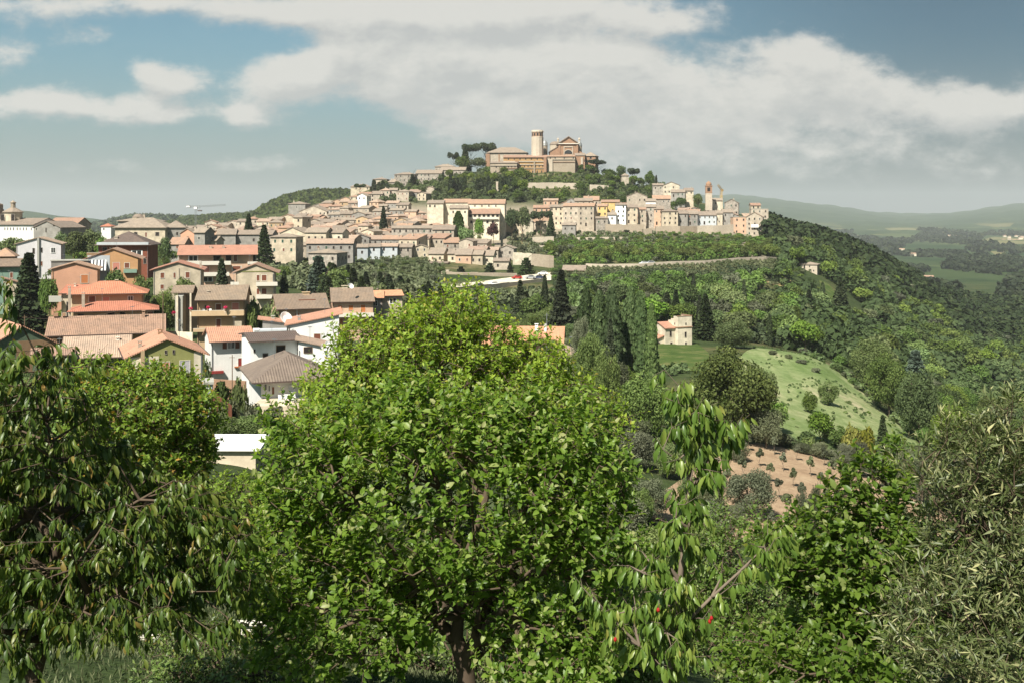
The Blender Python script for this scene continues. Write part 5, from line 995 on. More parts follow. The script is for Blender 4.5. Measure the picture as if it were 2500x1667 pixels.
# right part of the old town
HR=[('cream house with clay roof at the left end of the eastern front row',1341,1375,501,506,552,640,11,'gx','w_cream','r_tan',-6),
('large tan house with shaded end wall in the eastern front row',1375,1412,497,504,552,636,14,'gx','w_tan','r_terra',-10),
('wide tan house with white laundry on its upper floor',1412,1450,497,504,553,634,16,'gx','w_tan','r_terra',-10),
('small grey house at the foot of the two large tan houses',1372,1405,545,550,570,612,7,'gx','w_grey','r_tan',-8),
('low tan garden building with arches left of the stone terraces',1455,1484,530,534,552,628,7,'sf','w_stone','r_tan',-4),
('yellow-orange house with two storeys of small windows',1459,1482,499,504,530,652,10,'gx','w_yellow','r_terra',-8),
('wide apricot house with clay roof behind the tall white house',1468,1512,489,494,522,664,11,'gx','w_yellow','r_terra',-6),
('small white house at the foot of the tall white tower house',1484,1504,520,525,545,634,8,'gx','w_white','r_tan',-4),
('tall bright white house with round top windows',1503,1528,498,501,545,638,9,'gx','w_white','r_tan',-4),
('cream house with nine windows, right of the tall white house',1529,1556,501,507,546,640,10,'gx','w_cream','r_tan',-6),
('narrow brown house with clay lean-to, right of the nine-windowed house',1558,1577,508,512,546,644,9,'gx','w_tan','r_terra',-6),
('tall stone house left of the pink house above the bastion',1578,1600,500,506,548,648,9,'gx','w_stone','r_tan',-8),
('pinkish house with small square windows above the bastion',1597,1620,504,511,550,646,10,'gx','w_peach','r_tan',-8),
('cream four-storey house with red shuttered middle windows above the bastion',1616,1655,511,517,551,636,12,'hip','w_cream','r_tan',-4),
('grey house right of the cream red-shuttered house',1655,1679,515,522,550,640,9,'gx','w_grey','r_tan',-6),
('dark-windowed grey house with balconies, second right of the cream red-shuttered house',1679,1703,515,523,550,642,9,'gx','w_grey','r_tan',-6),
('long bluish white house with a row of dark windows above the pale bastion',1703,1749,518,526,549,646,10,'gx','w_blue','r_tan',2),
('narrow cream house right of the long bluish white house',1749,1764,516,522,549,648,9,'gx','w_ivory','r_tan',-4),
('grey house with several small dark openings left of the tall pink block',1764,1790,512,519,549,650,10,'gx','w_grey','r_tan',-6),
('tall pink block house with tiny windows at the town end',1790,1824,527,531,574,632,12,'flat','w_peach','r_tan',-4),
('tall gabled end house with white balcony at the very right of the old town',1822,1862,519,530,577,628,16,'gy','w_tan','r_pale',-16),
('pale stepped house with loggia behind the tall gabled end house',1834,1876,508,511,550,655,10,'flat','w_tan','r_tan',-8),
('small tan-roofed tower house on the right skyline',1834,1857,497,502,525,668,8,'gx','w_cream','r_terra',-4),
('large grey stone hall with broad gable near the bell tower',1769,1803,487,496,525,690,16,'gy','w_stone','r_tan',-14),
('cream gabled villa on the skyline right of the hilltop trees',1619,1659,445,453,475,745,10,'gy','w_ivory','r_tan',-10),
('stone house at the left of the skyline cream gabled villa',1594,1620,449,453,468,752,8,'gx','w_stone','r_tan',-4),
('grey house with dark windows below the skyline cream villa',1638,1672,464,470,482,735,9,'gx','w_grey','r_tan',-14),
('small roofed house right of the skyline grey house',1671,1693,460,466,478,748,8,'gx','w_cream','r_tan',-6),
('low cottage right of the bell tower',1741,1764,485,490,505,700,8,'gx','w_ivory','r_tan',-4),
('peaked stone house above the apricot houses',1530,1580,470,480,500,690,12,'gy','w_tan','r_tan',-10),
('stone house with red roof, centre of the eastern upper row',1425,1462,480,489,505,680,10,'gx','w_tan','r_terra',-6),
('small white house with dark windows above the cream nine-windowed house',1577,1601,486,492,512,676,9,'gx','w_white','r_tan',-6),
('long brown house with clay roof left of the bell tower hill',1594,1637,478,486,500,690,9,'gx','w_stone','r_terra',-4),
('small grey house at the left of the eastern upper row',1384,1404,485,490,503,676,8,'gy','w_grey','r_tan',-8),
('long low tan house above the two large tan houses',1403,1446,485,491,503,672,9,'gx','w_tan','r_tan',-4),
('wide pale house with pink roof left of the umbrella pine',1327,1362,486,490,505,655,9,'gx','w_peach','r_pale',-4),
('peach house with clay roof behind the round umbrella pine',1302,1342,502,508,535,640,10,'gx','w_peach','r_terra',-6),
('cream house with one window beneath the round umbrella pine',1308,1340,538,541,558,615,8,'flat','w_cream','r_tan',-6),
('white-walled enclosure house left of the umbrella pine',1278,1302,540,542,557,612,7,'flat','w_ivory','r_tan',-4)]
for t in HR:
    lb,a,b,tt,e,bb,D,dp,k,wl,rf,rot=t; w=(b-a)*D/F; h=(bb-e)*D/F
    house(lb,a,b,tt,e,bb,D,dp,k,wl,rf,rot,.5,[('b',1834,1852,549,556,1.3,'white')] if 'very right' in lb else (),(max(1,int(w/2.9)),max(1,int(h/2.8))),1,style='g' if 'bluish' in lb else 'dk')
occm+= [t for t in occ if t[1]>380]
RW=['w_tan','w_tan','w_cream','w_stone','w_peach','w_tan','w_grey','w_sand']
grp='crowded houses of the old town'
row('the first row behind the cream convent',grp,(455,700),520,RW,seed=31,hs=(5,8),rots=(-15,10))
row('the second plateau row behind the cream convent',grp,(440,700),556,RW,seed=32,hs=(5,8),rots=(-15,10))
row('the plateau row at the hill foot',grp,(470,760),600,RW,seed=33,hs=(5,8),rots=(-15,10))
row('the farthest plateau row',grp,(500,760),650,RW,seed=34,hs=(5,8),rots=(-15,10))
row('the first row behind the blue-grey terrace',grp,(760,1130),488,RW,seed=1,hs=(5.5,8.5))
row('the second row behind the blue-grey terrace',grp,(745,1180),506,RW,seed=2)
row('the third row behind the blue-grey terrace',grp,(740,1100),528,RW,seed=3)
row('the fourth row behind the blue-grey terrace',grp,(735,1100),550,RW,seed=4)
row('the fifth row behind the blue-grey terrace',grp,(730,1110),574,RW,seed=5)
row('the sixth row, level with the school loggias',grp,(725,1130),600,RW,seed=6)
row('the seventh row, level with the school roof',grp,(720,1100),626,RW,seed=7)
row('the upper row below the cypress slope',grp,(745,1080),655,RW,seed=8)
row('the top row under the cypress slope',grp,(780,1010),686,RW,seed=9,hs=(5,8))
row('the row stepping down to the car park',grp,(1010,1200),478,RW,seed=10,hs=(4.5,7))
row('the row between the school and the umbrella pine',grp,(1235,1350),622,RW,seed=11,hs=(5,7))
row('the second row of the eastern quarter',grp,(1340,1830),662,RW,seed=12,hs=(6,9))
row('the third row of the eastern quarter',grp,(1330,1840),684,RW,seed=13,hs=(5.5,8.5))
row('the top eastern row under the hilltop',grp,(1370,1800),704,RW,seed=14,hs=(5,7.5))
row('the highest houses under the cypress row',grp,(905,1075),737,RW,seed=17,hs=(5,7),rots=(-20,5))
row('the slope row below the left cypresses',grp,(735,905),716,RW,seed=15,hs=(5,8),rots=(-25,5))
row('the topmost slope row left of the cypresses',grp,(765,900),748,RW,seed=16,hs=(5,7),rots=(-25,5))
print('houses',NB[0],len([o for o in bpy.data.objects if o.name.split('.')[0]=='house']))
# ---------------------------------------------------------------- hilltop church and palace (photo pixels, D 850)
D=850; s=D/F
def part(o,nm,px0,px1,py0,py1,y0,y1,mm,b):
    m=MB(); m.box((px0-HX)*s-b.x,(px1-HX)*s-b.x,y0,y1,(HY-py1)*s-b.z,(HY-py0)*s-b.z); return m.build(nm,[M[mm]],o)
o=octo('bell_tower','tall twelve-sided pale stone tower with brick upper storey on the hilltop','tower',1312,845,[(15.5,400),(15,336),(14.3,335)],12,'st_pale',[('upper_storey','brick',[(14.4,336.2),(14.2,324)]),('cornice','st_pale',[(15.3,324.2),(15.3,321.5),(14,319)]),('string_course','st_pale',[(15.2,337.5),(15.2,335.8)])],PI/12)
for k in range(-2,3):
    a=k*PI/6; window(o,math.sin(a)*14.35*s,-math.cos(a)*14.2*s,(400-330)*s,1.4,2.4,a,'dk')
b=W(1388,405,D); o=empty('cathedral',b,0,'brown brick hilltop cathedral with pedimented front and lunette window','church'); occ.append((b.x,D+12,18))
part(o,'nave_wall',1363,1412,350,405,0,30,'brick',b)
m=MB(); X=lambda px:(px-HX)*s-b.x; Z=lambda py:(HY-py)*s-b.z
m.prism([(X(1364),Z(350.5)),(X(1388),Z(335)),(X(1412),Z(350.5))],-.3,30,'y'); m.build('pediment',[M['brick']],o)
m=MB(); m.prism([(X(1360),Z(351.5)),(X(1388),Z(333)),(X(1388),Z(335)),(X(1362.5),Z(351.5))],-1.3,30.5,'y'); m.prism([(X(1388),Z(333)),(X(1416),Z(351.5)),(X(1413.5),Z(351.5)),(X(1388),Z(335))],-1.3,30.5,'y'); mkobj('roof',setrt(m.mesh('roof',[M['r_tan']])),o)
part(o,'cornice',1361,1415,350.6,352.6,-1.2,-.01,'trim',b)
for (a,c,d,e) in ((1376,1378,360,380),(1397,1399,360,380),(1376,1399,358,360.5),(1374,1401,378.5,380.5)): part(o,'window_surround',a,c,d,e,-.5,-.01,'st_pale',b)
m=MB(); m.prism([(X(1387.5)+10*s*math.cos(t),Z(376)+9*s*math.sin(t)) for t in np.linspace(0,PI,14)],-.3,-.05,'y'); m.build('lunette_window',[M['glass']],o)
m=MB(); m.prism([(X(1387.5)+11.5*s*math.cos(t),Z(376.2)+10.5*s*math.sin(t)) for t in np.linspace(0,PI,14)],-.18,-.02,'y'); m.build('window_arch',[M['st_pale']],o)
part(o,'pilaster',1365,1368,352.6,405,-.5,-.02,'brick',b); part(o,'pilaster',1408,1411,352.6,405,-.5,-.02,'brick',b)
m=MB(); m.prism([(X(1343),Z(405)),(X(1343),Z(371)),(X(1363),Z(359)),(X(1363),Z(405))],2,24,'y'); m.build('side_aisle',[M['brick']],o)
m=MB(); m.prism([(X(1341),Z(371.6)),(X(1363),Z(358.6)),(X(1363),Z(357)),(X(1341),Z(369.5))],1.5,24.5,'y'); m.build('aisle_roof',[M['r_tan']],o)
m=MB(); m.prism([(X(1412),Z(405)),(X(1412),Z(368)),(X(1425),Z(374)),(X(1425),Z(405))],2,24,'y'); m.build('side_aisle',[M['brick']],o)
for k,(px,r,y0,y1,y2,dy) in enumerate(((1358,13.5,372,350,342,20),(1417,6.5,372,354,343,14),(1331,7,372,354,341,12))):
    dm='r_tan' if k==0 else 'lead'; q=MB(); q.lathe([(r*s,0),(r*s,(405-y1)*s)],12,X(px),dy); q.build('drum',[M['st_pale' if k==0 else 'st_wall']],o)
    q=MB(); z1=(405-y1)*s; z2=(405-y2)*s; q.lathe([((r+1)*s,z1+.02),((r+1)*s,z1+.3)]+[((r+.3)*s*math.cos(t),z1+.3+(z2-z1)*math.sin(t)) for t in np.linspace(.1,1.35,6)],12,X(px),dy); mkobj('dome',setrt(q.mesh('dome',[M[dm]])),o)
    if k<2:
        q=MB(); q.lathe([(2.6*s,z2-.6),(2.4*s,z2+5*s),(3.2*s,z2+5.3*s),(2.6*s,z2+7*s),(.5*s,z2+10*s)],8,X(px if k else 1365),dy); q.build('lantern',[M['st_pale']],o)
H('low brick apse with shallow tiled roof, right of the cathedral front',1424,1454,373,382,405,845,14,'hip','brick','r_tan',-14,.8,[('w',1439,383,1445,389,'dk'),('w',1431,392,1435,396,'dk')],cat='church',name='church_apse')
H('bishops palace with wide hipped tan roof left of the hilltop tower',1190,1285,361,374,408,856,20,'hip','w_tan','r_tan',-4,1.0,[('x','buttress',1186,1196,376,408,-1,-.02,'brick'),('x','pilaster',1217,1220,376,400,-.3,-.02,'brick')],cat='palace',name='palace')
H('long lower range with pale clay roof in front of the hilltop tower',1229,1334,380,385,432,832,14,'sf','st_gold','r_terra',-2,.8,[('x','string_course',1229,1334,394,396,-.6,-.02,'st_pale'),('x','string_course',1229,1334,402,403.5,-.5,-.02,'st_pale'),('x','string_course',1229,1334,411,412.5,-.5,-.02,'st_wall'),('x','buttress',1258,1266,394,434,-3,-.02,'brick'),('x','buttress',1303,1306,394,434,-1,-.02,'st_wall'),('x','buttress',1327,1334,385,434,-2.5,-.02,'brick')]+[('w',x,387,x+3,391,'dk') for x in range(1240,1330,14)]+[('w',x,404,x+2.5,409,'dk') for x in range(1270,1325,9)]+[('w',x,417,x+3,424,'dk') for x in range(1288,1325,11)],cat='palace',name='palace_range')
H('ruined-looking stone range with ledges at the left foot of the palace',1197,1262,396,399,434,822,12,'sf','st_wall','r_tan',-2,.5,[('x','string_course',1197,1262,404,405.5,-.6,-.02,'st_pale'),('x','string_course',1226,1262,411,412.5,-.6,-.02,'brick'),('w',1209,417,1212,422,'dk'),('w',1219,417,1222,422,'dk'),('w',1210,407,1213,411,'dk')]+[('w',x,407,x+2.5,410,'dk') for x in range(1232,1258,8)],cat='palace',name='palace_range')
H('stone range with clay eaves directly below the cathedral front',1334,1404,380,383,420,834,12,'sf','st_wall','r_terra',-2,.6,[('x','string_course',1334,1404,389,390.5,-.6,-.02,'st_pale'),('x','string_course',1336,1403,396,397.2,-.5,-.02,'brick'),('x','buttress',1337,1349,390,420,-1.2,-.02,'st_pale')]+[('w',x,385,x+3,389,'dk') for x in (1342,1354,1376,1398)],cat='palace',name='palace_range')
H('brick block with white buttress right of the stone range below the cathedral',1404,1428,375,380,408,840,10,'gx','brick','r_tan',-4,.5,[('x','buttress',1418,1423,385,402,-1,-.02,'st_pale'),('w',1426,390,1428,396,'dk')],cat='church',name='sacristy')
# ---------------------------------------------------------------- masonry walls and terraces
def wall(label,pts,m='st_wall',th=.9,name='stone_wall',D0=None,cren=False,jag=.5):
    """wall along (px, py top, py foot, D) points"""
    b=W(*[pts[0][0],pts[0][2],pts[0][3]]); mb=MB(); rr=random.Random(int(pts[0][0]))
    for (a,t0,f0,d0),(c,t1,f1,d1) in zip(pts[:-1],pts[1:]):
        n=max(1,int(abs(c-a)*d0/F/3)); 
        for k in range(n):
            u0,u1=k/n,(k+1)/n; L_=lambda p,q,u:p+(q-p)*u
            j=rr.uniform(-jag,jag)*.3
            A=W(L_(a,c,u0),L_(t0,t1,u0),L_(d0,d1,u0)); B=W(L_(a,c,u1),L_(t0,t1,u1),L_(d0,d1,u1)); fa=W(0,L_(f0,f1,u0),L_(d0,d1,u0)).z-2; fb=W(0,L_(f0,f1,u1),L_(d0,d1,u1)).z-2
            A=A-b;B=B-b;fa-=b.z;fb-=b.z; y=Vector((0,th,0)); A.z+=j;B.z+=j
            v=[Vector((A.x,A.y,fa)),Vector((B.x,B.y,fb)),B,A]; i=len(mb.v); mb.v+=[tuple(p) for p in v]+[tuple(p+y) for p in v]
            for q in ((0,1,2,3),(7,6,5,4),(3,2,6,7),(0,3,7,4),(1,5,6,2)): mb.f.append(tuple(i+e for e in q)); mb.m.append(0)
    o=mb.build(name,[M[m]],None,b); tag(o,label,'wall'); return o
wall('long pale ruined retaining wall on the grassy slope below the cathedral',[(1288,447,462,770),(1350,446,464,772),(1408,448,462,772)],'st_pale',2)
wall('short pale ruined wall piece right of the long retaining wall',[(1440,451,472,772),(1486,454,472,772)],'st_pale',2)
wall('tall thin stone pillar standing left of the hilltop cypresses',[(1211,444,486,760),(1219,444,486,760)],'st_pale',2,name='stone_pillar')
wall('ivy-topped brown bastion wall below the cream red-shuttered house',[(1601,553,592,622),(1660,553,594,618),(1703,553,590,624)],'st_wall',3,name='bastion_wall')
wall('pale bastion wall right of the ivy-topped bastion',[(1703,552,586,618),(1740,551,586,620),(1791,549,580,626)],'st_pale',3,name='bastion_wall')
wall('square stone wall tower projecting left of the ivy-topped bastion',[(1571,559,598,605),(1592,559,598,605)],'st_wall',8,name='wall_tower')
wall('middle terrace wall left of the square wall tower',[(1478,548,560,622),(1573,549,566,612)],'st_wall',1.2)
wall('lower terrace wall left of the square wall tower',[(1408,580,588,590),(1500,579,588,588),(1573,580,592,590)],'st_pale',1)
wall('short garden terrace wall among shrubs below the umbrella pine',[(1300,579,584,575),(1352,578,584,575)],'st_pale',1)
wall('second garden terrace wall lower among shrubs',[(1302,600,604,560),(1344,599,604,560)],'st_pale',1)
wall('tall pale plastered wall at the right of the car park',[(1252,617,654,468),(1298,619,656,466)],'w_ivory',1,name='boundary_wall')
wall('stone wall with broken end, right of the tall plastered wall',[(1298,621,664,462),(1340,623,668,458),(1352,626,668,458)],'st_wall',1.2)
wall('grey retaining wall behind the car park trees',[(1077,664,696,420),(1130,666,700,416),(1262,668,690,420)],'st_wall',3)
wall('tall square stone pier at the left end of the car park',[(1078,660,710,425),(1096,660,710,425)],'st_pale',5,name='stone_pier')
wall('pale parapet wall edging the white car park',[(1110,702,710,352),(1200,694,702,372),(1330,680,690,404)],'st_pale',.5,name='parapet_wall')
wall('curved pale wall under the town end',[(1820,586,592,602),(1870,584,590,604)],'st_pale',1)
wall('stone wall of the steps descending beside the dark cypress group',[(1228,560,600,540),(1222,590,625,500)],'st_pale',1)
drape('car_park',[(1085,350),(1085,362),(1090,376)],[(1345,408),(1350,420),(1345,434)],M['w_ivory'],.4,30,12)
rd=[(1380,468),(1430,462),(1480,458),(1560,458),(1640,464),(1720,472),(1800,484),(1870,496),(1905,506)]
drape('road',[(a,d-3) for a,d in rd],[(a,d+3) for a,d in rd],M['concrete'],.25,6,90)
wall('long low pale wall along the downhill edge of the slope road',[(a,HY-(g1_((a-HX)/F*(d-3.2),d-3.2)+1.5)/(d-3.2)*F,HY-(g1_((a-HX)/F*(d-3.2),d-3.2))/(d-3.2)*F,d-3.2) for a,d in rd[1:]],'st_pale',.5,name='roadside_wall',jag=.1)
# ---------------------------------------------------------------- separate buildings on the slopes
H('peach house with brown tiled roof between the car park and the slope road',1374,1428,649,660,680,440,9,'gx','w_orange','r_tan',-8,.6,[('w',1397,664,1400,670,'dk'),('w',1410,664,1413,670,'dk')])
# white farmhouse with tower
Df=265; b=W(1672,848,Df); o=empty('tower_farmhouse',b,R(25),'white farmhouse with stepped square tower among dark conifers','farmhouse'); occ.append((b.x,Df+3,6)); u=Df/F
m=MB(); m.box(-2.2,2.2,0,4.4,-3,5.1); m.build('wall',[M['w_ivory']],o)
m=MB(); m.box(-2.2,2.2,0,.35,5.35,8.0); m.box(-2.2,-1.85,.35,1.9,5.35,8.0); m.box(1.85,2.2,.35,4.4,5.35,8.0); m.box(-2.2,-1.85,1.9,3.1,5.35,7.3); m.box(-2.2,-1.85,3.1,4.4,5.35,6.8); m.box(-1.85,1.85,4.05,4.4,5.35,6.8); m.build('parapet',[M['w_ivory']],o)
m=MB(); m.box(-2.35,2.35,-.15,4.55,5.1,5.36); m.build('cornice',[M['brick']],o)
m=MB(); m.box(-2.28,2.28,-.08,.42,8.003,8.15); m.box(1.78,2.28,.42,4.4,8.003,8.15); m.build('coping',[M['brick']],o)
for (x,z,w_,h_) in ((.2,3.3,.6,1.4),(.3,.9,.5,1.0),(.3,6.1,.4,.5)): window(o,x,0,z,w_,h_,0,'dk')
for (y,z,w_,h_) in ((2.2,1.0,.6,1.0),(1.3,6.1,.4,.5)): window(o,-2.2,y,z,w_,h_,R(-90),'dk')
m=MB(); m.prism([(1.2,-3),(1.2,5.0),(4.4,6.2),(7.6,5.0),(7.6,-3)],-5.2,-2.21,'x'); m.build('wall',[M['w_ivory']],o)
m=MB(); m.prism([(.8,4.87),(4.4,6.22),(4.4,6.44),(.8,5.09)],-5.5,-2.21,'x'); m.prism([(4.4,6.22),(8.0,4.87),(8.0,5.09),(4.4,6.44)],-5.5,-2.21,'x'); mkobj('roof',setrt(m.mesh('roof',[M['r_salmon']])),o)
window(o,-3.6,1.2,3.6,.7,1.5,0,'dk'); window(o,-3.4,1.2,.9,.7,1.0,0,'dk')
m=MB(); m.prism([(-5.21,-3),(-5.21,3.0),(-8.0,2.0),(-8.0,-3)],2.0,8.2,'y'); m.build('lean_to_wall',[M['w_ivory']],o)
m=MB(); m.prism([(-5.21,3.02),(-5.21,3.24),(-8.5,2.06),(-8.5,1.84)],1.6,8.6,'y'); mkobj('lean_to_roof',setrt(m.mesh('lean_to_roof',[M['r_salmon']])),o)
window(o,-8.0,3.4,.9,.6,.9,R(-90),'dk'); window(o,-8.0,6.4,.9,.6,.9,R(-90),'dk'); window(o,-6.6,2.0,.9,.6,1.0,0,'dk')
H('house with smooth orange roof and two pale chimneys right of the walnut tree',1180,1372,798,841,905,203,14,'gx','w_cream','r_orange',-4,.6,[('c',1310,790,8,5,4,'white'),('c',1331,791,6,5,4,'white'),('w',1330,845,1350,865,'g'),('w',1265,850,1285,866,'g')])
H('small white lean-to house with window, below the orange-roofed house',1356,1408,856,876,906,192,9,'sr','w_ivory','r_pale',-10,.4,[('w',1378,878,1394,898,'g')],name='lean_to_house')
H('ruined-looking square stone house on the right slope above the vines',1955,1995,641,647,680,505,9,'hip','st_pale','r_tan',-24,.4,[('w',1962,648,1966,656,'dk'),('w',1975,649,1978,653,'dk'),('w',1974,659,1977,664,'dk'),('w',1985,659,1988,663,'dk')],name='stone_house')
for (lb,a,b_,t,e,bb,dd,wl,rf) in [('tiny far farm with pink roof in the valley, leftmost',2199,2215,621-0,623,628,1480,'w_cream','r_terra'),('far farm with pale roof behind a dark tree in the valley',2254,2280,622,625,630,1500,'w_peach','r_terra'),
   ('far white villa with red roof standing alone in the valley',2262,2285,655,660,670,1150,'w_white','r_red'),('far small pink house near the right edge of the valley',2482,2500,690,694,700,1000,'w_peach','r_terra')]:
    x=((a+b_)/2-HX)/F*dd; zg=g1_(x,dd); py=HY-zg/dd*F; k=py-bb; H(lb,a,b_,t+k,e+k,py,dd,10,'gx',wl,rf,-10,.4,(),None,cat='farmhouse',name='farmhouse'); print(lb,'ground row',py)
# village specks on the far mountains
rr=random.Random(4)
def specks(n,px0,px1,D0,D1,where):
    for k in range(n):
        px=rr.uniform(px0,px1); dd=rr.uniform(D0,D1); c=G(px,dd); w=rr.uniform(9,15); m=MB(); m.box(-w/2,w/2,0,9,-4,6); me=m.mesh('house_wall',[M['w_ivory']])
        o=empty('village_house',c,rr.uniform(-.4,.4),'tiny pale house in %s'%where,'house','tiny pale houses in %s'%where); mkobj('wall',me,o); mkobj('roof',setrt(roof_mb('gx',w,9,6,2,.4,.2).mesh('roof',[M['r_terra']])),o)
specks(9,2290,2345,4100,4700,'the distant mountainside village'); specks(14,2450,2540,3700,4300,'the right-edge mountainside village'); specks(26,270,400,2650,2950,'the tiny hill village on the left horizon'); specks(5,2200,2420,2200,2900,'the far valley')
# ---------------------------------------------------------------- bell tower, cranes
s=690/F; b=W(1730.5,500,690); o=empty('bell_tower',b,R(-8),'slender square campanile with brick belfry and small dome, right of town','tower'); occ.append((b.x,690,5))
m=MB(); m.box(-2.2,2.2,0,4.4,-4,(500-472)*s); m.build('shaft',[M['st_pale']],o)
m=MB(); z=(500-472)*s; m.box(-2.35,2.35,-.15,4.55,z,z+.3); m.box(-2.2,-1.0,0,4.4,z+.3,z+4.6); m.box(1.0,2.2,0,4.4,z+.3,z+4.6); m.box(-1,1,0,4.4,z+3.7,z+4.6); m.box(-1,1,0,4.4,z+.3,z+1.1); m.build('belfry',[M['brick']],o)
m=MB(); m.box(-1,1,-.01,.03,z+1.1,z+3.7); m.build('belfry_shade_panel',[M['dark']],o)  # dark panel across the arch, painted as the shade inside the belfry
m=MB(); m.box(-2.5,2.5,-.3,4.7,z+4.61,z+5.0); m.lathe([(1.9,z+5.0),(1.9,z+6.0),(2.0,z+6.1),(1.6,z+7.0),(.8,z+7.6),(.1,z+8.2)],10,0,2.2); m.build('dome',[M['brick']],o)
def lattice(m,p,q,w,n,r=.06):
    p=Vector(p);q=Vector(q); d=(q-p).normalized(); a=(d.orthogonal()).normalized()*w/2; c=d.cross(a); cs=[a+c,a-c,-a-c,-a+c]
    for k in cs: m.tube(p+k,q+k,r,r,4)
    for i in range(n):
        u=p+(q-p)*i/n; v=p+(q-p)*(i+1)/n
        for k in range(4): m.tube(u+cs[k],v+cs[(k+1)%4],r*.6,r*.6,3)
s=690/F; b=W(1761,512,720); s=720/F; o=empty('tower_crane',b,0,'pale yellow construction crane behind the roofs right of the campanile','crane')
m=MB(); lattice(m,(0,0,-3),(0,0,(512-463)*s),1.2,14,.13); m.build('mast',[M['yel']],o)
m=MB(); lattice(m,(0,0,(512-463)*s),(-11*s,-4,(512-453)*s),1.0,5,.13); lattice(m,(0,0,(512-463)*s),(5*s,2,(512-465)*s),1.0,3,.13); m.box(3*s,6*s,1,3,(512-468)*s,(512-463)*s); m.build('jib',[M['yel']],o)
s=700/F; b=W(478,545,700); o=empty('tower_crane',b,0,'thin white tower crane with long jib over the left rooftops','crane')
m=MB(); lattice(m,(0,0,-3),(0,0,(545-505)*s),1.0,12,.06); m.build('mast',[M['metal']],o)
m=MB(); lattice(m,((456-478)*s,0,(545-505)*s),((490-478)*s,0,(545-505)*s),1.1,8,.08); lattice(m,((490-478)*s,0,(545-505)*s),((551-478)*s,0,(545-501)*s),.8,16,.06); m.build('jib',[M['metal']],o)
m=MB(); m.box((456-478)*s,(464-478)*s,-1,1,(545-506.5)*s,(545-503.5)*s); m.build('counterweight',[M['white']],o)
m=MB(); m.box(-1,1,-1,1,(545-511)*s,(545-506)*s); m.build('cabin',[M['white']],o)
m=MB(); m.tube((10*s,0,(545-505)*s),(10*s,0,(545-514)*s),.05,.05,4); m.box(10*s-1.3,10*s+1.3,-1,1,(545-516.5)*s,(545-514)*s); m.build('hook_block',[M['darkmetal']],o)
# ---------------------------------------------------------------- near white-roofed shed, poles, furniture
H('low garden shed with bright white slanting sheet roof among bushes',503,624,1090,1097,1128,62,1.9,'sf','w_cream','r_tan',-16,.25,[],name='garden_shed',cat='shed')
for q in bpy.data.objects:
    if q.get('label','').startswith('low garden shed'):
        for ch in q.children:
            if ch.name.startswith('roof'): ch.data.materials[0]=M['shadewhite']
def pole(label,px,pyt,D,r=.09,name='utility_pole',m='wood'):
    g=G(px,D); zt=(HY-pyt)/F*D; mb=MB(); mb.tube((0,0,-.3),(0,0,zt-g.z),r,r*.7,6); mb.tube((-.35,0,zt-g.z-.3),(.35,0,zt-g.z-.3),.03,.03,4); o=mb.build(name,[M[m]],None,g); tag(o,label,'pole'); return g+Vector((0,0,zt-g.z-.3))
p1=pole('thin wooden pole in the garden left of the shingle-roofed house',567,866,122,.08)
p2=pole('tall thin pole beside the olive green house, left of the balcony house',398,715,160,.09)
p3=pole('slim grey pole behind the walnut tree near the conifers',1335,765,150,.08,'utility_pole','metal')
p4=pole('old wooden pole with wires among the roofs at the left edge',60,770,150,.08)
def wire(label,a,b,sag,r=.018):
    P=[a+(b-a)*t+Vector((0,0,-sag*4*t*(1-t))) for t in np.linspace(0,1,13)]; mb=MB()
    for u,v in zip(P[:-1],P[1:]): mb.tube(u-a,v-a,r,r,3)
    tag(mb.build('overhead_wire',[M['darkmetal']],None,a),label,'wire')
wire('overhead wire from the tall pole to the balcony house',p2,W(447,800,186),1.0)
wire('overhead wire running left from the tall pole over the mossy roof',p2,p4,1.5)
# white plastic chairs and table on the shingle house terrace; furniture and geraniums on the balcony
def chair(label,x,y,z,rz,grp):
    o=empty('plastic_chair',(x,y,z),rz,label,'chair',grp); m=MB(); m.box(-.24,.24,-.23,.23,.42,.45); m.build('seat',[M['white']],o); m=MB(); m.prism([(.2,.46),(.27,.9),(.24,.9),(.17,.46)],-.24,.24,'x'); m.build('backrest',[M['white']],o)
    for sx in(-1,1):
        for sy in(-1,1): m=MB(); m.tube((sx*.21,sy*.2,.42),(sx*.25,sy*.25,0),.025,.02,5); m.build('leg',[M['white']],o)
        m=MB(); m.box(sx*.25-.02,sx*.25+.02,-.22,.2,.62,.65); m.build('armrest',[M['white']],o)
def tbl(label,x,y,z,w,d,h=.72):
    o=empty('plastic_table',(x,y,z),0,label,'table'); m=MB(); m.box(-w/2,w/2,-d/2,d/2,h-.04,h); m.build('tabletop',[M['white']],o)
    for sx in(-1,1):
        for sy in(-1,1): m=MB(); m.box(sx*w*.42-.025,sx*w*.42+.025,sy*d*.4-.025,sy*d*.4+.025,0,h-.041); m.build('leg',[M['white']],o)
Dt=110; zt=(HY-983)/F*Dt
for i,(px,rz) in enumerate(((687,2.6),(700,3.4),(716,.4))):
    v=W(px,983,Dt); chair(['white plastic chair on the shingle house terrace, leftmost','white plastic chair beside the leftmost terrace chair','white plastic chair right of the terrace table'][i],v.x,v.y,zt,rz,'white plastic terrace chairs')
v=W(706,983,Dt+.9); tbl('white plastic table on the terrace of the shingle-roofed house',v.x,v.y,zt,1.2,.8)
bt=MB(); bt.box(-3.4,3.4,-2.2,2.6,-4,-.02); tag(bt.build('terrace_floor',[M['w_cream']],None,(W(700,983,Dt).x,Dt+.4,zt)),'cream paved terrace under the white chairs at the shingle-roofed house','terrace')
Dv=188.2; zb=W(0,768,188).z
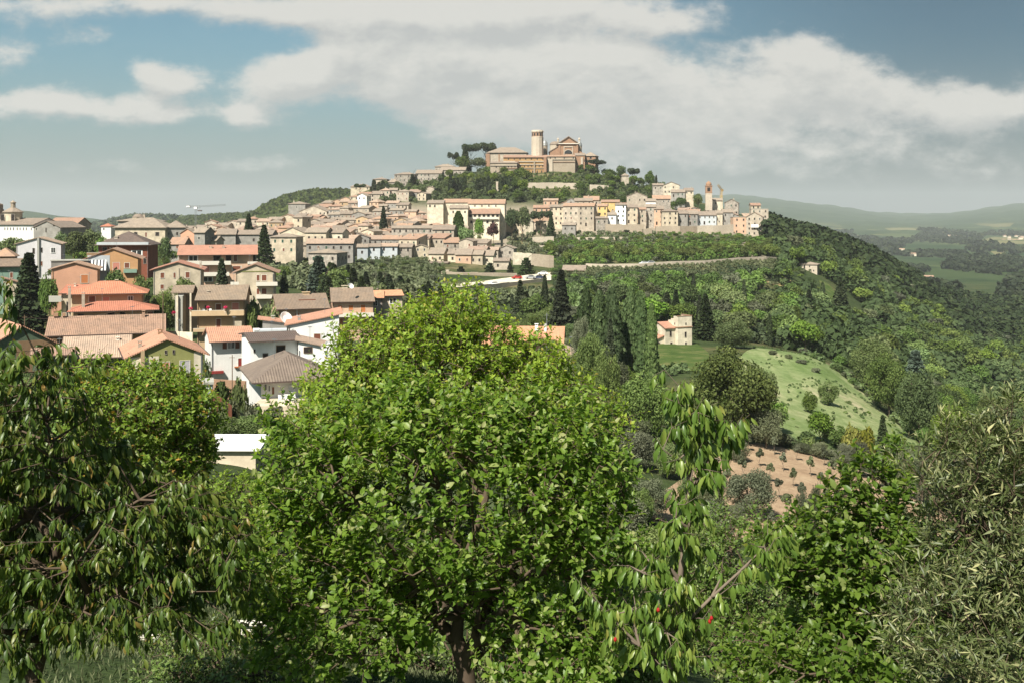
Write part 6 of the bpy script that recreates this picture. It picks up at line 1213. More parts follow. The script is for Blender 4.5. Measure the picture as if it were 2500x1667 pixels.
for i,(px,rz) in enumerate(((497,0),(513,0),(550,1.2))): v=W(px,768,189.3); chair(['white chair on the geranium balcony, leftmost','white chair on the geranium balcony, middle','white chair on the geranium balcony, by the dark door'][i],v.x,v.y-.2,zb+.02,rz,'white chairs on the geranium balcony')
def pot(label,px,py,D,r=.45,grp='magenta geraniums in pots'):
    v=W(px,py,D); o=empty('potted_geranium',v,0,label,'flower pot',grp); m=MB(); m.lathe([(.12,-.35),(.2,0),(.22,.02)],10); m.build('pot',[M['r_terra']],o)
    rg=np.random.default_rng(int(px)); P=nrm(rg.normal(0,1,(90,3)))*rg.uniform(.4,1,(90,1))*np.array([r,r*.7,r*.6])+np.array([0,0,.3]); n=nrm(rg.normal(0,1,(90,3)))
    mkobj('blooms',mesh_leaf('blooms',[leaves('clump',P,nrm(np.cross(n,[0,.3,1.])),n,np.full(90,.16),rg.uniform(0,1,90))],M['flower'],False),o)
for px,py,l in ((424,767,'magenta geranium pot hanging left of the open stairwell'),(466,757,'magenta geranium pot on the stairwell pillar'),(508,755,'magenta geranium pot on the balcony, left one'),(550,755,'magenta geranium pot on the balcony, right one')): pot(l,px,py,188.4 if px>430 else 187)
# boards and white slats in the garden, bottom left
def slats(label,px,py,D,w,n,m_):
    g=G(px,D); g.z=max(g.z,W(px,py,D).z-.2); mb=MB()
    for k in range(n): mb.box(-w/2,w/2,k*.16,k*.16+.10,.02+.05*(k%3),.05+.05*(k%3))
    tag(mb.build('board_stack',[M[m_]],None,g),label,'boards')
slats('small stack of whitish boards lying under the big cherry tree',364,1540,12,.22,4,'trim'); slats('pile of white slats on the grass left of the apple tree trunk',590,1550,12,.36,4,'trim')
# dark fence beside the small shed and parked car bits
wall('dark brown board fence descending right of the small blue-grey shed',[(516,950,965,108),(545,975,992,98),(566,990,1006,92)],'sh_brown',.08,name='board_fence',jag=0)
wall('low pinkish garden wall in front of the white red-shuttered house',[(520,925,932,128),(600,930,938,124)],'brick',.3,name='garden_wall',jag=0)
wall('low concrete garden wall below the balcony house',[(405,808,818,175),(470,812,822,172)],'w_ivory',.3,name='garden_wall',jag=0)
def car(label,px,D,c,rz,grp=None,L_=4.1):
    g=G(px,D); g.z+=.5; o=empty('parked_car',g,rz,label,'car',grp); m=MB()
    m.prism([(-L_/2,.25),(-L_/2,.72),(-L_*.28,.86),(-L_*.12,1.38),(L_*.26,1.40),(L_*.44,.92),(L_/2,.85),(L_/2,.25)],-.82,.82,'y'); m.build('body',[M[c]],o)
    m=MB(); m.prism([(-L_*.25,.9),(-L_*.11,1.32),(L_*.24,1.34),(L_*.38,.93)],-.83,.83,'y'); m.build('side_windows',[M['glass']],o)
    for sx in(-1,1):
        for sy in(-1,1):
            w=MB(); w.tube((sx*L_*.31,sy*.70,.3),(sx*L_*.31,sy*.86,.3),.3,.3,12); w.build('wheel',[M['dark']],o)
M['carw']=flat('white_car_paint',(.75,.76,.77),.25,.6,0,.02); M['cars']=flat('silver_car_paint',(.38,.40,.42),.3,.6,.3,.02); M['carb']=flat('dark_blue_car_paint',(.03,.045,.09),.25,.6,0,.02); M['carr']=flat('red_car_paint',(.38,.03,.02),.25,.6,0,.02)
for i,(px,D_,c,rz,l) in enumerate([(1170,372,'carb',.2,'dark blue car parked at the left end of the white car park'),(1205,382,'carw',.2,'white car parked left of the cedar on the car park'),(1295,406,'cars',.1,'silver car parked under the cedar on the car park'),(1315,408,'carb',.1,'dark car parked right of the silver car under the cedar'),(1262,404,'carr',.3,'red car at the back of the white car park'),(1325,422,'carw',0,'white car by the broken stone wall'),
   (1571,459,'carw',.05,'white car on the slope road, left one'),(1588,460,'cars',.05,'silver car on the slope road, right one')]): car(l,px,D_,c,rz,'cars parked and driving below the old town')
# ---------------------------------------------------------------- fields
M['meadow']=None
m,T,o=mat('pale_meadow_grass'); geo=nd(T,'ShaderNodeNewGeometry'); pos=geo.outputs['Position']
mp=nd(T,'ShaderNodeMapping'); T.links.new(pos,mp.inputs[0]); mp.inputs['Scale'].default_value=(.05,.018,.05); mp.inputs['Rotation'].default_value=(0,0,-.5); a=noise(T,mp.outputs[0],2.2,6,.65); b=noise(T,pos,.5,6,.75)
c=ramp(T,a,[(.33,(.10,.15,.045)),(.46,(.165,.21,.085)),(.56,(.235,.26,.125)),(.66,(.34,.31,.19))]); c=mixc(T,ramp_f(T,b,.42,.62,.5),c,(.08,.12,.035))
princ(T,o,c,.95,bump(T,b,.9,.3),.1); M['meadow']=m
m,T,o=mat('ploughed_earth'); geo=nd(T,'ShaderNodeNewGeometry'); pos=geo.outputs['Position']; a=noise(T,pos,.25,6,.7); b=noise(T,pos,1.6,5,.8)
c=ramp(T,a,[(.3,(.23,.155,.10)),(.55,(.34,.245,.16)),(.75,(.40,.31,.21))]); c=mixc(T,ramp_f(T,b,.45,.7,.5),c,(.18,.12,.08))
princ(T,o,c,.98,bump(T,b,.9,.2),.05); M['earth']=m
m,T,o=mat('short_grass'); geo=nd(T,'ShaderNodeNewGeometry'); pos=geo.outputs['Position']; a=noise(T,pos,.2,6,.7); b=noise(T,pos,6,5,.8)
c=ramp(T,a,[(.3,(.035,.06,.016)),(.5,(.065,.10,.026)),(.65,(.14,.14,.055))]); c=mixc(T,ramp_f(T,b,.4,.7,.6),c,(.04,.06,.02))
princ(T,o,c,.98,bump(T,b,.9,.1),.05); M['grass']=m
m,T,o=mat('dry_slope_grass'); geo=nd(T,'ShaderNodeNewGeometry'); pos=geo.outputs['Position']; a=noise(T,pos,.12,6,.7)
princ(T,o,ramp(T,a,[(.3,(.10,.13,.03)),(.5,(.26,.21,.10)),(.7,(.42,.29,.17))]),.98,None,.05); M['dry']=m
drape('meadow',[(1880,160),(1850,175),(1800,195),(1790,215),(1800,235),(1850,262)],[(2255,160),(2250,180),(2200,203),(2130,225),(2060,245),(1960,268)],M['meadow'],.12,60,60,wob=1.2)
drape('grass_clearing',[(1560,215),(1590,245),(1600,272)],[(1740,215),(1730,245),(1700,272)],M['grass'],.15,20,20)
drape('ploughed_field',[(1540,100),(1640,118),(1760,140),(1850,150)],[(2420,100),(2400,118),(2300,135),(1990,150)],M['earth'],.10,60,30)
drape('vineyard_slope',[(2010,430),(2005,460),(2000,490)],[(2100,430),(2060,460),(2025,490)],M['grass'],.3,16,24)
drape('bare_slope',[(1870,430),(1865,450)],[(1935,430),(1930,450)],M['dry'],.3,12,12)
drape('hill_grass',[(1400,784),(1405,800)],[(1500,784),(1485,800)],M['grass'],.3,20,12)
S0=1
# ---------------------------------------------------------------- named trees
T_=treep
T_('conifer',70,613,800,205,'very large dark spruce in front of the lilac-grey gabled house',None,98)
T_('conifer',645,547,620,405,'dark spruce beside the long shaded grey building')
T_('conifer',607,520,562,470,'dark bushy conifer above the plateau roofs',None,34)
T_('conifer',541,628,700,252,'dark spruce in front of the long red-roofed apartment house',None,46)
T_('conifer',694,658,725,242,'dark conifer right of the cream balcony house',None,38)
T_('blue_fir',778,622,725,300,'large bluish fir behind the twin tan houses',None,84)
T_('conifer',936,502,555,560,'dark spruce in the middle of the old town roofs',None,28)
T_('big_bright',400,690,790,205,'bushy green tree between the red hipped villa and the balcony house',None,90)
T_('bright_tree',280,655,715,222,'round green tree in front of the orange gabled house',None,66)
T_('bright_tree',455,668,715,222,'green tree in front of the cream two-storey gabled house',None,60)
T_('oak',345,672,720,214,'small dark green tree right of the orange gabled house',None,46)
T_('oak',180,565,630,330,'tall round tree in the grove below the church wing',None,60)
T_('oak',225,562,632,335,'dark round tree in the grove right of the first grove tree',None,70)
T_('bright_tree',252,572,625,325,'lighter tree at the right end of the church grove',None,40)
T_('oak',150,568,600,345,'small tree at the left end of the church grove',None,44)
T_('oak',30,575,615,330,'dark green tree below the white church nave, left edge',None,80)
T_('oak',-20,578,620,330,'tree at the left picture edge below the church',None,60)
T_('oak',400,580,625,330,'green tree right of the dark red four-storey house',None,40)
T_('bright_tree',120,660,760,198,'green leafy tree right of the large spruce',None,50)
T_('bright_shrub',630,722,790,196,'large bright green hedge bush between balcony house and twin tan houses',None,70)
T_('bright_shrub',610,740,800,192,'bright green hedge bush beside the tan balcony house',None,50)
T_('bright_shrub',660,735,790,194,'bright green hedge bush left of the twin tan houses',None,50)
T_('oak',440,835,875,150,'dark green bush behind the olive green house',None,60)
T_('shrub',505,880,930,130,'leafy bush at the corner of the white red-shuttered house',None,34)
T_('yellow_shrub',508,1034,1078,55,'bright yellow-green flowering shrub left of the white-roofed shed',None,56)
T_('big_bright',600,1010,1090,74,'leafy green bush right behind the white-roofed shed',None,130)
T_('big_oak',440,985,1090,72,'dense green bush left behind the white-roofed shed',None,150)
T_('big_oak',540,1000,1090,66,'dark green bush behind the yellow flowering shrub',None,110)
T_('big_bright',665,1030,1130,70,'bright green tree between shed and apple tree',None,100)
T_('grey_shrub',560,960,1000,95,'grey-green shrub in the sloping garden below the thin pole',None,60)
T_('bright_shrub',585,915,950,112,'olive-coloured hedge bush left of the shingle-roofed house',None,50)
T_('grey_shrub',620,965,1010,90,'pale grey-green bush below the shingle-roofed house',None,60)
T_('olive_tree',665,985,1050,80,'misty grey olive in the garden under the shingle-roofed house',None,80)
T_('shrub',540,925,960,112,'mixed green shrub in the garden of the white house',None,60)
T_('grey_shrub',700,1000,1060,70,'grey bush at the left foot of the walnut tree',None,80)
# conifers around the car park and the centre
T_('cedar',1285,627,682,425,'broad dark cedar standing on the white car park',None,52)
T_('cedar',1196,640,690,428,'flat-crowned tree at the edge of the white car park',None,48)
T_('cedar',1125,648,700,425,'dark cedar left of the flat-crowned car park tree',None,44)
T_('cedar',1245,640,690,430,'thin cedar between the two car park trees',None,26)
T_('conifer',1370,655,800,262,'tall dark spruce right of the car park',None,64)
T_('conifer',1270,682,752,300,'dark spruce left of the tallest spruce, below the car park',None,44)
T_('cypress',1330,674,745,300,'pointed cypress just left of the tall dark spruce')
T_('conifer',1490,773,895,172,'narrow dark conifer in front of the poplars',None,40)
for i,(px,t,b_,dd,w) in enumerate([(1425,705,850,190,52),(1462,712,880,182,56),(1500,708,890,178,54),(1535,702,890,184,56),(1570,715,890,178,50),(1590,745,885,174,36)]):
    T_('poplar',px,t,b_,dd,['windblown poplar at the left end of the poplar group','second windblown poplar from the left in the poplar group','third windblown poplar from the left in the group','fourth windblown poplar from the left in the group','fifth windblown poplar from the left in the group','smallest poplar at the right end beside the lean-to'][i],'windblown poplars left of the white farmhouse',w)
T_('conifer',1628,713,800,300,'dark conifer behind the white farmhouse, left',None,52)
T_('conifer',1722,715,842,285,'dark conifer immediately right of the white farmhouse',None,54)
T_('conifer',1650,705,800,305,'dark conifer directly behind the farmhouse tower',None,40)
T_('big_bright',1790,770,860,255,'large bright round tree right of the farmhouse conifer',None,110)
T_('big_oak',1790,838,1085,-2,'huge dark round oak at the left edge of the meadow',None,245)
T_('big_oak',1735,900,1080,-2,'lower dark oak joined to the left of the huge oak',None,120)
T_('big_bright',1850,890,1010,-2,'lighter leafy tree at the right side of the huge oak',None,120)
T_('big_bright',1575,895,1080,-2,'bright green round tree between the apple tree and the huge oak',None,165)
T_('big_olive',1500,868,1040,-2,'grey-green tree behind the apple tree shoulder',None,110)
T_('big_oak',1455,920,1060,-2,'dark round tree right behind the walnut tree',None,90)
T_('big_bright',1440,800,905,135,'bright leafy tree right of the orange-roofed house',None,100)
T_('big_olive',1420,760,850,160,'silvery tree above the orange-roofed house',None,70)
T_('big_bright',1480,830,930,128,'green tree below the poplars',None,90)
T_('big_olive',1870,985,1098,-2,'pale olive tree at the lower left corner of the meadow',None,110)
T_('big_olive',1800,1060,1130,-2,'low grey olive left of the ploughed field',None,80)
T_('big_olive',1830,1135,1270,-2,'near dark grey-green olive in front of the ploughed field',None,150)
T_('big_olive',1560,1040,1150,-2,'grey bush tree right of the apple tree top',None,120)
T_('big_olive',1740,1150,1260,-2,'grey shrubby olive left of the near olive',None,90)
T_('big_bright',1630,1060,1170,-2,'green bush between grey trees left of the hanging cherry',None,90)
T_('big_oak',2245,888,1040,185,'large dark tree right of the meadow',None,130)
T_('big_oak',2170,855,950,215,'broad dark tree at the upper right corner of the meadow',None,130)
T_('big_bright',2130,820,900,238,'olive-coloured round tree above the meadow corner',None,120)
T_('blue_fir',2235,850,950,230,'bluish dense tree on the right slope',None,100)
T_('big_bright',2330,980,1080,165,'bright spreading tree right of the large dark tree',None,120)
T_('bushy_tree',2022,925,990,-1,'small bright tree on the meadow, upper one',None,52)
T_('bushy_tree',1978,950,1010,-1,'small bushy tree on the meadow, left one',None,44)
T_('bushy_tree',2020,1020,1082,-1,'small bright tree at the lower edge of the meadow',None,42)
T_('yellow_shrub',2080,1035,1085,150,'yellowish autumn-coloured bush at the lower meadow edge',None,60)
T_('yellow_shrub',2115,1040,1085,150,'yellow-green bush left of the small dark fir',None,60)
T_('conifer',2155,1010,1065,152,'small dark fir at the lower right of the meadow',None,44)
for px,py,w,i in ((1886,866,30,0),(1926,876,26,1),(1956,888,34,2),(1992,910,30,3)):
    dd=Dof(px,py,200,300); T_('grey_shrub',px,py-14,py+3,dd,['grey-green bush at the top left of the meadow','second grey bush from the top of the meadow','third grey bush from the top of the meadow','lowest of the four grey bushes on the meadow top'][i],'grey bushes in the upper meadow',w)
for i in range(0,26,2):
    px=[1935,1950,2070,2085,2100,2040,2120,1960,2180,2160,2060,2135,1945,2010,2050,1925,2095,2145,2110,2075,2030,1990,2065,2150,2190,2125][i]; py=[1025,1030,985,990,1000,975,1010,1035,1040,1030,960,1020,1045,1035,1045,1010,1050,1055,1030,1040,950,1000,1010,1048,1052,990][i]
    dd=Dof(px,py,150,260); T_('bright_shrub',px,py-6-i%4,py+1,dd,'low green weed bush in the pale meadow grass','low bushes dotted over the meadow',14+5*(i%3))
# olive rows in the ploughed field
rr=random.Random(9); k=0
for r_ in range(6):
    for c_ in range(9):
        px=1640+c_*62+r_*24+rr.uniform(-6,6); dd=147-r_*8.5-c_*.9+rr.uniform(-.8,.8)
        if px>2350: continue
        hh=rr.uniform(2.3,3.2); g=G(px,dd); tree('young_olive',g.x,g.y,hh,'slim young olive, %s in the %s ploughed row from the back'%(ORD[c_],['first','second','third','fourth','fifth','sixth'][r_]),'young olive trees in rows in the ploughed field',.9,parts=True)
for i,(px,t,b_,dd) in enumerate([(2060,1075,1110,140),(2100,1070,1112,139),(2160,1070,1125,134),(2210,1075,1130,130),(2250,1080,1135,128),(2000,1075,1100,148),(1960,1078,1100,149),(2300,1090,1150,124),(2350,1090,1160,120)]):
    T_('big_olive',px,t,b_,dd,'grey olive in the line behind the ploughed field, %s'%ORD[sorted([1960,2000,2060,2100,2160,2210,2250,2300,2350]).index(px)],'grey olives along the ploughed field edge',62)
for i,(px,t,b_,dd) in enumerate([(1990,1165,1245,92),(1960,1180,1250,90),(2040,1170,1240,94)]):
    T_('big_olive',px,t,b_,dd,'bushy olive at the near side of the ploughed field, %s'%['middle one','left one','right one'][i],'bushy olives at the near side of the ploughed field',50)
# hilltop
T_('umbrella_pine',1185,349,412,868,'large umbrella pine at the left of the palace',None,54)
T_('umbrella_pine',1150,352,412,872,'umbrella pine left of the largest hilltop pine',None,46)
T_('umbrella_pine',1108,372,415,870,'small umbrella pine at the left end of the hilltop pines',None,28)
T_('conifer',1136,355,415,862,'dark conifer among the hilltop umbrella pines',None,34)
T_('oak',1165,385,425,850,'dark round tree under the hilltop pines',None,50)
T_('oak',1130,382,420,855,'dark tree below the small umbrella pine',None,44)
T_('oak',1190,405,440,838,'large dark tree at the palace foot',None,42)
T_('cedar',1007,423,475,790,'dark pyramidal cedar in front of the tall hilltop stone house',None,30)
for i,(px,t,b_,dd) in enumerate([(913,440,490,760),(925,446,492,755),(935,442,490,757),(945,448,490,752)]): T_('cypress',px,t,b_,dd,'black cypress, %s in the clump below the small hipped house'%ORD[i],'left cypress clump on the hill',16)
for i,px in enumerate([1100,1108,1117,1126,1134,1165,1174,1184,1193]): T_('cypress',px,430+(i*7)%9,486,745+(i*5)%20,'tall cypress, %s in the long row below the palace'%ORD[i],'cypress row in the middle of the hill',13)
for i,px in enumerate([1222,1229,1236,1243,1250]): T_('cypress',px,428+(i*5)%7,478,758+(i*3)%8,'tall cypress, %s in the tight group right of the stone pillar'%ORD[i],'cypress group right of the stone pillar',11)
T_('umbrella_pine',1320,515,570,610,'round-headed umbrella pine before the peach house',None,52)
T_('conifer',1345,520,568,600,'dark conifer right of the umbrella pine',None,24)
T_('poplar',1120,517,590,530,'tall light green poplar-like tree left of the school wing',None,34)
T_('bright_tree',1138,550,600,520,'bright tree at the foot of the tall poplar-like tree',None,46)
T_('bright_tree',1170,532,575,560,'round bright tree in front of the school loggias',None,30)
T_('purple_tree',1205,545,580,570,'brownish small tree right of the round bright tree',None,34)
T_('oak',1250,505,570,585,'tall dark tree right of the school wing',None,46)
T_('oak',1275,505,575,582,'tall dark tree group left of the umbrella pine',None,46)
T_('umbrella_pine',1545,412,445,800,'umbrella pine on the right end of the hilltop trees',None,36)
T_('conifer',1602,427,455,775,'small dark conifer on the hill shoulder, right end',None,14)
T_('oak',1585,417,460,780,'round dark tree near the right end of the hilltop trees',None,30)
T_('umbrella_pine',1460,390,410,835,'flat dark pine right of the brick apse',None,52)
T_('oak',1515,402,425,815,'round dark tree on the skyline right of the flat pine',None,26)
T_('oak',1705,470,500,700,'dark tree left of the campanile',None,28)
T_('oak',1660,480,500,705,'small dark tree beneath the skyline cream villa',None,34)
T_('umbrella_pine',878,449,478,790,'small umbrella pine on the left hilltop skyline',None,30)
H('small octagonal pavilion house among the right hilltop trees',1518,1535,424,430,450,800,6,'hip','w_tan','r_tan',0,.5,[],name='pavilion',cat='pavilion')
# ---------------------------------------------------------------- scattered trees
S=scatter
S(30,(1090,1285),(735,815),[('oak',3),('bright_tree',2),('shrub',1)],(6,10),6,'leafy tree filling the hill slope between the cypress rows','trees on the middle of the hill',seed=2)
S(26,(930,1100),(735,805),[('oak',3),('bright_tree',1)],(5,9),6,'leafy tree on the slope below the hilltop stone mansions','trees on the left of the hill',seed=3)
S(75,(1255,1650),(722,845),[('oak',5),('bright_tree',1),('shrub',2)],(5.5,10),6.2,'dark leafy tree on the slope right of the cathedral','trees on the right of the hill',lambda px,D:not(1280<px<1412 and 742<D),4)
S(40,(1285,1430),(795,826),[('shrub',3),('grey_shrub',2)],(4,7),4,'shrub on the slope beneath the cathedral ranges','shrubs beneath the cathedral ranges',None,41)
S(14,(1420,1620),(845,880),[('oak',3),('shrub',1)],(6,10),6,'dark leafy tree on the skyline right of the cathedral','trees on the hilltop skyline',seed=14)
S(100,(1340,1905),(505,602),[('bright_tree',3),('oak',4),('shrub',1)],(5,8.5),6.0,'green leafy tree on the wooded bank between town wall and road','trees on the bank above the road',lambda px,D:D<590 or px>1800,5)
RD=lambda px:float(np.interp(px,[a for a,d in rd],[d for a,d in rd]))+6
S(60,(1345,1900),(466,520),[('oak',3),('bright_tree',2)],(5,7),5.5,'t','trees on the bank above the road',lambda px,D:D>RD(px),56)
S(110,(1345,1900),(466,600),[('shrub',4),('grey_shrub',2)],(6,9),4.5,'shrub','shrubs on the bank above the road',lambda px,D:D>RD(px),55)
S(100,(1255,1600),(515,617),[('grey_shrub',3),('shrub',2),('olive_tree',2)],(4,7),5,'grey-green shrub in the terraced gardens under the eastern houses','shrubs on the terraced gardens',None,6)
S(230,(1270,1935),(288,450),[('bright_tree',5),('oak',6),('olive_tree',2),('cypress',1),('shrub',1)],(6.5,11),7.2,{'bright_tree':'light green round tree on the wooded slope below the road','oak':'dark green round tree on the wooded slope below the road','olive_tree':'grey-green tree on the wooded slope below the road','cypress':'slim dark cypress on the wooded slope below the road','shrub':'green shrub on the wooded slope below the road'},'trees on the slope below the road',lambda px,D:not(1550<px<1760 and D<290),7)
S(14,(1960,2100),(385,440),[('conifer',3),('cypress',1)],(9,13),7,'dark conifer in the stand below the square stone house','conifer stand below the stone house',seed=8)
S(200,(1900,2700),(285,640),[('oak',6),('bright_tree',3),('olive_tree',1)],(7,12),9.5,{'oak':'dark green tree on the right-hand wooded slope','bright_tree':'lighter green tree on the right-hand wooded slope','olive_tree':'greyish tree on the right-hand wooded slope'},'trees on the right-hand slope',lambda px,D:not(1995<px<2110 and 425<D<495) and not(px<1960 and D<300) and not(D>600 and px<1960),9)
S(70,(2110,2620),(125,285),[('big_oak',3),('big_bright',2),('big_olive',1)],(6,10),8,{'big_oak':'dark green tree in the low ground right of the meadow','big_bright':'lighter green tree in the low ground right of the meadow','big_olive':'grey tree in the low ground right of the meadow'},'trees right of the meadow',lambda px,D:px>np.interp(D,[125,160,180,203,225,245,268,285],[2330,2350,2340,2290,2215,2150,2045,2040]),10)
S(70,(780,1110),(262,440),[('conifer',4),('cedar',1),('oak',2),('olive_tree',1)],(7,11),6.5,{'conifer':'dark green conifer in the belt of trees below the old town','cedar':'layered cedar in the belt of trees below the old town','oak':'round tree in the belt below the old town','olive_tree':'greyish tree in the belt below the old town'},'tree belt below the old town',seed=11)
S(50,(640,1080),(385,460),[('olive_tree',5),('shrub',1),('grey_shrub',1)],(3.5,5.5),5,{'olive_tree':'silver-grey olive tree in the grove under the town houses','shrub':'green shrub in the olive grove under the town houses','grey_shrub':'grey bush in the olive grove under the town houses'},'olive grove under the town',seed=12)
S(26,(1080,1300),(300,395),[('oak',2),('conifer',2),('bright_tree',3),('cypress',1)],(6,9),7,{'oak':'dark green tree just below the white car park','conifer':'dark conifer just below the white car park','bright_tree':'bright green tree just below the white car park','cypress':'cypress just below the white car park'},'trees below the car park',seed=13)
S(60,(900,1560),(128,290),[('big_bright',3),('big_oak',2),('big_olive',2)],(5.5,8),8,{'big_bright':'bright leafy tree in the hollow right of the walnut tree','big_oak':'dark leafy tree in the hollow right of the walnut tree','big_olive':'grey-green tree in the hollow right of the walnut tree'},'trees in the hollow behind the walnut tree',lambda px,D:px>1330 or D>225,15)
S(34,(1380,1800),(46,112),[('big_olive',3),('big_bright',2),('big_oak',1)],(3.2,5.2),5,{'big_olive':'grey-green bushy tree between the apple tree and ploughed field','big_bright':'bright green bushy tree between the apple tree and ploughed field','big_oak':'dark green bushy tree between the apple tree and ploughed field'},'bushy trees before the ploughed field',None,16)
S(40,(-60,700),(26,120),[('big_bright',2),('big_oak',3),('shrub',1)],(2.4,4.2),4,{'big_bright':'light green bushy tree in the gardens below the near houses','big_oak':'dark green bushy tree in the gardens below the near houses','shrub':'green shrub in the gardens below the near houses'},'garden trees below the near houses',lambda px,D:not(440<px<720 and 54<D<124) and not (300<px<720 and D>100) and not(425<px<700 and D<66),17)
S(26,(20,700),(195,300),[('oak',2),('bright_tree',2),('shrub',1)],(3.5,5.5),7,'small green garden tree between the near houses','small trees between the near houses',seed=18)
S(30,(150,700),(310,450),[('oak',2),('bright_tree',2)],(4,6.5),9,'small round tree between the plateau houses','trees among the plateau houses',seed=19)
S(24,(740,1250),(480,700),[('oak',2),('bright_tree',1),('shrub',1)],(4,6.5),12,'small tree squeezed between old town houses','trees between old town houses',seed=20)
S(60,(1900,2420),(30,118),[('big_olive',2),('big_oak',2),('big_bright',1)],(3,4.6),6,{'big_olive':'grey-green low tree in front of the ploughed field','big_oak':'dark low tree in front of the ploughed field','big_bright':'light green low tree in front of the ploughed field'},'low trees in front of the ploughed field',lambda px,D:(D<60 and px>1950) or D<42,21)
S(46,(1850,2300),(150,275),[('shrub',3),('grey_shrub',2),('bright_tree',1)],(3,5.5),3.5,'b','bushes along the meadow edges',lambda px,D:abs(px-np.interp(D,[160,180,203,225,245,268],[2262,2255,2205,2135,2068,1965]))<16 or (D<162 and px<2255),91)
flush(215)
# ---------------------------------------------------------------- far woods as masses
def woods(name,label,n,pr,Dr,h,mat_,seed,test=None,nf=46,sz=.33,force=False):
    rg=np.random.default_rng(seed); px=rg.uniform(*pr,n*3); Dd=np.sqrt(rg.uniform(Dr[0]**2,Dr[1]**2,n*3)); x=(px-HX)/F*Dd
    if test is not None: k=test(px,Dd); px,Dd,x=px[k],Dd[k],x[k]
    HH=rg.uniform(h[0],h[1],len(x))
    if Dr[0]<1000 and not force:
        lm=np.array([limit(HX+F*a/b,b) for a,b in zip(x,Dd)]); pq=HX+F*x/Dd; hm=np.where(lm<40,99,(HY-lm)/F*Dd-gz(x,Dd)); bad=(hm<1.6)&(((pq>1370)&(pq<1915)&(Dd>425)&(Dd<505))|((pq>1085)&(pq<1350)&(Dd>375))); x=x[~bad]; Dd=Dd[~bad]; HH=np.minimum(HH,np.maximum(hm,1.6))[~bad]
    k=np.array([free(a,b) for a,b in zip(x[:n],Dd[:n])]) if Dr[0]<1000 else np.ones(min(n,len(x)),bool)
    x=x[:n][k]; Dd=Dd[:n][k]; n=len(x); z=gz(x,Dd); H_=HH[:len(k)][k] if Dr[0]<1000 else rg.uniform(h[0],h[1],n)
    d=nrm(rg.normal(0,1,(n,nf,3))+np.array([0,-.1,.5])); pos=np.stack([x,Dd,z+H_*.45],-1)[:,None,:]+d*(H_[:,None,None]*np.array([.52,.52,.5]))*rg.uniform(.8,1.08,(n,nf,1))
    nn=nrm(d+rg.normal(0,.4,(n,nf,3))); ax=nrm(np.cross(nn,rg.normal(0,1,(n,nf,3)))); v=np.clip(rg.normal(.45,.16,(n,nf))+rg.normal(0,.16,(n,1)),0,1)
    lv=leaves('clump',pos.reshape(-1,3),ax.reshape(-1,3),nn.reshape(-1,3),(H_[:,None]*sz*rg.uniform(.7,1.3,(n,nf))).ravel(),v.ravel())
    o=mkobj(name,mesh_leaf(name,[lv],M[mat_],False)); tag(o,label,'forest',None,'stuff'); return o
woods('ridge_forest','dense wood covering the ridge right of the town, cloud shadow in its colour',4200,(1868,2800),(600,1000),(5,13),'c_dark',1,lambda p,D:D>600,80,.25)  # dark foliage colour stands in for cloud shadow over the ridge
woods('slope_forest','mixed green wood between the trees of the right-hand slope',1500,(1900,2800),(290,600),(3.5,9),'c_oak',2,lambda p,D:~((p>1990)&(p<2115)&(D>420)&(D<500)),80,.25)
woods('hillside_brush','green brush filling the slope below the road',1100,(1270,1910),(290,455),(1.8,3.2),'c_dark',3,lambda p,D:~((p>1560)&(p<1760)&(D<295)),70,.27)  # darker foliage colour paints in the shade of gaps between crowns
woods('bank_brush','green brush filling the bank above the road',900,(1340,1910),(466,618),(2,4),'c_oak',4,lambda p,D:D>np.interp(p,[a for a,d in rd],[d for a,d in rd])+6,70,.27)
woods('belt_brush','low green scrub between the tree belt and the car park',900,(640,1350),(330,470),(2,4),'c_olive',15)
woods('roadside_scrub','low green scrub on the verge below the slope road',900,(1375,1915),(425,500),(.8,1.5),'c_olive',16,lambda p,D:D<np.interp(p,[a for a,d in rd],[d for a,d in rd])-6,24,.5,True)
woods('terrace_scrub','low scrub in the terraced gardens below the eastern houses',700,(1240,1600),(510,625),(1,2.2),'c_olive',17,None,24,.5,True)
woods('slope_scrub','rough scrub on the grassy hillside under the cathedral',420,(1260,1560),(745,812),(1.2,2.6),'c_oak',18,None,30,.45,True)
woods('hill_brush','dark green brush on the upper hill slopes',900,(930,1650),(725,850),(2.5,4.5),'c_oak',5,lambda p,D:~((p>1280)&(p<1420)&(D>755)))
woods('left_hill_wood','wooded hill behind the left part of the town',5200,(380,1060),(1150,2300),(6,9),'c_oak',6,None,18,.6)
woods('valley_wood','scattered hedgerows and woods of the distant valley',2600,(1800,2750),(1050,2600),(8,14),'c_dark',7,lambda p,D:np.sin(p*.021+D*.004)+np.sin(p*.008-D*.007+2)>.15,20,.55)
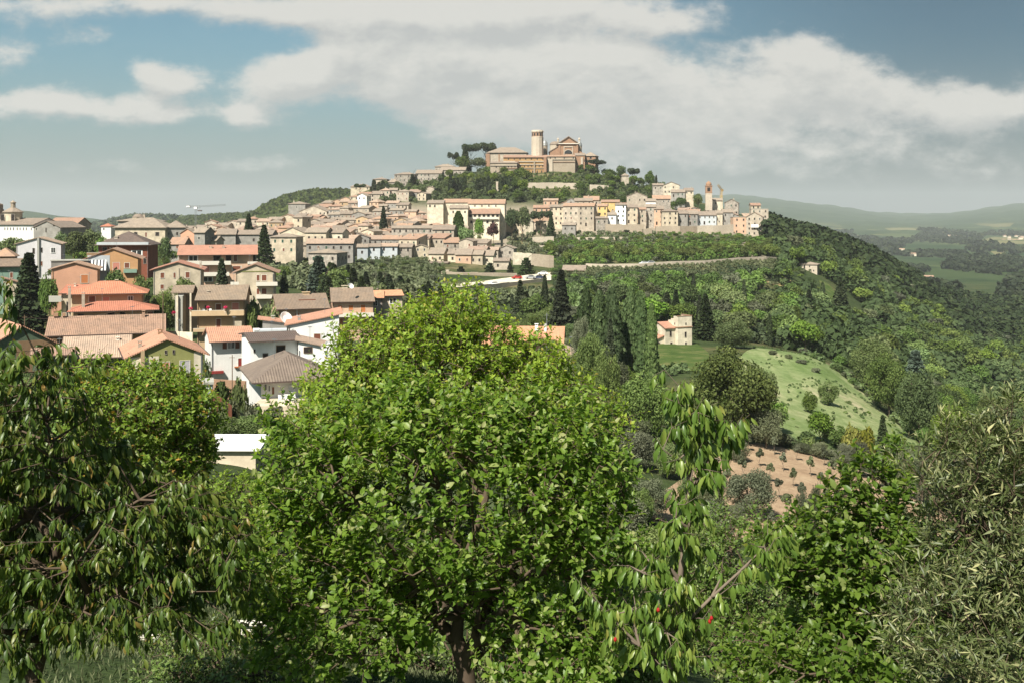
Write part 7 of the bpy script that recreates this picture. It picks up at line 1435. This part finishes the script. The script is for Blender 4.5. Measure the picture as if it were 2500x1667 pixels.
woods('far_valley_wood','woods at the foot of the far mountains',2200,(1750,2800),(2600,4800),(10,16),'c_dark',8,lambda p,D:np.sin(p*.027+D*.002)+np.sin(p*.011-D*.003+1)>-.1,12,.75)
woods('left_horizon_wood','wooded ridges on the left horizon',2400,(-200,480),(2500,3300),(8,14),'c_dark',9,None,10,.8)
woods('meadow_weeds','patches of taller weeds growing across the meadow',420,(1840,2250),(158,268),(.2,.6),'c_bright',21,lambda p,D:(np.sin(D*.16-p*.035+1.5*np.sin(p*.013+D*.05))>.3)&(p<np.interp(D,[160,180,203,225,245,268],[2250,2240,2190,2120,2050,1955])),16,.6,True)
woods('meadow_margin','uneven scrub along the edges of the meadow and the field',700,(1500,2300),(96,275),(.8,2.0),'c_oak',22,lambda p,D:(abs(p-np.interp(D,[160,180,203,225,245,268],[2262,2255,2205,2135,2068,1965]))<12)|(abs(D-153)<4)|((abs(D-214)<4)&(p<1760)&(p>1530))|((D<99)&(p>1500)),24,.5,True)
woods('hollow_wood','green thickets in the hollow hidden behind the walnut tree',600,(800,1400),(60,235),(2.5,4.5),'c_oak',23,None,40,.33)
# grass tufts close to the camera
rg=np.random.default_rng(77); n=14000; y=rg.uniform(8.5,16,n); x=(rg.uniform(40,1250,n)-HX)/F*y; z=gz(x,y); P=np.stack([x,y,z],-1); ax=nrm(np.stack([rg.normal(0,.4,n),rg.normal(0,.4,n),np.ones(n)],-1)); up=nrm(rg.normal(0,1,(n,3)))
o=mkobj('grass',mesh_leaf('grass',[leaves('olive',P,ax,up,rg.uniform(.04,.10,n),rg.uniform(0,1,n))],M['c_olive'])); tag(o,'rough grass under the fruit trees at the bottom left','grass',None,'stuff')
# ---------------------------------------------------------------- haze
m,T,o=mat('haze_air'); pv=nd(T,'ShaderNodeVolumePrincipled'); pv.inputs['Color'].default_value=(.86,.90,.94,1); pv.inputs['Density'].default_value=HAZE; pv.inputs['Anisotropy'].default_value=0.1
T.links.new(pv.outputs[0],o.inputs['Volume'])
mb=MB(); mb.box(-26000,26000,-200,13500,float(V[:,2].min())-2,400); o=mb.build('haze',[m]); tag(o,'thin pale blue summer haze over the valley','haze',None,'stuff')
print('objects',len(bpy.data.objects))
